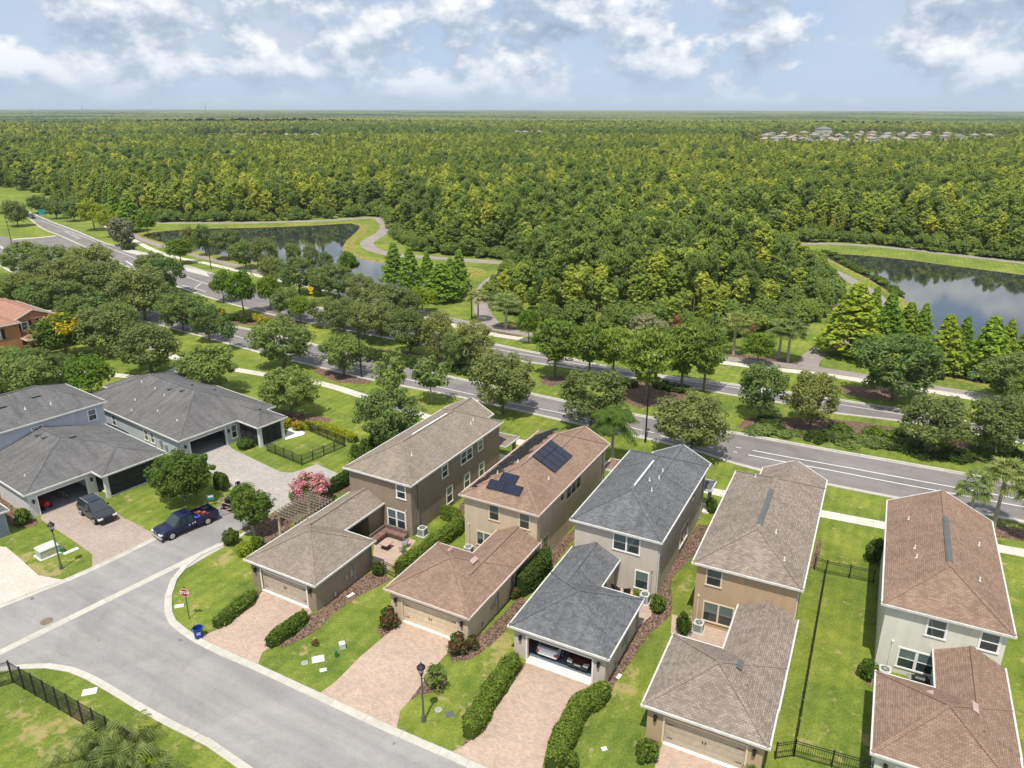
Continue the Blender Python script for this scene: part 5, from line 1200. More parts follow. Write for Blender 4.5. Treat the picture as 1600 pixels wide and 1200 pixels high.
def vehicle(name, loc, az, paint, label, cat, L, Wd, body, cab, wheels, r, rim='silver', bed=None, group=None):
    """body / cab: stations along y (front +). body: (y, zlow, zbelt, half width); cab: (y, z base, z roof, half base, half roof)"""
    t = empty(name, loc, -rad(az), label, cat, group)
    rg_ = []
    for (y, zl, zb, hw) in body: rg_.append(ring(y, [zl, zl+.12, zl+(zb-zl)*.6, zb-.06, zb], [hw*.9, hw*.98, hw, hw*.97, hw*.84]))
    MB().loft(rg_).build('body', paint, t, smooth=False)
    rc = [ring(y, [zb-.04, zb+(zr-zb)*.75, zr-.03, zr], [hb, hb+(hr-hb)*.75, hr*.98, hr*.86]) for (y, zb, zr, hb, hr) in cab]
    nst = len(cab)
    def mf(i, k):
        if k in (0, 6): return 0 if (i in (0, nst-2)) is False and False else 1
        if i in (0, nst-2) and k in (1, 2, 3, 4, 5): return 1
        return 0
    co = MB().loft(rc, 0, True, mf).build('cabin', [paint, M['glass_dark']], t)
    pl_ = MB()
    for i in range(1, nst-1):
        y, zb, zr, hb, hr = cab[i]
        for s in (1, -1): pl_.bar((s*(hb+.005), y, zb-.03), (s*(hb+(hr-hb)*.75+.01), y, zb+(zr-zb)*.78), .07, .04)
    pl_.build('pillar', paint, co)
    for (x, y) in [(s*Wd/2-s*.10, yy) for yy in wheels for s in (1, -1)]: wheel(t, x, y, r, rim=rim)
    yf = body[-1][0]; yr = body[0][0]; hz = body[-2][2]
    for yy in wheels:
        for s in (1, -1): MB().tube([(s*(Wd/2-.16), yy, r), (s*(Wd/2+.004), yy, r)], [r*1.18, r*1.18], 18).build('wheel_arch', M['rubber'], t)
    for s in (1, -1):
        MB().box(min(s*Wd*.24, s*Wd*.45), max(s*Wd*.24, s*Wd*.45), yf-.28, yf+.02, hz-.26, hz-.10).build('headlight', M['lamp_glass'], t)
        MB().box(min(s*Wd*.33, s*Wd*.47), max(s*Wd*.33, s*Wd*.47), yr-.02, yr+.2, hz-.22, hz-.05).build('tail_light', M['tail'], t)
        MB().box(s*(Wd/2+.08)-.08, s*(Wd/2+.08)+.08, cab[-2][0]+.02, cab[-2][0]+.14, cab[-2][1]-.02, cab[-2][1]+.14).build('wing_mirror', M['black'], t)
    g = MB(); g.box(-Wd*.22, Wd*.22, yf, yf+.03, hz-.36, hz-.1); g.box(-Wd*.42, Wd*.42, yf-.02, yf+.04, .32, .5); g.build('grille', M['black'], t)
    return t
suv_c = G(128, 804)+(G(152, 820)-G(128, 804))*.5+Vector((.57, .82, 0))*.85
SUV = vehicle('suv', (suv_c.x, suv_c.y, .02), 128, P_suv, 'dark graphite suv parked nose out on the tan paver drive', 'suv', 4.95, 1.98,
    [(-2.45, .45, .95, .80), (-2.35, .32, 1.08, .93), (-1.2, .28, 1.1, .99), (.9, .28, 1.08, .99), (1.7, .3, 1.02, .97), (2.3, .35, .92, .88), (2.45, .42, .75, .74)],
    [(-2.35, 1.05, 1.1, .86, .80), (-1.95, 1.06, 1.74, .9, .72), (-.6, 1.06, 1.80, .92, .74), (.25, 1.06, 1.76, .92, .72), (1.15, 1.04, 1.08, .9, .82)], [-1.42, 1.48], .37)
MB().box(-.48, .48, -.95, .1, 1.795, 1.815).build('sunroof', M['solar'], SUV)
b = MB(); [b.bar((s*.68, -1.8, 1.80), (s*.68, .1, 1.83), .04, .05) for s in (1, -1)]; b.build('roof_rail', M['silver'], SUV)
tc_ = G(271, 842).lerp(G(328, 820), .5)+Vector((-.78, .62, 0))*.98
TR = vehicle('pickup_truck', (tc_.x, tc_.y, .02), 220, P_navy, 'navy blue crew-cab pickup with tools in its open bed', 'pickup', 5.9, 2.02,
    [(-.62, .42, 1.14, .96), (-.5, .42, 1.16, 1.0), (1.3, .42, 1.16, 1.01), (1.55, .42, 1.14, 1.0), (2.5, .45, 1.08, .97), (2.82, .5, 1.0, .88), (2.95, .5, .85, .80)],
    [(-.60, 1.12, 1.2, .90, .86), (-.42, 1.12, 1.84, .92, .76), (.25, 1.12, 1.88, .93, .78), (.85, 1.12, 1.84, .93, .76), (1.6, 1.10, 1.15, .90, .84)], [-1.75, 1.9], .40)
b = MB(); b.box(-.94, .94, -2.9, -.63, .62, .70); b.box(-1.0, -.90, -2.9, -.63, .45, 1.16); b.box(.90, 1.0, -2.9, -.63, .45, 1.16); b.box(-1.0, 1.0, -2.98, -2.9, .5, 1.14); b.build('bed', P_navy, TR)
b = MB(); [b.box(s*.95-.05, s*.95+.05, -2.98, -.66, 1.16, 1.19) for s in (1, -1)]; b.box(-.9, .9, -2.99, -2.9, 1.14, 1.17); b.build('bed_rail', M['black'], TR)
MB().box(-.98, .98, 2.86, 3.02, .42, .66).build('front_bumper', M['silver'], TR); MB().box(-.9, .9, -3.12, -2.98, .45, .62).build('rear_bumper', M['silver'], TR)
b = MB(); b.box(-.5, .5, 2.93, 2.98, .78, .83); b.box(-.03, .03, 2.93, 2.985, .68, .98); b.build('grille_cross', M['silver'], TR)
b = MB()   # worn white marks on the driver's door
for (y0_, y1_, z0_, z1_) in ((-.25, -.12, .8, .95), (.02, .10, .78, .93), (-.05, .15, .86, .9), (.35, .45, .78, .90)): b.box(-1.018, -1.012, y0_-.3, y1_-.3, z0_, z1_)
b.build('door_marking', M['white'], TR)
for nm, pts, mt in (('tarp', (-.75, -.1, -1.4, -.75), plain('blue_tarp', (.03, .12, .6), .6)), ):
    b = MB(); rs = random.Random(2); g_ = [[(pts[0]+i*.11, pts[2]+j*.11, .72+rs.random()*.36) for i in range(7)] for j in range(7)]
    for j in range(6):
        for i in range(6): b.poly([g_[j][i], g_[j][i+1], g_[j+1][i+1], g_[j+1][i]])
    o = b.build('tarp', mt); o.parent = None; o.matrix_world = Matrix.Translation(TR.location) @ Matrix.Rotation(-rad(220), 4, 'Z'); tag(o, 'crumpled blue tarp in the bed of the navy pickup', 'tarp')
def at_truck(mb, name, mat, label, cat):
    o = mb.build(name, mat); o.matrix_world = Matrix.Translation(TR.location) @ Matrix.Rotation(-rad(220), 4, 'Z'); return tag(o, label, cat)
for i, (x, y) in enumerate(((.1, -1.6), (-.35, -1.9))):
    b = MB(); b.bar((x-.5, y-.5, .82+i*.1), (x+.6, y+.3, .95), .12, .12); b.box(x-.1, x+.25, y-.1, y+.25, .8, 1.15)
    at_truck(b, 'leaf_blower', plain('tool_red%d' % i, (.28, .07, .05)), ('red', 'orange')[i]+' power tool lying in the pickup bed, '+('nearer the cab', 'nearer the tailgate')[i], 'tool')
at_truck(MB().box(.35, .8, -2.7, -2.1, .71, 1.08).tube([(.57, -2.4, 1.08), (.57, -2.4, 1.16)], [.08, .08], 8), 'fuel_can', M['black'], 'dark container at the back of the pickup bed', 'container')

# trailer behind the pickup with cut branches, a mower and a gardener beside it
q0 = G(352, 803); q1 = G(398, 777); dv = (q1-q0).normalized(); azT = math.degrees(math.atan2(dv.x, dv.y)); tcn_ = q0.lerp(q1, .55)+Vector((-dv.y, dv.x, 0))*.3
TL = empty('utility_trailer', (tcn_.x, tcn_.y, .02), -rad(azT), 'brown landscaping trailer hitched behind the navy pickup', 'trailer')
b = MB(); b.box(-.95, .95, -1.9, 2.0, .5, .58); b.build('deck', M['pergola'], TL)
b = MB()
for s in (1, -1):
    for z_ in (.75, 1.0): b.bar((s*.95, -1.9, z_), (s*.95, 2.0, z_), .05, .05)
    for y in (-1.9, -.6, .7, 2.0): b.box(s*.95-.025, s*.95+.025, y-.025, y+.025, .5, 1.0)
for y in (-1.9, 2.0):
    b.bar((-.95, y, 1.0), (.95, y, 1.0), .05, .05)
b.bar((-.8, -1.9, .54), (0, -3.0, .5), .07, .07); b.bar((.8, -1.9, .54), (0, -3.0, .5), .07, .07); b.build('rail', M['rust'], TL)
for s in (1, -1):
    for y in (-.45, .45): wheel(TL, s*1.05, y, .32, .2, 'grey_metal')
shp = shrub_mesh('cuttings', 'lime', 90, 20, 80, .4, leaf2='mid', f2=.4, W_=2.2, H_=1.1)
o = bpy.data.objects.new('branch_pile', shp); col.objects.link(o); o.location = TL.matrix_basis @ Vector((-.2, .6, .58)); tag(o, 'heap of yellow-green cuttings on the trailer', 'cuttings')
mw = empty('lawn_mower', TL.matrix_basis @ Vector((.1, -1.3, .58)), 1.2, 'dark stand-on mower at the front of the trailer', 'mower')
MB().box(-.5, .5, -.6, .4, .12, .32).box(-.3, .3, -.1, .35, .32, .75).build('body', M['black'], mw); MB().tube([(-.25, .4, .6), (-.3, .65, 1.05), (.3, .65, 1.05), (.25, .4, .6)], [.025]*4, 6).build('handle', M['grey_metal'], mw)
for s in (1, -1):
    for y in (-.45, .3): MB().tube([(s*.5, y, .18), (s*.62, y, .18)], [.18, .18], 12).build('wheel', M['rubber'], mw)

def person(loc, az, label, shirt, trousers, hat, pose):
    t = empty('person', loc, -rad(az), label, 'person')
    J = dict(pelvis=(0, 0, .95), chest=(0, .08, 1.32), neck=(0, .13, 1.47), head=(0, .17, 1.58), crown=(0, .18, 1.72),
             lsh=(-.19, .10, 1.40), lel=(-.24, .26, 1.16), lwr=(-.16, .48, 1.10), lha=(-.14, .56, 1.11), rsh=(.19, .10, 1.40), rel=(.26, .22, 1.14), rwr=(.20, .46, 1.04), rha=(.18, .55, 1.03),
             lhip=(-.10, 0, .92), lkn=(-.13, .06, .50), lan=(-.13, -.04, .09), lto=(-.14, .14, .04), rhip=(.10, 0, .92), rkn=(.14, .10, .50), ran=(.15, .02, .09), rto=(.16, .20, .04))
    Rr = dict(pelvis=.15, chest=.16, neck=.06, head=.095, crown=.07, lsh=.07, lel=.05, lwr=.035, lha=.04, rsh=.07, rel=.05, rwr=.035, rha=.04, lhip=.10, lkn=.07, lan=.05, lto=.045, rhip=.10, rkn=.07, ran=.05, rto=.045)
    E_ = [('pelvis', 'chest'), ('chest', 'neck'), ('neck', 'head'), ('head', 'crown'), ('chest', 'lsh'), ('lsh', 'lel'), ('lel', 'lwr'), ('lwr', 'lha'), ('chest', 'rsh'), ('rsh', 'rel'), ('rel', 'rwr'), ('rwr', 'rha'),
          ('pelvis', 'lhip'), ('lhip', 'lkn'), ('lkn', 'lan'), ('lan', 'lto'), ('pelvis', 'rhip'), ('rhip', 'rkn'), ('rkn', 'ran'), ('ran', 'rto')]
    names = list(J); 
    # five short fingers on each hand
    for sgn, hn in ((-1, 'lha'), (1, 'rha')):
        for k in range(5):
            b0 = Vector(J[hn]); nm = hn+str(k); off = Vector(((k-2)*.018, .05 if k else .02, -.03)); J[nm] = tuple(b0+off+Vector((0, .03, -.02))); Rr[nm] = .011; names.append(nm); E_.append((hn, nm))
    me = bpy.data.meshes.new('body'); me.from_pydata([J[n] for n in names], [(names.index(a), names.index(b_)) for a, b_ in E_], [])
    o = bpy.data.objects.new('body_src', me); col.objects.link(o)
    md_ = o.modifiers.new('skin', 'SKIN')
    for i, n in enumerate(names): me.skin_vertices[0].data[i].radius = (Rr[n], Rr[n]*.9)
    me.skin_vertices[0].data[0].use_root = True
    sb_ = o.modifiers.new('sub', 'SUBSURF'); sb_.levels = 2; sb_.render_levels = 2
    dg = bpy.context.evaluated_depsgraph_get(); m2 = bpy.data.meshes.new_from_object(o.evaluated_get(dg)); bpy.data.objects.remove(o)
    skin = plain('skin', (.36, .2, .14), .6)
    for mm in (skin, shirt, trousers, M['black']): m2.materials.append(mm)
    for p in m2.polygons:
        c = p.center; z_ = c.z
        p.material_index = 3 if z_ < .12 else (2 if z_ < 1.0 else (1 if (z_ < 1.46 and c.y < .40) else 0)); p.use_smooth = True
    m2.name = 'body'; child('body', m2, t)
    b = MB(); n = 14
    b.tube([(0, .17, 1.66), (0, .17, 1.675), (0, .17, 1.68), (0, .17, 1.78), (0, .17, 1.80)], [.19, .19, .12, .10, .05], n); b.build('hat', hat, t)
    return t
pp = G(374, 771)
person((pp.x, pp.y, .02), 160, 'person in dark navy work clothes and a pale hat beside the trailer', plain('navy_shirt', (.02, .035, .09)), plain('dark_trousers', (.015, .02, .04)), plain('pale_hat', (.6, .56, .48)), None)

def car_in(h, x, y, az_local, paint, label, rev):
    p = local(h, x, y-.4, .05); a = -math.degrees(h.rotation_euler.z)
    return vehicle('car', p, a+(0 if rev else 180)+az_local, paint, label, 'car', 4.6, 1.84,
        [(-2.3, .42, .85, .70), (-2.2, .30, .98, .84), (-1.2, .24, .98, .91), (1.0, .24, .94, .92), (1.9, .3, .82, .86), (2.3, .38, .62, .66)],
        [(-2.0, .94, .98, .78, .70), (-1.2, .95, 1.36, .84, .62), (-.3, .95, 1.44, .86, .64), (.3, .95, 1.42, .86, .62), (1.2, .92, .96, .82, .72)], [-1.38, 1.42], .33, group='cars inside the open garage')
car_in(H3, 2.75, 3.5, 0, P_white, 'white hatchback, tail outward, in the left half of the open garage', True)
cw = car_in(H3, 5.25, 3.55, 0, P_wine, 'dark wine-red car, nose outward, in the right half of the open garage', False)
MB().box(-.26, .26, 2.31, 2.335, .48, .60).build('number_plate', M['white'], cw)
p = local(L1, 2.0, 1.6, .04)
rm = empty('ride_on_mower', p, L1.rotation_euler.z+.2, 'red ride-on machine just inside the garage behind the suv', 'mower')
MB().loft([ring(y, [.35, .6, .8], [w_, w_, w_*.6]) for y, w_ in ((-.7, .28), (-.2, .33), (.5, .3), (.75, .18))]).build('body', plain('mower_red', (.5, .015, .02), .35), rm)
MB().box(-.22, .22, .3, .7, .75, .84).box(-.22, .22, .62, .7, .84, 1.15).build('seat', M['black'], rm)
for s in (1, -1):
    for y, r_ in ((-.55, .2), (.5, .28)): MB().tube([(s*.35, y, r_), (s*.5, y, r_)], [r_, r_], 12).build('wheel', M['rubber'], rm)
p = local(L1, 4.2, 2.0, .04); bk = empty('bicycle', p, L1.rotation_euler.z+.5, 'bicycle leaning in the open garage behind the suv', 'bicycle')
b = MB(); b.bar((0, -.5, .33), (0, -.1, .75), .04, .04).bar((0, -.1, .75), (0, .45, .8), .04, .04).bar((0, 0, .33), (0, .42, .75), .04, .04).bar((0, .42, .8), (0, .55, .33), .04, .04).bar((0, -.5, .33), (0, 0, .33), .04, .04).bar((0, 0, .33), (0, -.13, .85), .04, .04); b.build('frame', M['silver'], bk)
for y in (-.5, .55):
    b = MB(); n = 18; b.tube([(0, y+.31*math.cos(a*2*math.pi/n), .33+.31*math.sin(a*2*math.pi/n)) for a in range(n+1)], [.025]*(n+1), 5, cap=False); b.build('wheel', M['rubber'], bk)
MB().bar((-.25, .42, .95), (.25, .42, .95), .04, .04).bar((0, .42, .8), (0, .42, .95), .03, .03).build('handlebar', M['black'], bk)
# dark cars near the far junction
o_ = G(50, 341)
vehicle('car', (o_.x, o_.y, .03), 140, P_suv, 'dark car waiting at the far end of the boulevard', 'car', 4.6, 1.84,
    [(-2.3, .42, .85, .70), (-2.2, .30, .98, .84), (1.0, .24, .94, .92), (1.9, .3, .82, .86), (2.3, .38, .62, .66)],
    [(-2.0, .94, .98, .78, .70), (-1.2, .95, 1.4, .84, .62), (.3, .95, 1.42, .86, .62), (1.2, .92, .96, .82, .72)], [-1.38, 1.42], .33)

# ------------------------------------------------------------------ street furniture
def post_lamp(px_, py_, label):
    t = empty('street_lamp', G(px_, py_), .4, label, 'street lamp', 'black post lamps')
    MB().tube([(0, 0, 0), (0, 0, .12), (0, 0, .5), (0, 0, .6), (0, 0, 3.9)], [.17, .16, .12, .08, .055], 12).build('pole', plain('lamp_grey', (.10, .10, .10), .5, .4) if 'pole_m' not in M else M['pole_m'], t)
    hd = MB(); hd.tube([(0, 0, 3.85), (0, 0, 4.0), (0, 0, 4.12)], [.07, .13, .15], 10); hd.tube([(0, 0, 4.5), (0, 0, 4.6), (0, 0, 4.74), (0, 0, 4.86), (0, 0, 4.98)], [.30, .28, .14, .05, .02], 12)
    for k in range(4):
        a = k*math.pi/2; hd.bar((.15*math.cos(a), .15*math.sin(a), 4.12), (.25*math.cos(a), .25*math.sin(a), 4.52), .03, .03)
    hd.build('lantern', M['black'], t)
    MB().tube([(0, 0, 4.12), (0, 0, 4.5)], [.13, .23], 12).build('globe', plain('frosted_globe', (.55, .55, .53), .3) if 'globe_m' not in M else M['globe_m'], t)
    MB().box(-.02, .02, -.22, .22, 3.75, 3.78).build('cross_bar', M['black'], t)
post_lamp(662, 1127, 'black lantern lamp post on the lawn between two pink driveways'); post_lamp(96, 889, 'black lantern lamp post beside the green utility cabinet')
for (px_, py_, h_, lb) in ((19, 384, 7., 'slim dark light pole at the far left junction'), (330, 420, 9., 'tall slim light pole between the left pond and the boulevard'), (565, 590, 9.2, 'tall light pole in front of the round oak in the brown mulch'),
                           (737, 497, 6.3, 'light pole at the trail near the cypress group'), (1008, 691, 9.2, 'tall light pole on the verge behind the charcoal roof'), (1112, 545, 6, 'light pole among the palms behind the pine row')):
    t = empty('light_pole', G(px_, py_), .5, lb, 'light pole', 'slim light poles of the boulevard')
    MB().tube([(0, 0, 0), (0, 0, .6), (0, 0, h_)], [.16, .11, .07], 10).build('pole', M['black'], t)
    MB().tube([(0, 0, h_-.1), (0, 0, h_), (0, 0, h_+.25), (0, 0, h_+.42)], [.10, .26, .24, .05], 12).box(-.03, .03, 0, .5, h_-.35, h_-.3).build('lamp_head', M['black'], t)
# stop sign facing the side street
t = empty('stop_sign', G(296, 967), 0, 'red octagonal stop sign on a dark green post at the corner lawn', 'stop sign')
MB().box(-.03, .03, -.03, .03, 0, 2.55).build('post', M['dgreen'], t)
fa_ = Matrix.Translation((0, 0, 2.55)) @ Matrix.Rotation(rad(-8), 4, 'Z') @ Matrix.Rotation(rad(90), 4, 'X')
oc = [(.39*math.cos(rad(22.5+45*k)), .39*math.sin(rad(22.5+45*k))) for k in range(8)]; oc2 = [(x*.93, y*.93) for x, y in oc]
b = MB(); b.xf = fa_; b.prism(oc, .035, .045, 0); b.prism(oc2, .045, .048, 1); b.prism([(x, y) for x, y in oc], .03, .035, 2); pn = b.build('sign_plate', [M['white'], M['redsign'], M['grey_metal']], t)
cu = bpy.data.curves.new('txt', 'FONT'); cu.body = 'STOP'; cu.size = .34; cu.align_x = 'CENTER'; cu.align_y = 'CENTER'; cu.extrude = .001; cu.offset = .008
to = bpy.data.objects.new('txt', cu); col.objects.link(to); bpy.context.view_layer.update()
tm_ = bpy.data.meshes.new_from_object(to.evaluated_get(bpy.context.evaluated_depsgraph_get())); bpy.data.objects.remove(to); tm_.materials.clear(); tm_.materials.append(M['white'])
tm_.transform(fa_ @ Matrix.Translation((0, 0, .051))); child('lettering', tm_, pn)
b = MB(); b.tube([(0, 0, 2.94), (0, 0, 3.05), (0, 0, 3.12)], [.04, .06, .01], 8); b.build('finial', M['black'], t)
# recycling bin
t = empty('recycling_bin', G(311, 996), .5, 'dark blue open recycling bin at the kerb', 'bin')
b = MB(); n = 20; ro = [(.36*math.cos(k*2*math.pi/n), .36*math.sin(k*2*math.pi/n)) for k in range(n)]
prf = [(.26, 0), (.30, .02), (.36, .88), (.40, .9), (.40, .95), (.34, .95), (.27, .06)]
b.loft([[(x/.36*r_, y/.36*r_, z_) for x, y in ro] for r_, z_ in prf], cap=False); b.poly([(x/.36*.27, y/.36*.27, .06) for x, y in ro]); b.build('body', M['blue_bin'], t)
b = MB(); b.bar((-.42, -.15, .9), (-.42, .15, .9), .04, .04).bar((.42, -.15, .9), (.42, .15, .9), .04, .04); b.build('handle', M['blue_bin'], t)
MB().box(-.15, .15, -.36, -.345, .45, .7).build('emblem', plain('pale_blue_mark', (.25, .35, .7)), t)
# utility cabinet and small covers
c_ = G(76, 866); t = empty('utility_cabinet', c_, -rad(36)+.0, 'pale green metal utility cabinet on the lawn by the left lamp post', 'utility cabinet'); t.rotation_euler = (0, 0, rad(90-36))
MB().box(-1.0, .9, -.75, .75, 0, .08).build('base', M['slab'], t); MB().box(-.85, .8, -.6, .6, .08, .85).build('casing', M['green_box'], t); MB().loft([[(-.88, -.64, .85), (.83, -.64, .85), (.83, .64, .85), (-.88, .64, .85)], [(-.8, -.55, .95), (.75, -.55, .95), (.75, .55, .95), (-.8, .55, .95)]]).build('lid', plain('pale_green', (.50, .56, .46), .6), t)
MB().box(-.3, .2, -.612, -.602, .3, .6).build('warning_plate', plain('sign_plate', (.5, .4, .15)), t)
def cover(px_, py_, w_, d_, mat, name, label, round_=False, rz=.3, h=.03, cat=None):
    p = G(px_, py_); b = MB()
    if round_:
        n = 24; b.prism([(w_/2*math.cos(k*2*math.pi/n), w_/2*math.sin(k*2*math.pi/n)) for k in range(n)], 0, h); b.prism([(w_/2.4*math.cos(k*2*math.pi/n), w_/2.4*math.sin(k*2*math.pi/n)) for k in range(n)], h, h+.006, 1)
    else: b.box(-w_/2, w_/2, -d_/2, d_/2, 0, h); b.box(-w_/2+.08, w_/2-.08, -d_/2+.06, d_/2-.06, h, h+.006, 1)
    me = b.mesh(name, [M[mat], M[mat] if mat != 'curb' else M['grey_metal']]); o = bpy.data.objects.new(name, me); col.objects.link(o); o.location = p; o.rotation_euler = (0, 0, rz); return tag(o, label, cat or 'cover')
cover(73, 971, .95, .9, 'bark', 'manhole_cover', 'round brown manhole cover in the side street', True, h=.022, cat='manhole')
cover(140, 1081, .95, .65, 'slab', 'valve_cover', 'white rectangular cover with a blue centre on the corner lawn at bottom left'); cover(280, 947, .7, .45, 'slab', 'valve_cover', 'pale rectangular cover beside the stop sign')
cover(497, 1030, .9, .7, 'white', 'valve_cover', 'largest white cover on the lawn between the first two driveways'); cover(476, 1036, .5, .4, 'curb', 'valve_cover', 'round brownish cover left of the largest white cover', True); cover(505, 1047, .5, .35, 'slab', 'valve_cover', 'small cover below the largest white cover')
cover(703, 1116, .55, .5, 'ac_dark', 'drain_grate', 'square drain grate on the lawn near the middle street lamp', cat='grate'); cover(685, 1109, .5, .45, 'curb', 'valve_cover', 'round pale cover near the middle street lamp', True)
cover(111, 861, 1.3, .45, 'slab', 'valve_cover', 'long white cover right of the left lamp post', rz=rad(54)); cover(944, 1170, .35, .3, 'slab', 'valve_cover', 'small white cover on the lawn right of the curved hedge')
cover(867, 1057+(-2), .01, .01, 'slab', 'x', None) if False else None
for (px_, py_, w_, h_, mt, nm, lb) in ((535, 1012, .45, .5, 'ac', 'utility_box', 'small beige utility box on the lawn beside the pink driveway'), (526, 1026, .22, .55, 'dgreen', 'utility_post', 'short dark green utility post below the beige box'),
                                      (98, 862, .35, .5, 'dgreen', 'utility_post', 'dark green utility post right behind the left lamp post')):
    b = MB(); b.box(-w_/2, w_/2, -w_/2, w_/2, 0, h_*.9); b.loft([[(-w_*.55, -w_*.55, h_*.9), (w_*.55, -w_*.55, h_*.9), (w_*.55, w_*.55, h_*.9), (-w_*.55, w_*.55, h_*.9)], [(-w_*.4, -w_*.4, h_), (w_*.4, -w_*.4, h_), (w_*.4, w_*.4, h_), (-w_*.4, w_*.4, h_)]])
    o = b.build(nm, M[mt]); o.location = G(px_, py_); o.rotation_euler = (0, 0, .4); tag(o, lb, 'utility box')
cover(967, 1057, .55, .25, 'white', 'splash_block', 'white splash block at the wall of the charcoal-roofed garage', rz=1.0); cover(548, 930, .7, .3, 'white', 'splash_block', 'white splash block beside the taupe garage wall', rz=.9)
# boulevard signs
t = empty('warning_sign', G(487, 469), .25, 'yellow diamond sign with a small plate on the verge', 'sign')
MB().tube([(0, 0, 0), (0, 0, 2.6)], [.035, .035], 6).build('post', M['black'], t)
b = MB(); b.xf = Matrix.Translation((0, 0, 2.5)) @ Matrix.Rotation(rad(90), 4, 'X'); b.prism([(0, -.62), (.62, 0), (0, .62), (-.62, 0)], .03, .05); b.prism([(-.35, -1.05), (.35, -1.05), (.35, -.68), (-.35, -.68)], .03, .05)
sg = b.build('sign_plate', M['yellow'], t); b = MB(); b.xf = Matrix.Translation((0, 0, 2.5)) @ Matrix.Rotation(rad(90), 4, 'X'); b.bar((0, -.25, .055), (0, .2, .055), .09, .01).bar((-.16, .1, .055), (0, .28, .055), .08, .01).bar((.16, .1, .055), (0, .28, .055), .08, .01); b.build('symbol', M['black'], sg)
t = empty('banner_sign', G(66, 338), .2, 'small teal banner sign on the verge at the far left', 'sign'); MB().box(-1.0, 1.0, -.05, .05, .6, 2.6).build('panel', M['teal'], t); MB().box(-1.1, -1.0, -.06, .06, 0, 2.7).box(1.0, 1.1, -.06, .06, 0, 2.7).build('post', M['black'], t)
t = empty('yard_sign', G(331, 790), .4, 'small teal and white sign behind the navy pickup', 'sign'); MB().box(-.35, .35, -.02, .02, .7, 1.25).build('panel', M['teal'], t); MB().box(-.3, -.26, -.03, .03, 0, .7).box(.26, .3, -.03, .03, 0, .7).build('post', M['black'], t); MB().box(-.25, .25, -.03, -.021, .98, 1.18).build('symbol', M['white'], t)

# ------------------------------------------------------------------ fences
def fence(pts, h, label, kind='picket', sp=1.9, name='fence'):
    pts = [Vector((p[0], p[1], 0)) for p in pts]; t = empty(name, pts[0], 0, label, 'fence'); o = pts[0]
    for a, b_ in zip(pts[:-1], pts[1:]):
        a = a-o; b_ = b_-o; L_ = (b_-a).length; n = max(1, round(L_/sp)); d = (b_-a)/n
        for i in range(n+1):
            if i == 0 and a.length > .01: continue
            q = a+d*i; MB().box(q.x-.04, q.x+.04, q.y-.04, q.y+.04, 0, h+.06).box(q.x-.05, q.x+.05, q.y-.05, q.y+.05, h+.06, h+.09).build('post', M['black'], t)
        for i in range(n):
            q0_ = a+d*i; q1_ = q0_+d; b = MB(); Z = lambda v, z_: Vector((v.x, v.y, z_))
            for z_ in ((.12, h-.2, h-.02) if kind == 'picket' else (.08, h-.02, h*.55)): b.bar(Z(q0_, z_), Z(q1_, z_), .03, .04)
            if kind == 'picket':
                m = int(d.length/.13)
                for j in range(1, m): q = q0_.lerp(q1_, j/m); b.box(q.x-.009, q.x+.009, q.y-.009, q.y+.009, .1, h-.02)
            else:
                m = int(d.length/.075)
                for j in range(1, m):
                    q = q0_.lerp(q1_, j/m); b.box(q.x-.006, q.x+.006, q.y-.006, q.y+.006, .08, h)
                k = int(h/.09)
                for j in range(1, k): b.bar(Z(q0_, j*.09), Z(q1_, j*.09), .008, .010)
            b.build('panel', M['black'], t)
    return t
fence(gpx([(1272, 890), (1290, 896), (1364, 911)]), 1.3, 'black metal fence crossing the lawn between the golden tan and the pale sage house')
fence(gpx([(1290, 896), (1240, 1182)]), 1.3, 'long black metal fence running along the strip of lawn towards the camera')
fence(gpx([(1211, 1186), (1240, 1182)]) , 1.3, 'short black fence joining the golden tan garage to the long fence')
fence(gpx([(1240, 1182), (1360, 1216)]), 1.3, 'black metal fence across the lawn at the bottom edge of the photo')
fence(gpx([(-40, 1087), (21, 1067), (150, 1143), (215, 1182)]), 1.9, 'tall black mesh fence in the lower left corner', 'mesh', 1.4)
fence(gpx([(418, 705), (472, 727), (539, 698), (473, 669)]), 1.25, 'black mesh fence round the small lawn of the single-storey house', 'mesh', 1.6)
fence(gpx([(600, 895), (619, 904)]), 1.25, 'short black fence between the patio shrub and the hooked hedge')

# pergola at the side of the taupe house
t = empty('pergola', H1.location, H1.rotation_euler.z, 'weathered wooden pergola beside the roof of the taupe garage', 'pergola')
for x, y in ((-3.5, 7.3), (-3.5, 11.3), (-.9, 7.3), (-.9, 11.3)): MB().box(x-.08, x+.08, y-.08, y+.08, 0, 2.45).build('post', M['tan_trim'] if x < -2 else M['pergola'], t)
b = MB(); [b.box(x-.05, x+.05, 6.7, 11.9, 2.42, 2.6) for x in (-3.5, -.9)]; b.build('beam', M['pergola'], t)
b = MB(); [b.box(-3.9, -.5, 6.9+i*.42-.025, 6.9+i*.42+.025, 2.6, 2.74) for i in range(12)]; [b.box(-3.8+j*.38-.02, -3.8+j*.38+.02, 6.7, 11.9, 2.742, 2.79) for j in range(9)]; b.build('slats', M['pergola'], t)

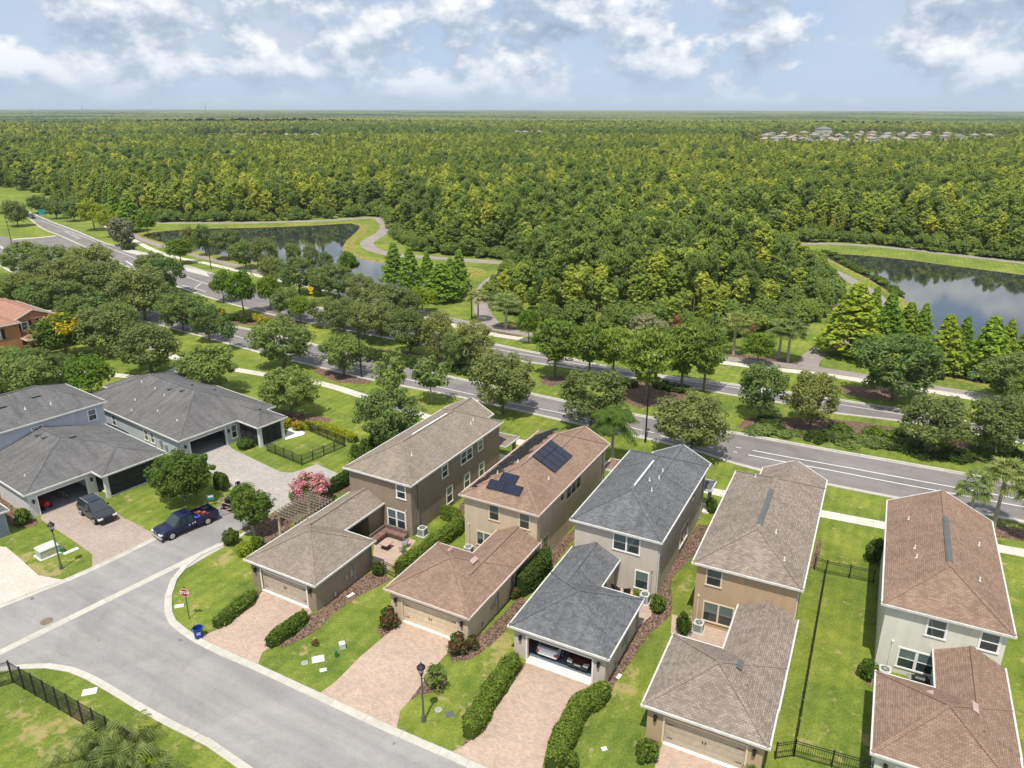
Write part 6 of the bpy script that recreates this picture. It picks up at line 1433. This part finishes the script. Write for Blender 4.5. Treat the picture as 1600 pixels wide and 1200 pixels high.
# air conditioners and garden furniture
for h, x, y, lb, k in ((H1, 8.35, 14.2, 'white-topped air conditioner beside the right corner of the taupe house', .8), (H2, 1.05, 11.1, 'air conditioner at the front wall of the cream house behind its garage', .75), (H3, 7.05, 11.1, 'air conditioner at the front right corner of the greige house', .75),
                    (H4, .9, 12.5, 'tall pale air conditioner on the patio of the golden tan house', .75), (H5, .8, 10.9, 'air conditioner with an oval fan by the pale sage house', .8)):
    ac_unit(local(h, x, y, .02), h.rotation_euler.z, lb, k)
for h, x, y in ((H1, 7.05, 13.5), (H2, .6, 11.95), (H3, 7.25, 12.0), (H4, .5, 13.4), (H5, 1.0, 11.9)):
    b = MB(); b.box(x-.035, x+.035, y-.05, y+.02, .3, 2.6); b.box(x-.07, x+.07, y-.08, y+.02, 2.6, 2.75); b.build('line_cover', M['tan_trim'] if h in (H2, H4) else (M['grey_trim'] if h is H3 else M['pink_trim'] if h is H1 else M['pvc']), h)
t = empty('sofa', local(H1, 5.2, 11.2, .03), H1.rotation_euler.z, 'brown L-shaped outdoor sofa on the patio of the taupe house', 'sofa')
MB().box(-.5, 2.3, 1.1, 1.95, .05, .38).box(-.5, .35, -.6, 1.1, .05, .38).build('frame', M['wicker'], t)
b = MB(); [b.box(-.45+i*.69, .2+i*.69, 1.12, 1.72, .38, .5) for i in range(4)]; [b.box(-.42, .3, -.55+i*.82, .22+i*.82, .38, .5) for i in range(2)]; b.build('cushions', plain('brown_cushion', (.20, .11, .09), .9), t)
b = MB(); [b.box(-.45+i*.69, .2+i*.69, 1.74, 1.93, .38, .85) for i in range(4)]; b.box(-.5, -.36, -.6, 1.7, .38, .8); b.build('backrest', plain('grey_cushion', (.16, .13, .12), .9), t)
t = empty('fire_table', local(H1, 6.7, 10.6, .03), H1.rotation_euler.z, 'square dark fire table in front of the brown sofa', 'table'); MB().box(-.3, .3, -.3, .3, 0, .55).build('base', M['wicker'], t); MB().box(-.48, .48, -.48, .48, .55, .64).box(-.15, .15, -.15, .15, .64, .67).build('tabletop', M['rust'], t)
def chair(h, x, y, rz, label, mat='grey_metal'):
    t = empty('patio_chair', local(h, x, y, .03), h.rotation_euler.z+rz, label, 'chair')
    for sx in (-.22, .22):
        for sy in (-.2, .2): MB().box(sx-.02, sx+.02, sy-.02, sy+.02, 0, .42).build('leg', M[mat], t)
    MB().box(-.27, .27, -.26, .26, .42, .48).build('seat', M[mat], t)
    b = MB(); b.xf = Matrix.Translation((0, .26, .48)) @ Matrix.Rotation(rad(-12), 4, 'X'); b.box(-.27, .27, -.02, .03, 0, .5); b.build('backrest', M[mat], t)
    b = MB(); [b.bar((s*.28, -.24, .66), (s*.28, .26, .68), .04, .03) for s in (1, -1)]; b.build('armrest', M[mat], t)
chair(H1, 8.1, 11.7, -1.2, 'grey patio chair nearer the wall at the end of the sofa', 'grey_metal'); chair(H1, 8.5, 10.8, -1.9, 'pale patio chair nearer the hooked hedge', 'silver')
chair(H3, 4.5, 11.2, 2.6, 'dark patio chair under the eaves of the greige house, left one', 'black'); chair(H3, 5.4, 11.3, 3.6, 'dark patio chair under the lower window of the greige house', 'black')
t = empty('barbecue', local(H5, 3.1, 10.9, .03), H5.rotation_euler.z, 'black barbecue beside the windows of the pale sage house', 'barbecue'); MB().box(-.6, .6, -.3, .3, .1, .8).build('cabinet', M['black'], t); b = MB(); b.loft([[(x, .32*math.cos(a), .8+.3*math.sin(a)) for a in [k*math.pi/6 for k in range(7)]] for x in (-.4, .4)]); b.build('lid', M['black'], t); MB().box(-.9, -.6, -.28, .28, .72, .78).box(.6, .9, -.28, .28, .72, .78).build('side_shelf', M['silver'], t)
for (h, x, y, lb) in ((H3, 6.5, 10.0, 'potted plant on the greige house patio beside the air conditioner'), (H3, 6.2, 11.4, 'lime potted plant below the window of the greige house')):
    t = empty('potted_plant', local(h, x, y, .03), 0, lb, 'plant'); MB().tube([(0, 0, 0), (0, 0, .35)], [.14, .2], 12).build('pot', M['rust'], t)
    o = child('foliage', SM['lime'] if 'lime' in lb else SM['round'], t); o.location = (0, 0, .3); o.scale = (.32, .32, .4)
# ------------------------------------------------------------------ the forest
from mathutils import noise as mn
edge = [(-60, 285), (20, 296), (60, 302), (110, 322), (175, 344), (250, 346.5), (320, 346), (400, 345.5), (500, 342.5), (580, 336.5), (601, 339), (612, 347), (614, 358), (622, 372), (640, 387), (680, 397), (740, 401), (790, 405), (800, 413), (806, 424), (792, 438), (772, 452), (772, 472), (782, 486), (815, 496),
        (850, 503), (900, 508), (985, 512), (1070, 520), (1120, 534), (1150, 530), (1200, 508), (1255, 506), (1280, 498), (1285, 484), (1308, 466), (1300, 442), (1274, 419), (1240, 400), (1224, 398), (1219, 384), (1236, 378), (1300, 377.5), (1370, 382), (1450, 391), (1520, 399), (1600, 408), (1760, 430), (1900, 450)]
poly = [tuple(G(*p)[:2]) for p in edge]
poly = poly+[(2200, 900), (12000, 14000), (-12000, 14000), (-2200, 900)]
poly = np.array(poly)
def inside(P, pl):
    x, y = P[:, 0], P[:, 1]; r = np.zeros(len(P), bool); n = len(pl)
    for i in range(n):
        x0, y0 = pl[i]; x1, y1 = pl[(i+1) % n]
        c = ((y0 > y) != (y1 > y)) & (x < (x1-x0)*(y-y0)/((y1-y0) if y1 != y0 else 1e-9)+x0); r ^= c
    return r
clear = [np.array([tuple(G(*a)[:2]) for a in q]) for q in ([(1140, 222, 12), (1540, 222, 12), (1620, 206, 7), (1250, 204, 7), (1180, 207, 7)], [(300, 213, 12), (520, 213, 12), (500, 207, 7), (300, 207, 7)], [(795, 209, 12), (850, 209, 12), (850, 203, 7), (795, 203, 7)], [(75, 191, 12), (135, 191, 12), (135, 187, 7), (75, 187, 7)])]
rs = np.random.RandomState(77); pts = []
for (d0, d1, sp) in ((100, 430, 3.9), (430, 950, 5.2), (950, 1900, 8.)):
    xs = np.arange(-d1, d1, sp); ys = np.arange(d0*.7, d1, sp); X, Y = np.meshgrid(xs, ys); X = X.ravel()+rs.uniform(-.42, .42, X.size)*sp; Y = Y.ravel()+rs.uniform(-.42, .42, Y.size)*sp
    R = np.hypot(X, Y); k = (R >= d0) & (R < d1) & (np.abs(X) < Y*.80+45); pts.append(np.stack([X[k], Y[k], np.full(k.sum(), sp)], 1))
pts = np.concatenate(pts); pts = pts[inside(pts[:, :2], poly)]
for c in clear: pts = pts[~(inside(pts[:, :2], c) & (rs.rand(len(pts)) < .86))]
CLR = np.zeros(len(pts), bool)
for c in clear: CLR |= inside(pts[:, :2], c)
# distance to the wood's edge, for lower trees there
ep = poly[:len(edge)]
def edist(P):
    d = np.full(len(P), 1e9)
    for i in range(len(ep)-1):
        a, b = ep[i], ep[i+1]; ab = b-a; t = np.clip(((P-a)@ab)/(ab@ab+1e-9), 0, 1); d = np.minimum(d, np.linalg.norm(P-(a+t[:, None]*ab), axis=1))
    return d
ed = np.where(np.hypot(pts[:, 0], pts[:, 1]) < 460, edist(pts[:, :2]), 99.)
KI = ['fpine', 'fcyp', 'fbroad', 'fyel', 'flight', 'fcyp2', 'fshrub']
HB = {'fpine': 15, 'fcyp': 14, 'fbroad': 12, 'fyel': 13, 'flight': 13, 'fcyp2': 13, 'fshrub': 4.2}
rec = []
for i, (x, y, sp) in enumerate(pts):
    n1 = mn.noise(Vector((x*.011, y*.011, 0))); n2 = mn.noise(Vector((x*.03+9, y*.03, 3))); n3 = mn.noise(Vector((x*.0022, y*.0016, 7))); u = rs.rand(); R = math.hypot(x, y)
    lightness = n1*1.1+n2*.6+(x/(y+1))*.45+(u-.5)*.75+min(.55, (R-150)/900)-(.22 if R < 300 else 0)
    if R > 900: lightness += n3*2.0+.12  # broad bands of darker tree kinds stand in for cloud shadow far off
    if x < 0: lightness += .10
    if lightness > .38: k = rs.choice(['fyel', 'fcyp2', 'fcyp', 'flight'], p=[.3, .3, .25, .15])
    elif lightness > -.02: k = rs.choice(['fcyp', 'flight', 'fyel', 'fbroad', 'fpine'], p=[.3, .36, .1, .14, .1])
    else: k = rs.choice(['fpine', 'fbroad', 'flight', 'fcyp'], p=[.4, .4, .12, .08])
    if R < 330 and k in ('fcyp', 'fcyp2') and rs.rand() < .8: k = rs.choice(['flight', 'fyel', 'fpine', 'fbroad'], p=[.45, .2, .2, .15])
    e = ed[i]; h = HB[k]*rs.uniform(.72, 1.22)*(1+.12*n2)
    if x > 20: e *= .62
    if e < 4: 
        if rs.rand() < .8: k = 'fshrub'; h = rs.uniform(3, 5.2)
        else: h *= .5
    elif e < 9: h *= rs.uniform(.5, .8)
    elif e < 14: h *= rs.uniform(.75, 1.)
    w_ = TM[k][3]*rs.uniform(.85, 1.15)*(h/TM[k][2])**.6*(1. if sp < 4.5 else (1.15 if sp < 6 else 1.6)); 
    if k == 'fshrub': w_ = rs.uniform(4.5, 7)
    if CLR[i]: h = rs.uniform(5, 8)
    rec.append((x, y, k, h, w_, rs.rand()*6.28, R))
rec.sort(key=lambda r: r[6])
LBL = {'fpine': ('pine_tree', 'clumpy dark slash pine in the front of the forest', 'dark slash pines of the forest front'), 'fcyp': ('cypress_tree', 'fresh green conical cypress in the front of the forest', 'green cypresses of the forest front'),
       'fbroad': ('broadleaf_tree', 'dark round-crowned broadleaf tree in the front of the forest', 'dark broadleaf trees of the forest front'), 'fyel': ('broadleaf_tree', 'yellowish round-crowned tree in the front of the forest', 'yellowish trees of the forest front'),
       'flight': ('broadleaf_tree', 'mid green round-crowned tree in the front of the forest', 'mid green trees of the forest front'), 'fcyp2': ('cypress_tree', 'yellow-green conical cypress in the front of the forest', 'yellow-green cypresses of the forest front'),
       'fshrub': ('forest_bush', 'low dark bush at the foot of the forest edge', 'bushes at the foot of the forest edge')}
first = {}; cnt = 0; rest = []
for r in rec:
    x, y, k, h, w_, a, R = r; q = PJ((x, y, 2))
    vis = -20 < q[0] < 1620
    if (cnt < 300 and vis and k != 'fshrub') or (k not in first and vis):
        nm, lb, gp = LBL[k]; t = tree(k, nm, (x, y, 0), h, w_, a, lb, 'tree' if k != 'fshrub' else 'bush', gp); cnt += 1
        if k not in first: first[k] = [c for c in bpy.data.objects if c.parent == t]
    else: rest.append(r)
def gn_scatter(name, recs, kinds, mat, label, cat):
    """one object: crowns and trunks instanced on its points (a mass nobody could count)"""
    me = bpy.data.meshes.new(name); n = len(recs); me.vertices.add(n)
    me.vertices.foreach_set('co', np.array([(r[0], r[1], 0) for r in recs], np.float32).ravel())
    a = me.attributes.new('rot', 'FLOAT_VECTOR', 'POINT'); a.data.foreach_set('vector', np.array([(0, 0, r[5]) for r in recs], np.float32).ravel())
    a = me.attributes.new('scl', 'FLOAT_VECTOR', 'POINT'); a.data.foreach_set('vector', np.array([(r[4]/TM[r[2]][3], r[4]/TM[r[2]][3], r[3]/TM[r[2]][2]) for r in recs], np.float32).ravel())
    a = me.attributes.new('idx', 'INT', 'POINT'); a.data.foreach_set('value', np.array([kinds.index(r[2]) for r in recs], np.int32))
    o = bpy.data.objects.new(name, me); col.objects.link(o)
    ng = bpy.data.node_groups.new(name, 'GeometryNodeTree'); ng.interface.new_socket('Geometry', in_out='INPUT', socket_type='NodeSocketGeometry'); ng.interface.new_socket('Geometry', in_out='OUTPUT', socket_type='NodeSocketGeometry')
    N_ = ng.nodes; L_ = ng.links; gi = N_.new('NodeGroupInput'); go = N_.new('NodeGroupOutput'); jo = N_.new('GeometryNodeJoinGeometry')
    def attr(nm, ty): 
        q = N_.new('GeometryNodeInputNamedAttribute'); q.data_type = ty; q.inputs['Name'].default_value = nm; return [s for s in q.outputs if s.enabled and s.name == 'Attribute'][0]
    for i, k in enumerate(kinds):
        cmp_ = N_.new('FunctionNodeCompare'); cmp_.data_type = 'INT'; cmp_.operation = 'EQUAL'; L_.new(attr('idx', 'INT'), cmp_.inputs[2]); cmp_.inputs[3].default_value = i
        for part in first[k]:
            oi = N_.new('GeometryNodeObjectInfo'); oi.inputs['Object'].default_value = part; oi.inputs['As Instance'].default_value = True; oi.transform_space = 'ORIGINAL'
            ip = N_.new('GeometryNodeInstanceOnPoints'); L_.new(gi.outputs[0], ip.inputs['Points']); L_.new(cmp_.outputs[0], ip.inputs['Selection']); L_.new(oi.outputs['Geometry'], ip.inputs['Instance'])
            er = N_.new('FunctionNodeEulerToRotation'); L_.new(attr('rot', 'FLOAT_VECTOR'), er.inputs[0]); L_.new(er.outputs[0], ip.inputs['Rotation']); L_.new(attr('scl', 'FLOAT_VECTOR'), ip.inputs['Scale']); L_.new(ip.outputs[0], jo.inputs[0])
    L_.new(jo.outputs[0], go.inputs[0]); md2 = o.modifiers.new('scatter', 'NODES'); md2.node_group = ng
    return tag(o, label, cat, kind='stuff')
trees_r = [r for r in rest if r[2] != 'fshrub']; bush_r = [r for r in rest if r[2] == 'fshrub']
extra = []
for i in range(len(ep)-1):          # thick low growth along the wood's edge
    a, b = ep[i], ep[i+1]; L_ = np.linalg.norm(b-a)
    if np.hypot(*a) > 430: continue
    for j in range(int(L_/2.4)+1):
        t_ = (j+rs.rand())/(L_/2.4+1); q = a+(b-a)*t_+rs.normal(size=2)*.7; extra.append((q[0], q[1], 'fshrub', rs.uniform(1.0, 4.4), rs.uniform(2.4, 5.5), rs.rand()*6.28, 0))
gn_scatter('forest', [r for r in trees_r if r[6] < 1900], [k for k in KI if k != 'fshrub'], None, 'dense mixed forest stretching away behind the ponds', 'forest')
gn_scatter('undergrowth', bush_r+extra, ['fshrub'], None, 'dense low growth along the edge of the forest', 'undergrowth')
# a few dead or rusty crowns that stand out at the wood's edge
for x_, y_, h_, w_, lb in ((1058, 530, 5, 24, 'rusty brown dead bush at the forest edge behind the pine row'), (1172, 528, 4, 20, 'small rusty bush behind the fan palms')):
    T('fdead', 'dead_bush', x_, y_, y_-h_*8, w_, lb, 'bush')
# canopy of the far forest: one surface with tree-sized bumps
ang = np.radians(np.linspace(-41, 41, 700)); rr = [1850.]
while rr[-1] < 19000: rr.append(rr[-1]*1.0125+2)
rr = np.array(rr); A_, Rr_ = np.meshgrid(ang, rr); X = np.sin(A_)*Rr_; Y = np.cos(A_)*Rr_
rz_ = np.random.RandomState(4); Zb = 11+rz_.rand(*X.shape)*5.5
for i in range(6): Zb += 1.6*np.sin(X*rz_.uniform(.002, .012)+rz_.rand()*6)*np.sin(Y*rz_.uniform(.001, .008)+rz_.rand()*6)
X += rz_.normal(size=X.shape)*1.5
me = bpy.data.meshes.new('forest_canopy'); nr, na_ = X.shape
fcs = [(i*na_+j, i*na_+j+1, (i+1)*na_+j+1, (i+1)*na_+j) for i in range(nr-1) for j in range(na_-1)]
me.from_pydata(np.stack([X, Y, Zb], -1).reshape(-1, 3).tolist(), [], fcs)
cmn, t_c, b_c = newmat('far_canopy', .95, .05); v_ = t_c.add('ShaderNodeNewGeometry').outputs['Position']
big_ = t_c.ramp(t_c.noise(t_c.vmul(v_, (.00035, .0009, 0)), 1., 5, .6), [(.42, (.045, .075, .04)), (.5, (.13, .17, .05)), (.66, (.21, .235, .06))])  # stand variation; its dark bands are cloud shadow painted into the canopy colour
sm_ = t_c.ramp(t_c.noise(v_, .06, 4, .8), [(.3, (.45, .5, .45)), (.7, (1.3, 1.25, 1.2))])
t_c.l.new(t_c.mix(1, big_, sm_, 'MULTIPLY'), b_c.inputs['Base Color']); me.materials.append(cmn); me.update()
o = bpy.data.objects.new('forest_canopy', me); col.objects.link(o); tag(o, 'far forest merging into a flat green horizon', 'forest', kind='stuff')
# distant houses
hw_mats = [plain('far_wall_%d' % i, c, .9) for i, c in enumerate([(.40, .35, .30), (.42, .41, .38), (.33, .28, .23)])]; hr_mats = [plain('far_roof_%d' % i, c, .9) for i, c in enumerate([(.30, .245, .21), (.17, .17, .18), (.25, .23, .21), (.40, .18, .10)])]
FH = 'small distant houses in the clearings'
def far_house(px_, py_, i, label, w_=12, d_=11, hh=4.6, z=5.5, ri=None):
    c = G(px_, py_, z); b = MB(); b.box(-w_/2, w_/2, -d_/2, d_/2, 0, hh, 0); tp = MB(); roof_block(tp, MB(), -w_/2-.5, w_/2+.5, -d_/2-.5, d_/2+.5, hh, .45, axis='x'); n0 = len(b.v)
    b.v += tp.v; b.f += [tuple(k+n0 for k in f) for f in tp.f]; b.m += [1]*len(tp.f)
    for k in range(4): b.box(-w_/2+1.5+k*3.4, -w_/2+2.9+k*3.4, -d_/2-.03, -d_/2, 1, 2.6, 2)
    o = b.build('house', [hw_mats[i % 3], hr_mats[ri if ri is not None else i % 3], M['glass_dark']]); o.location = (c.x, c.y, 0); o.rotation_euler = (0, 0, (i*.7) % 1.2-.3); tag(o, label, 'house', FH)
rf = random.Random(9)
hp = []
for row, (x0, x1, y_, n_) in enumerate(((1186, 1500, 207, 15), (1200, 1545, 211, 16), (1195, 1420, 215, 12), (1215, 1400, 219, 9))):
    for k in range(n_): hp.append((x0+(x1-x0)*(k+rf.uniform(-.2, .2))/(n_-1), y_+rf.uniform(-1, 1)))
for i, (x_, y_) in enumerate(hp): far_house(x_, y_, i, 'pale hip-roofed house in the distant clearing at right', ri=(0 if rf.random() < .55 else rf.choice([1, 2])))
far_house(1432, 206, 1, 'distant house with an orange-red roof at the right clearing', ri=3); far_house(1287, 203.5, 1, 'tall pale building at the back of the distant clearing at right', 18, 15, 12, 10, 1)
for i, x_ in enumerate((325, 345, 375, 388, 415, 432, 448, 462, 492)): far_house(x_, 209+rf.uniform(-1, 1.5), i, 'distant house above the forest, left of centre' if x_ != 415 else 'distant house with an orange roof, left of centre', ri=3 if x_ == 415 else None)
for i, x_ in enumerate((808, 820, 832, 842)): far_house(x_, 205.5, i, 'distant house above the forest near the centre')
for i, x_ in enumerate((85, 100, 113, 124)): far_house(x_, 188.5, i, 'faint pale building near the horizon at left', 22, 14)
for x_, y_, lb in ((323, 164, 'thin lattice mast on the horizon, left of centre'), (131, 166.5, 'fainter thin mast on the horizon at far left')):
    g_ = G(x_, 184); s_ = 5200/g_.length; hgt = CAMH+(171-y_)/FPX*5200*1.08
    b = MB(); b.tube([(0, 0, 0), (0, 0, hgt*.6), (0, 0, hgt)], [4., 2., .8], 4); o = b.build('mast', M['grey_metal']); o.location = (g_.x*s_, g_.y*s_, 0); tag(o, lb, 'mast')
# ------------------------------------------------------------------ the air
hz_ = MB(); hz_.box(-21000, 21000, -55, 21000, -1, 84)
mh = bpy.data.materials.new('haze'); mh.use_nodes = True; th = NT(mh.node_tree); th.n.clear()
pv = th.add('ShaderNodeVolumePrincipled'); pv.inputs['Color'].default_value = (.80, .88, 1, 1); pv.inputs['Density'].default_value = HAZE; pv.inputs['Anisotropy'].default_value = .1
oh_ = th.add('ShaderNodeOutputMaterial', i_Volume=pv.outputs[0])
ho = hz_.build('haze', mh); tag(ho, 'thin bluish haze over the far forest', 'haze', kind='stuff')
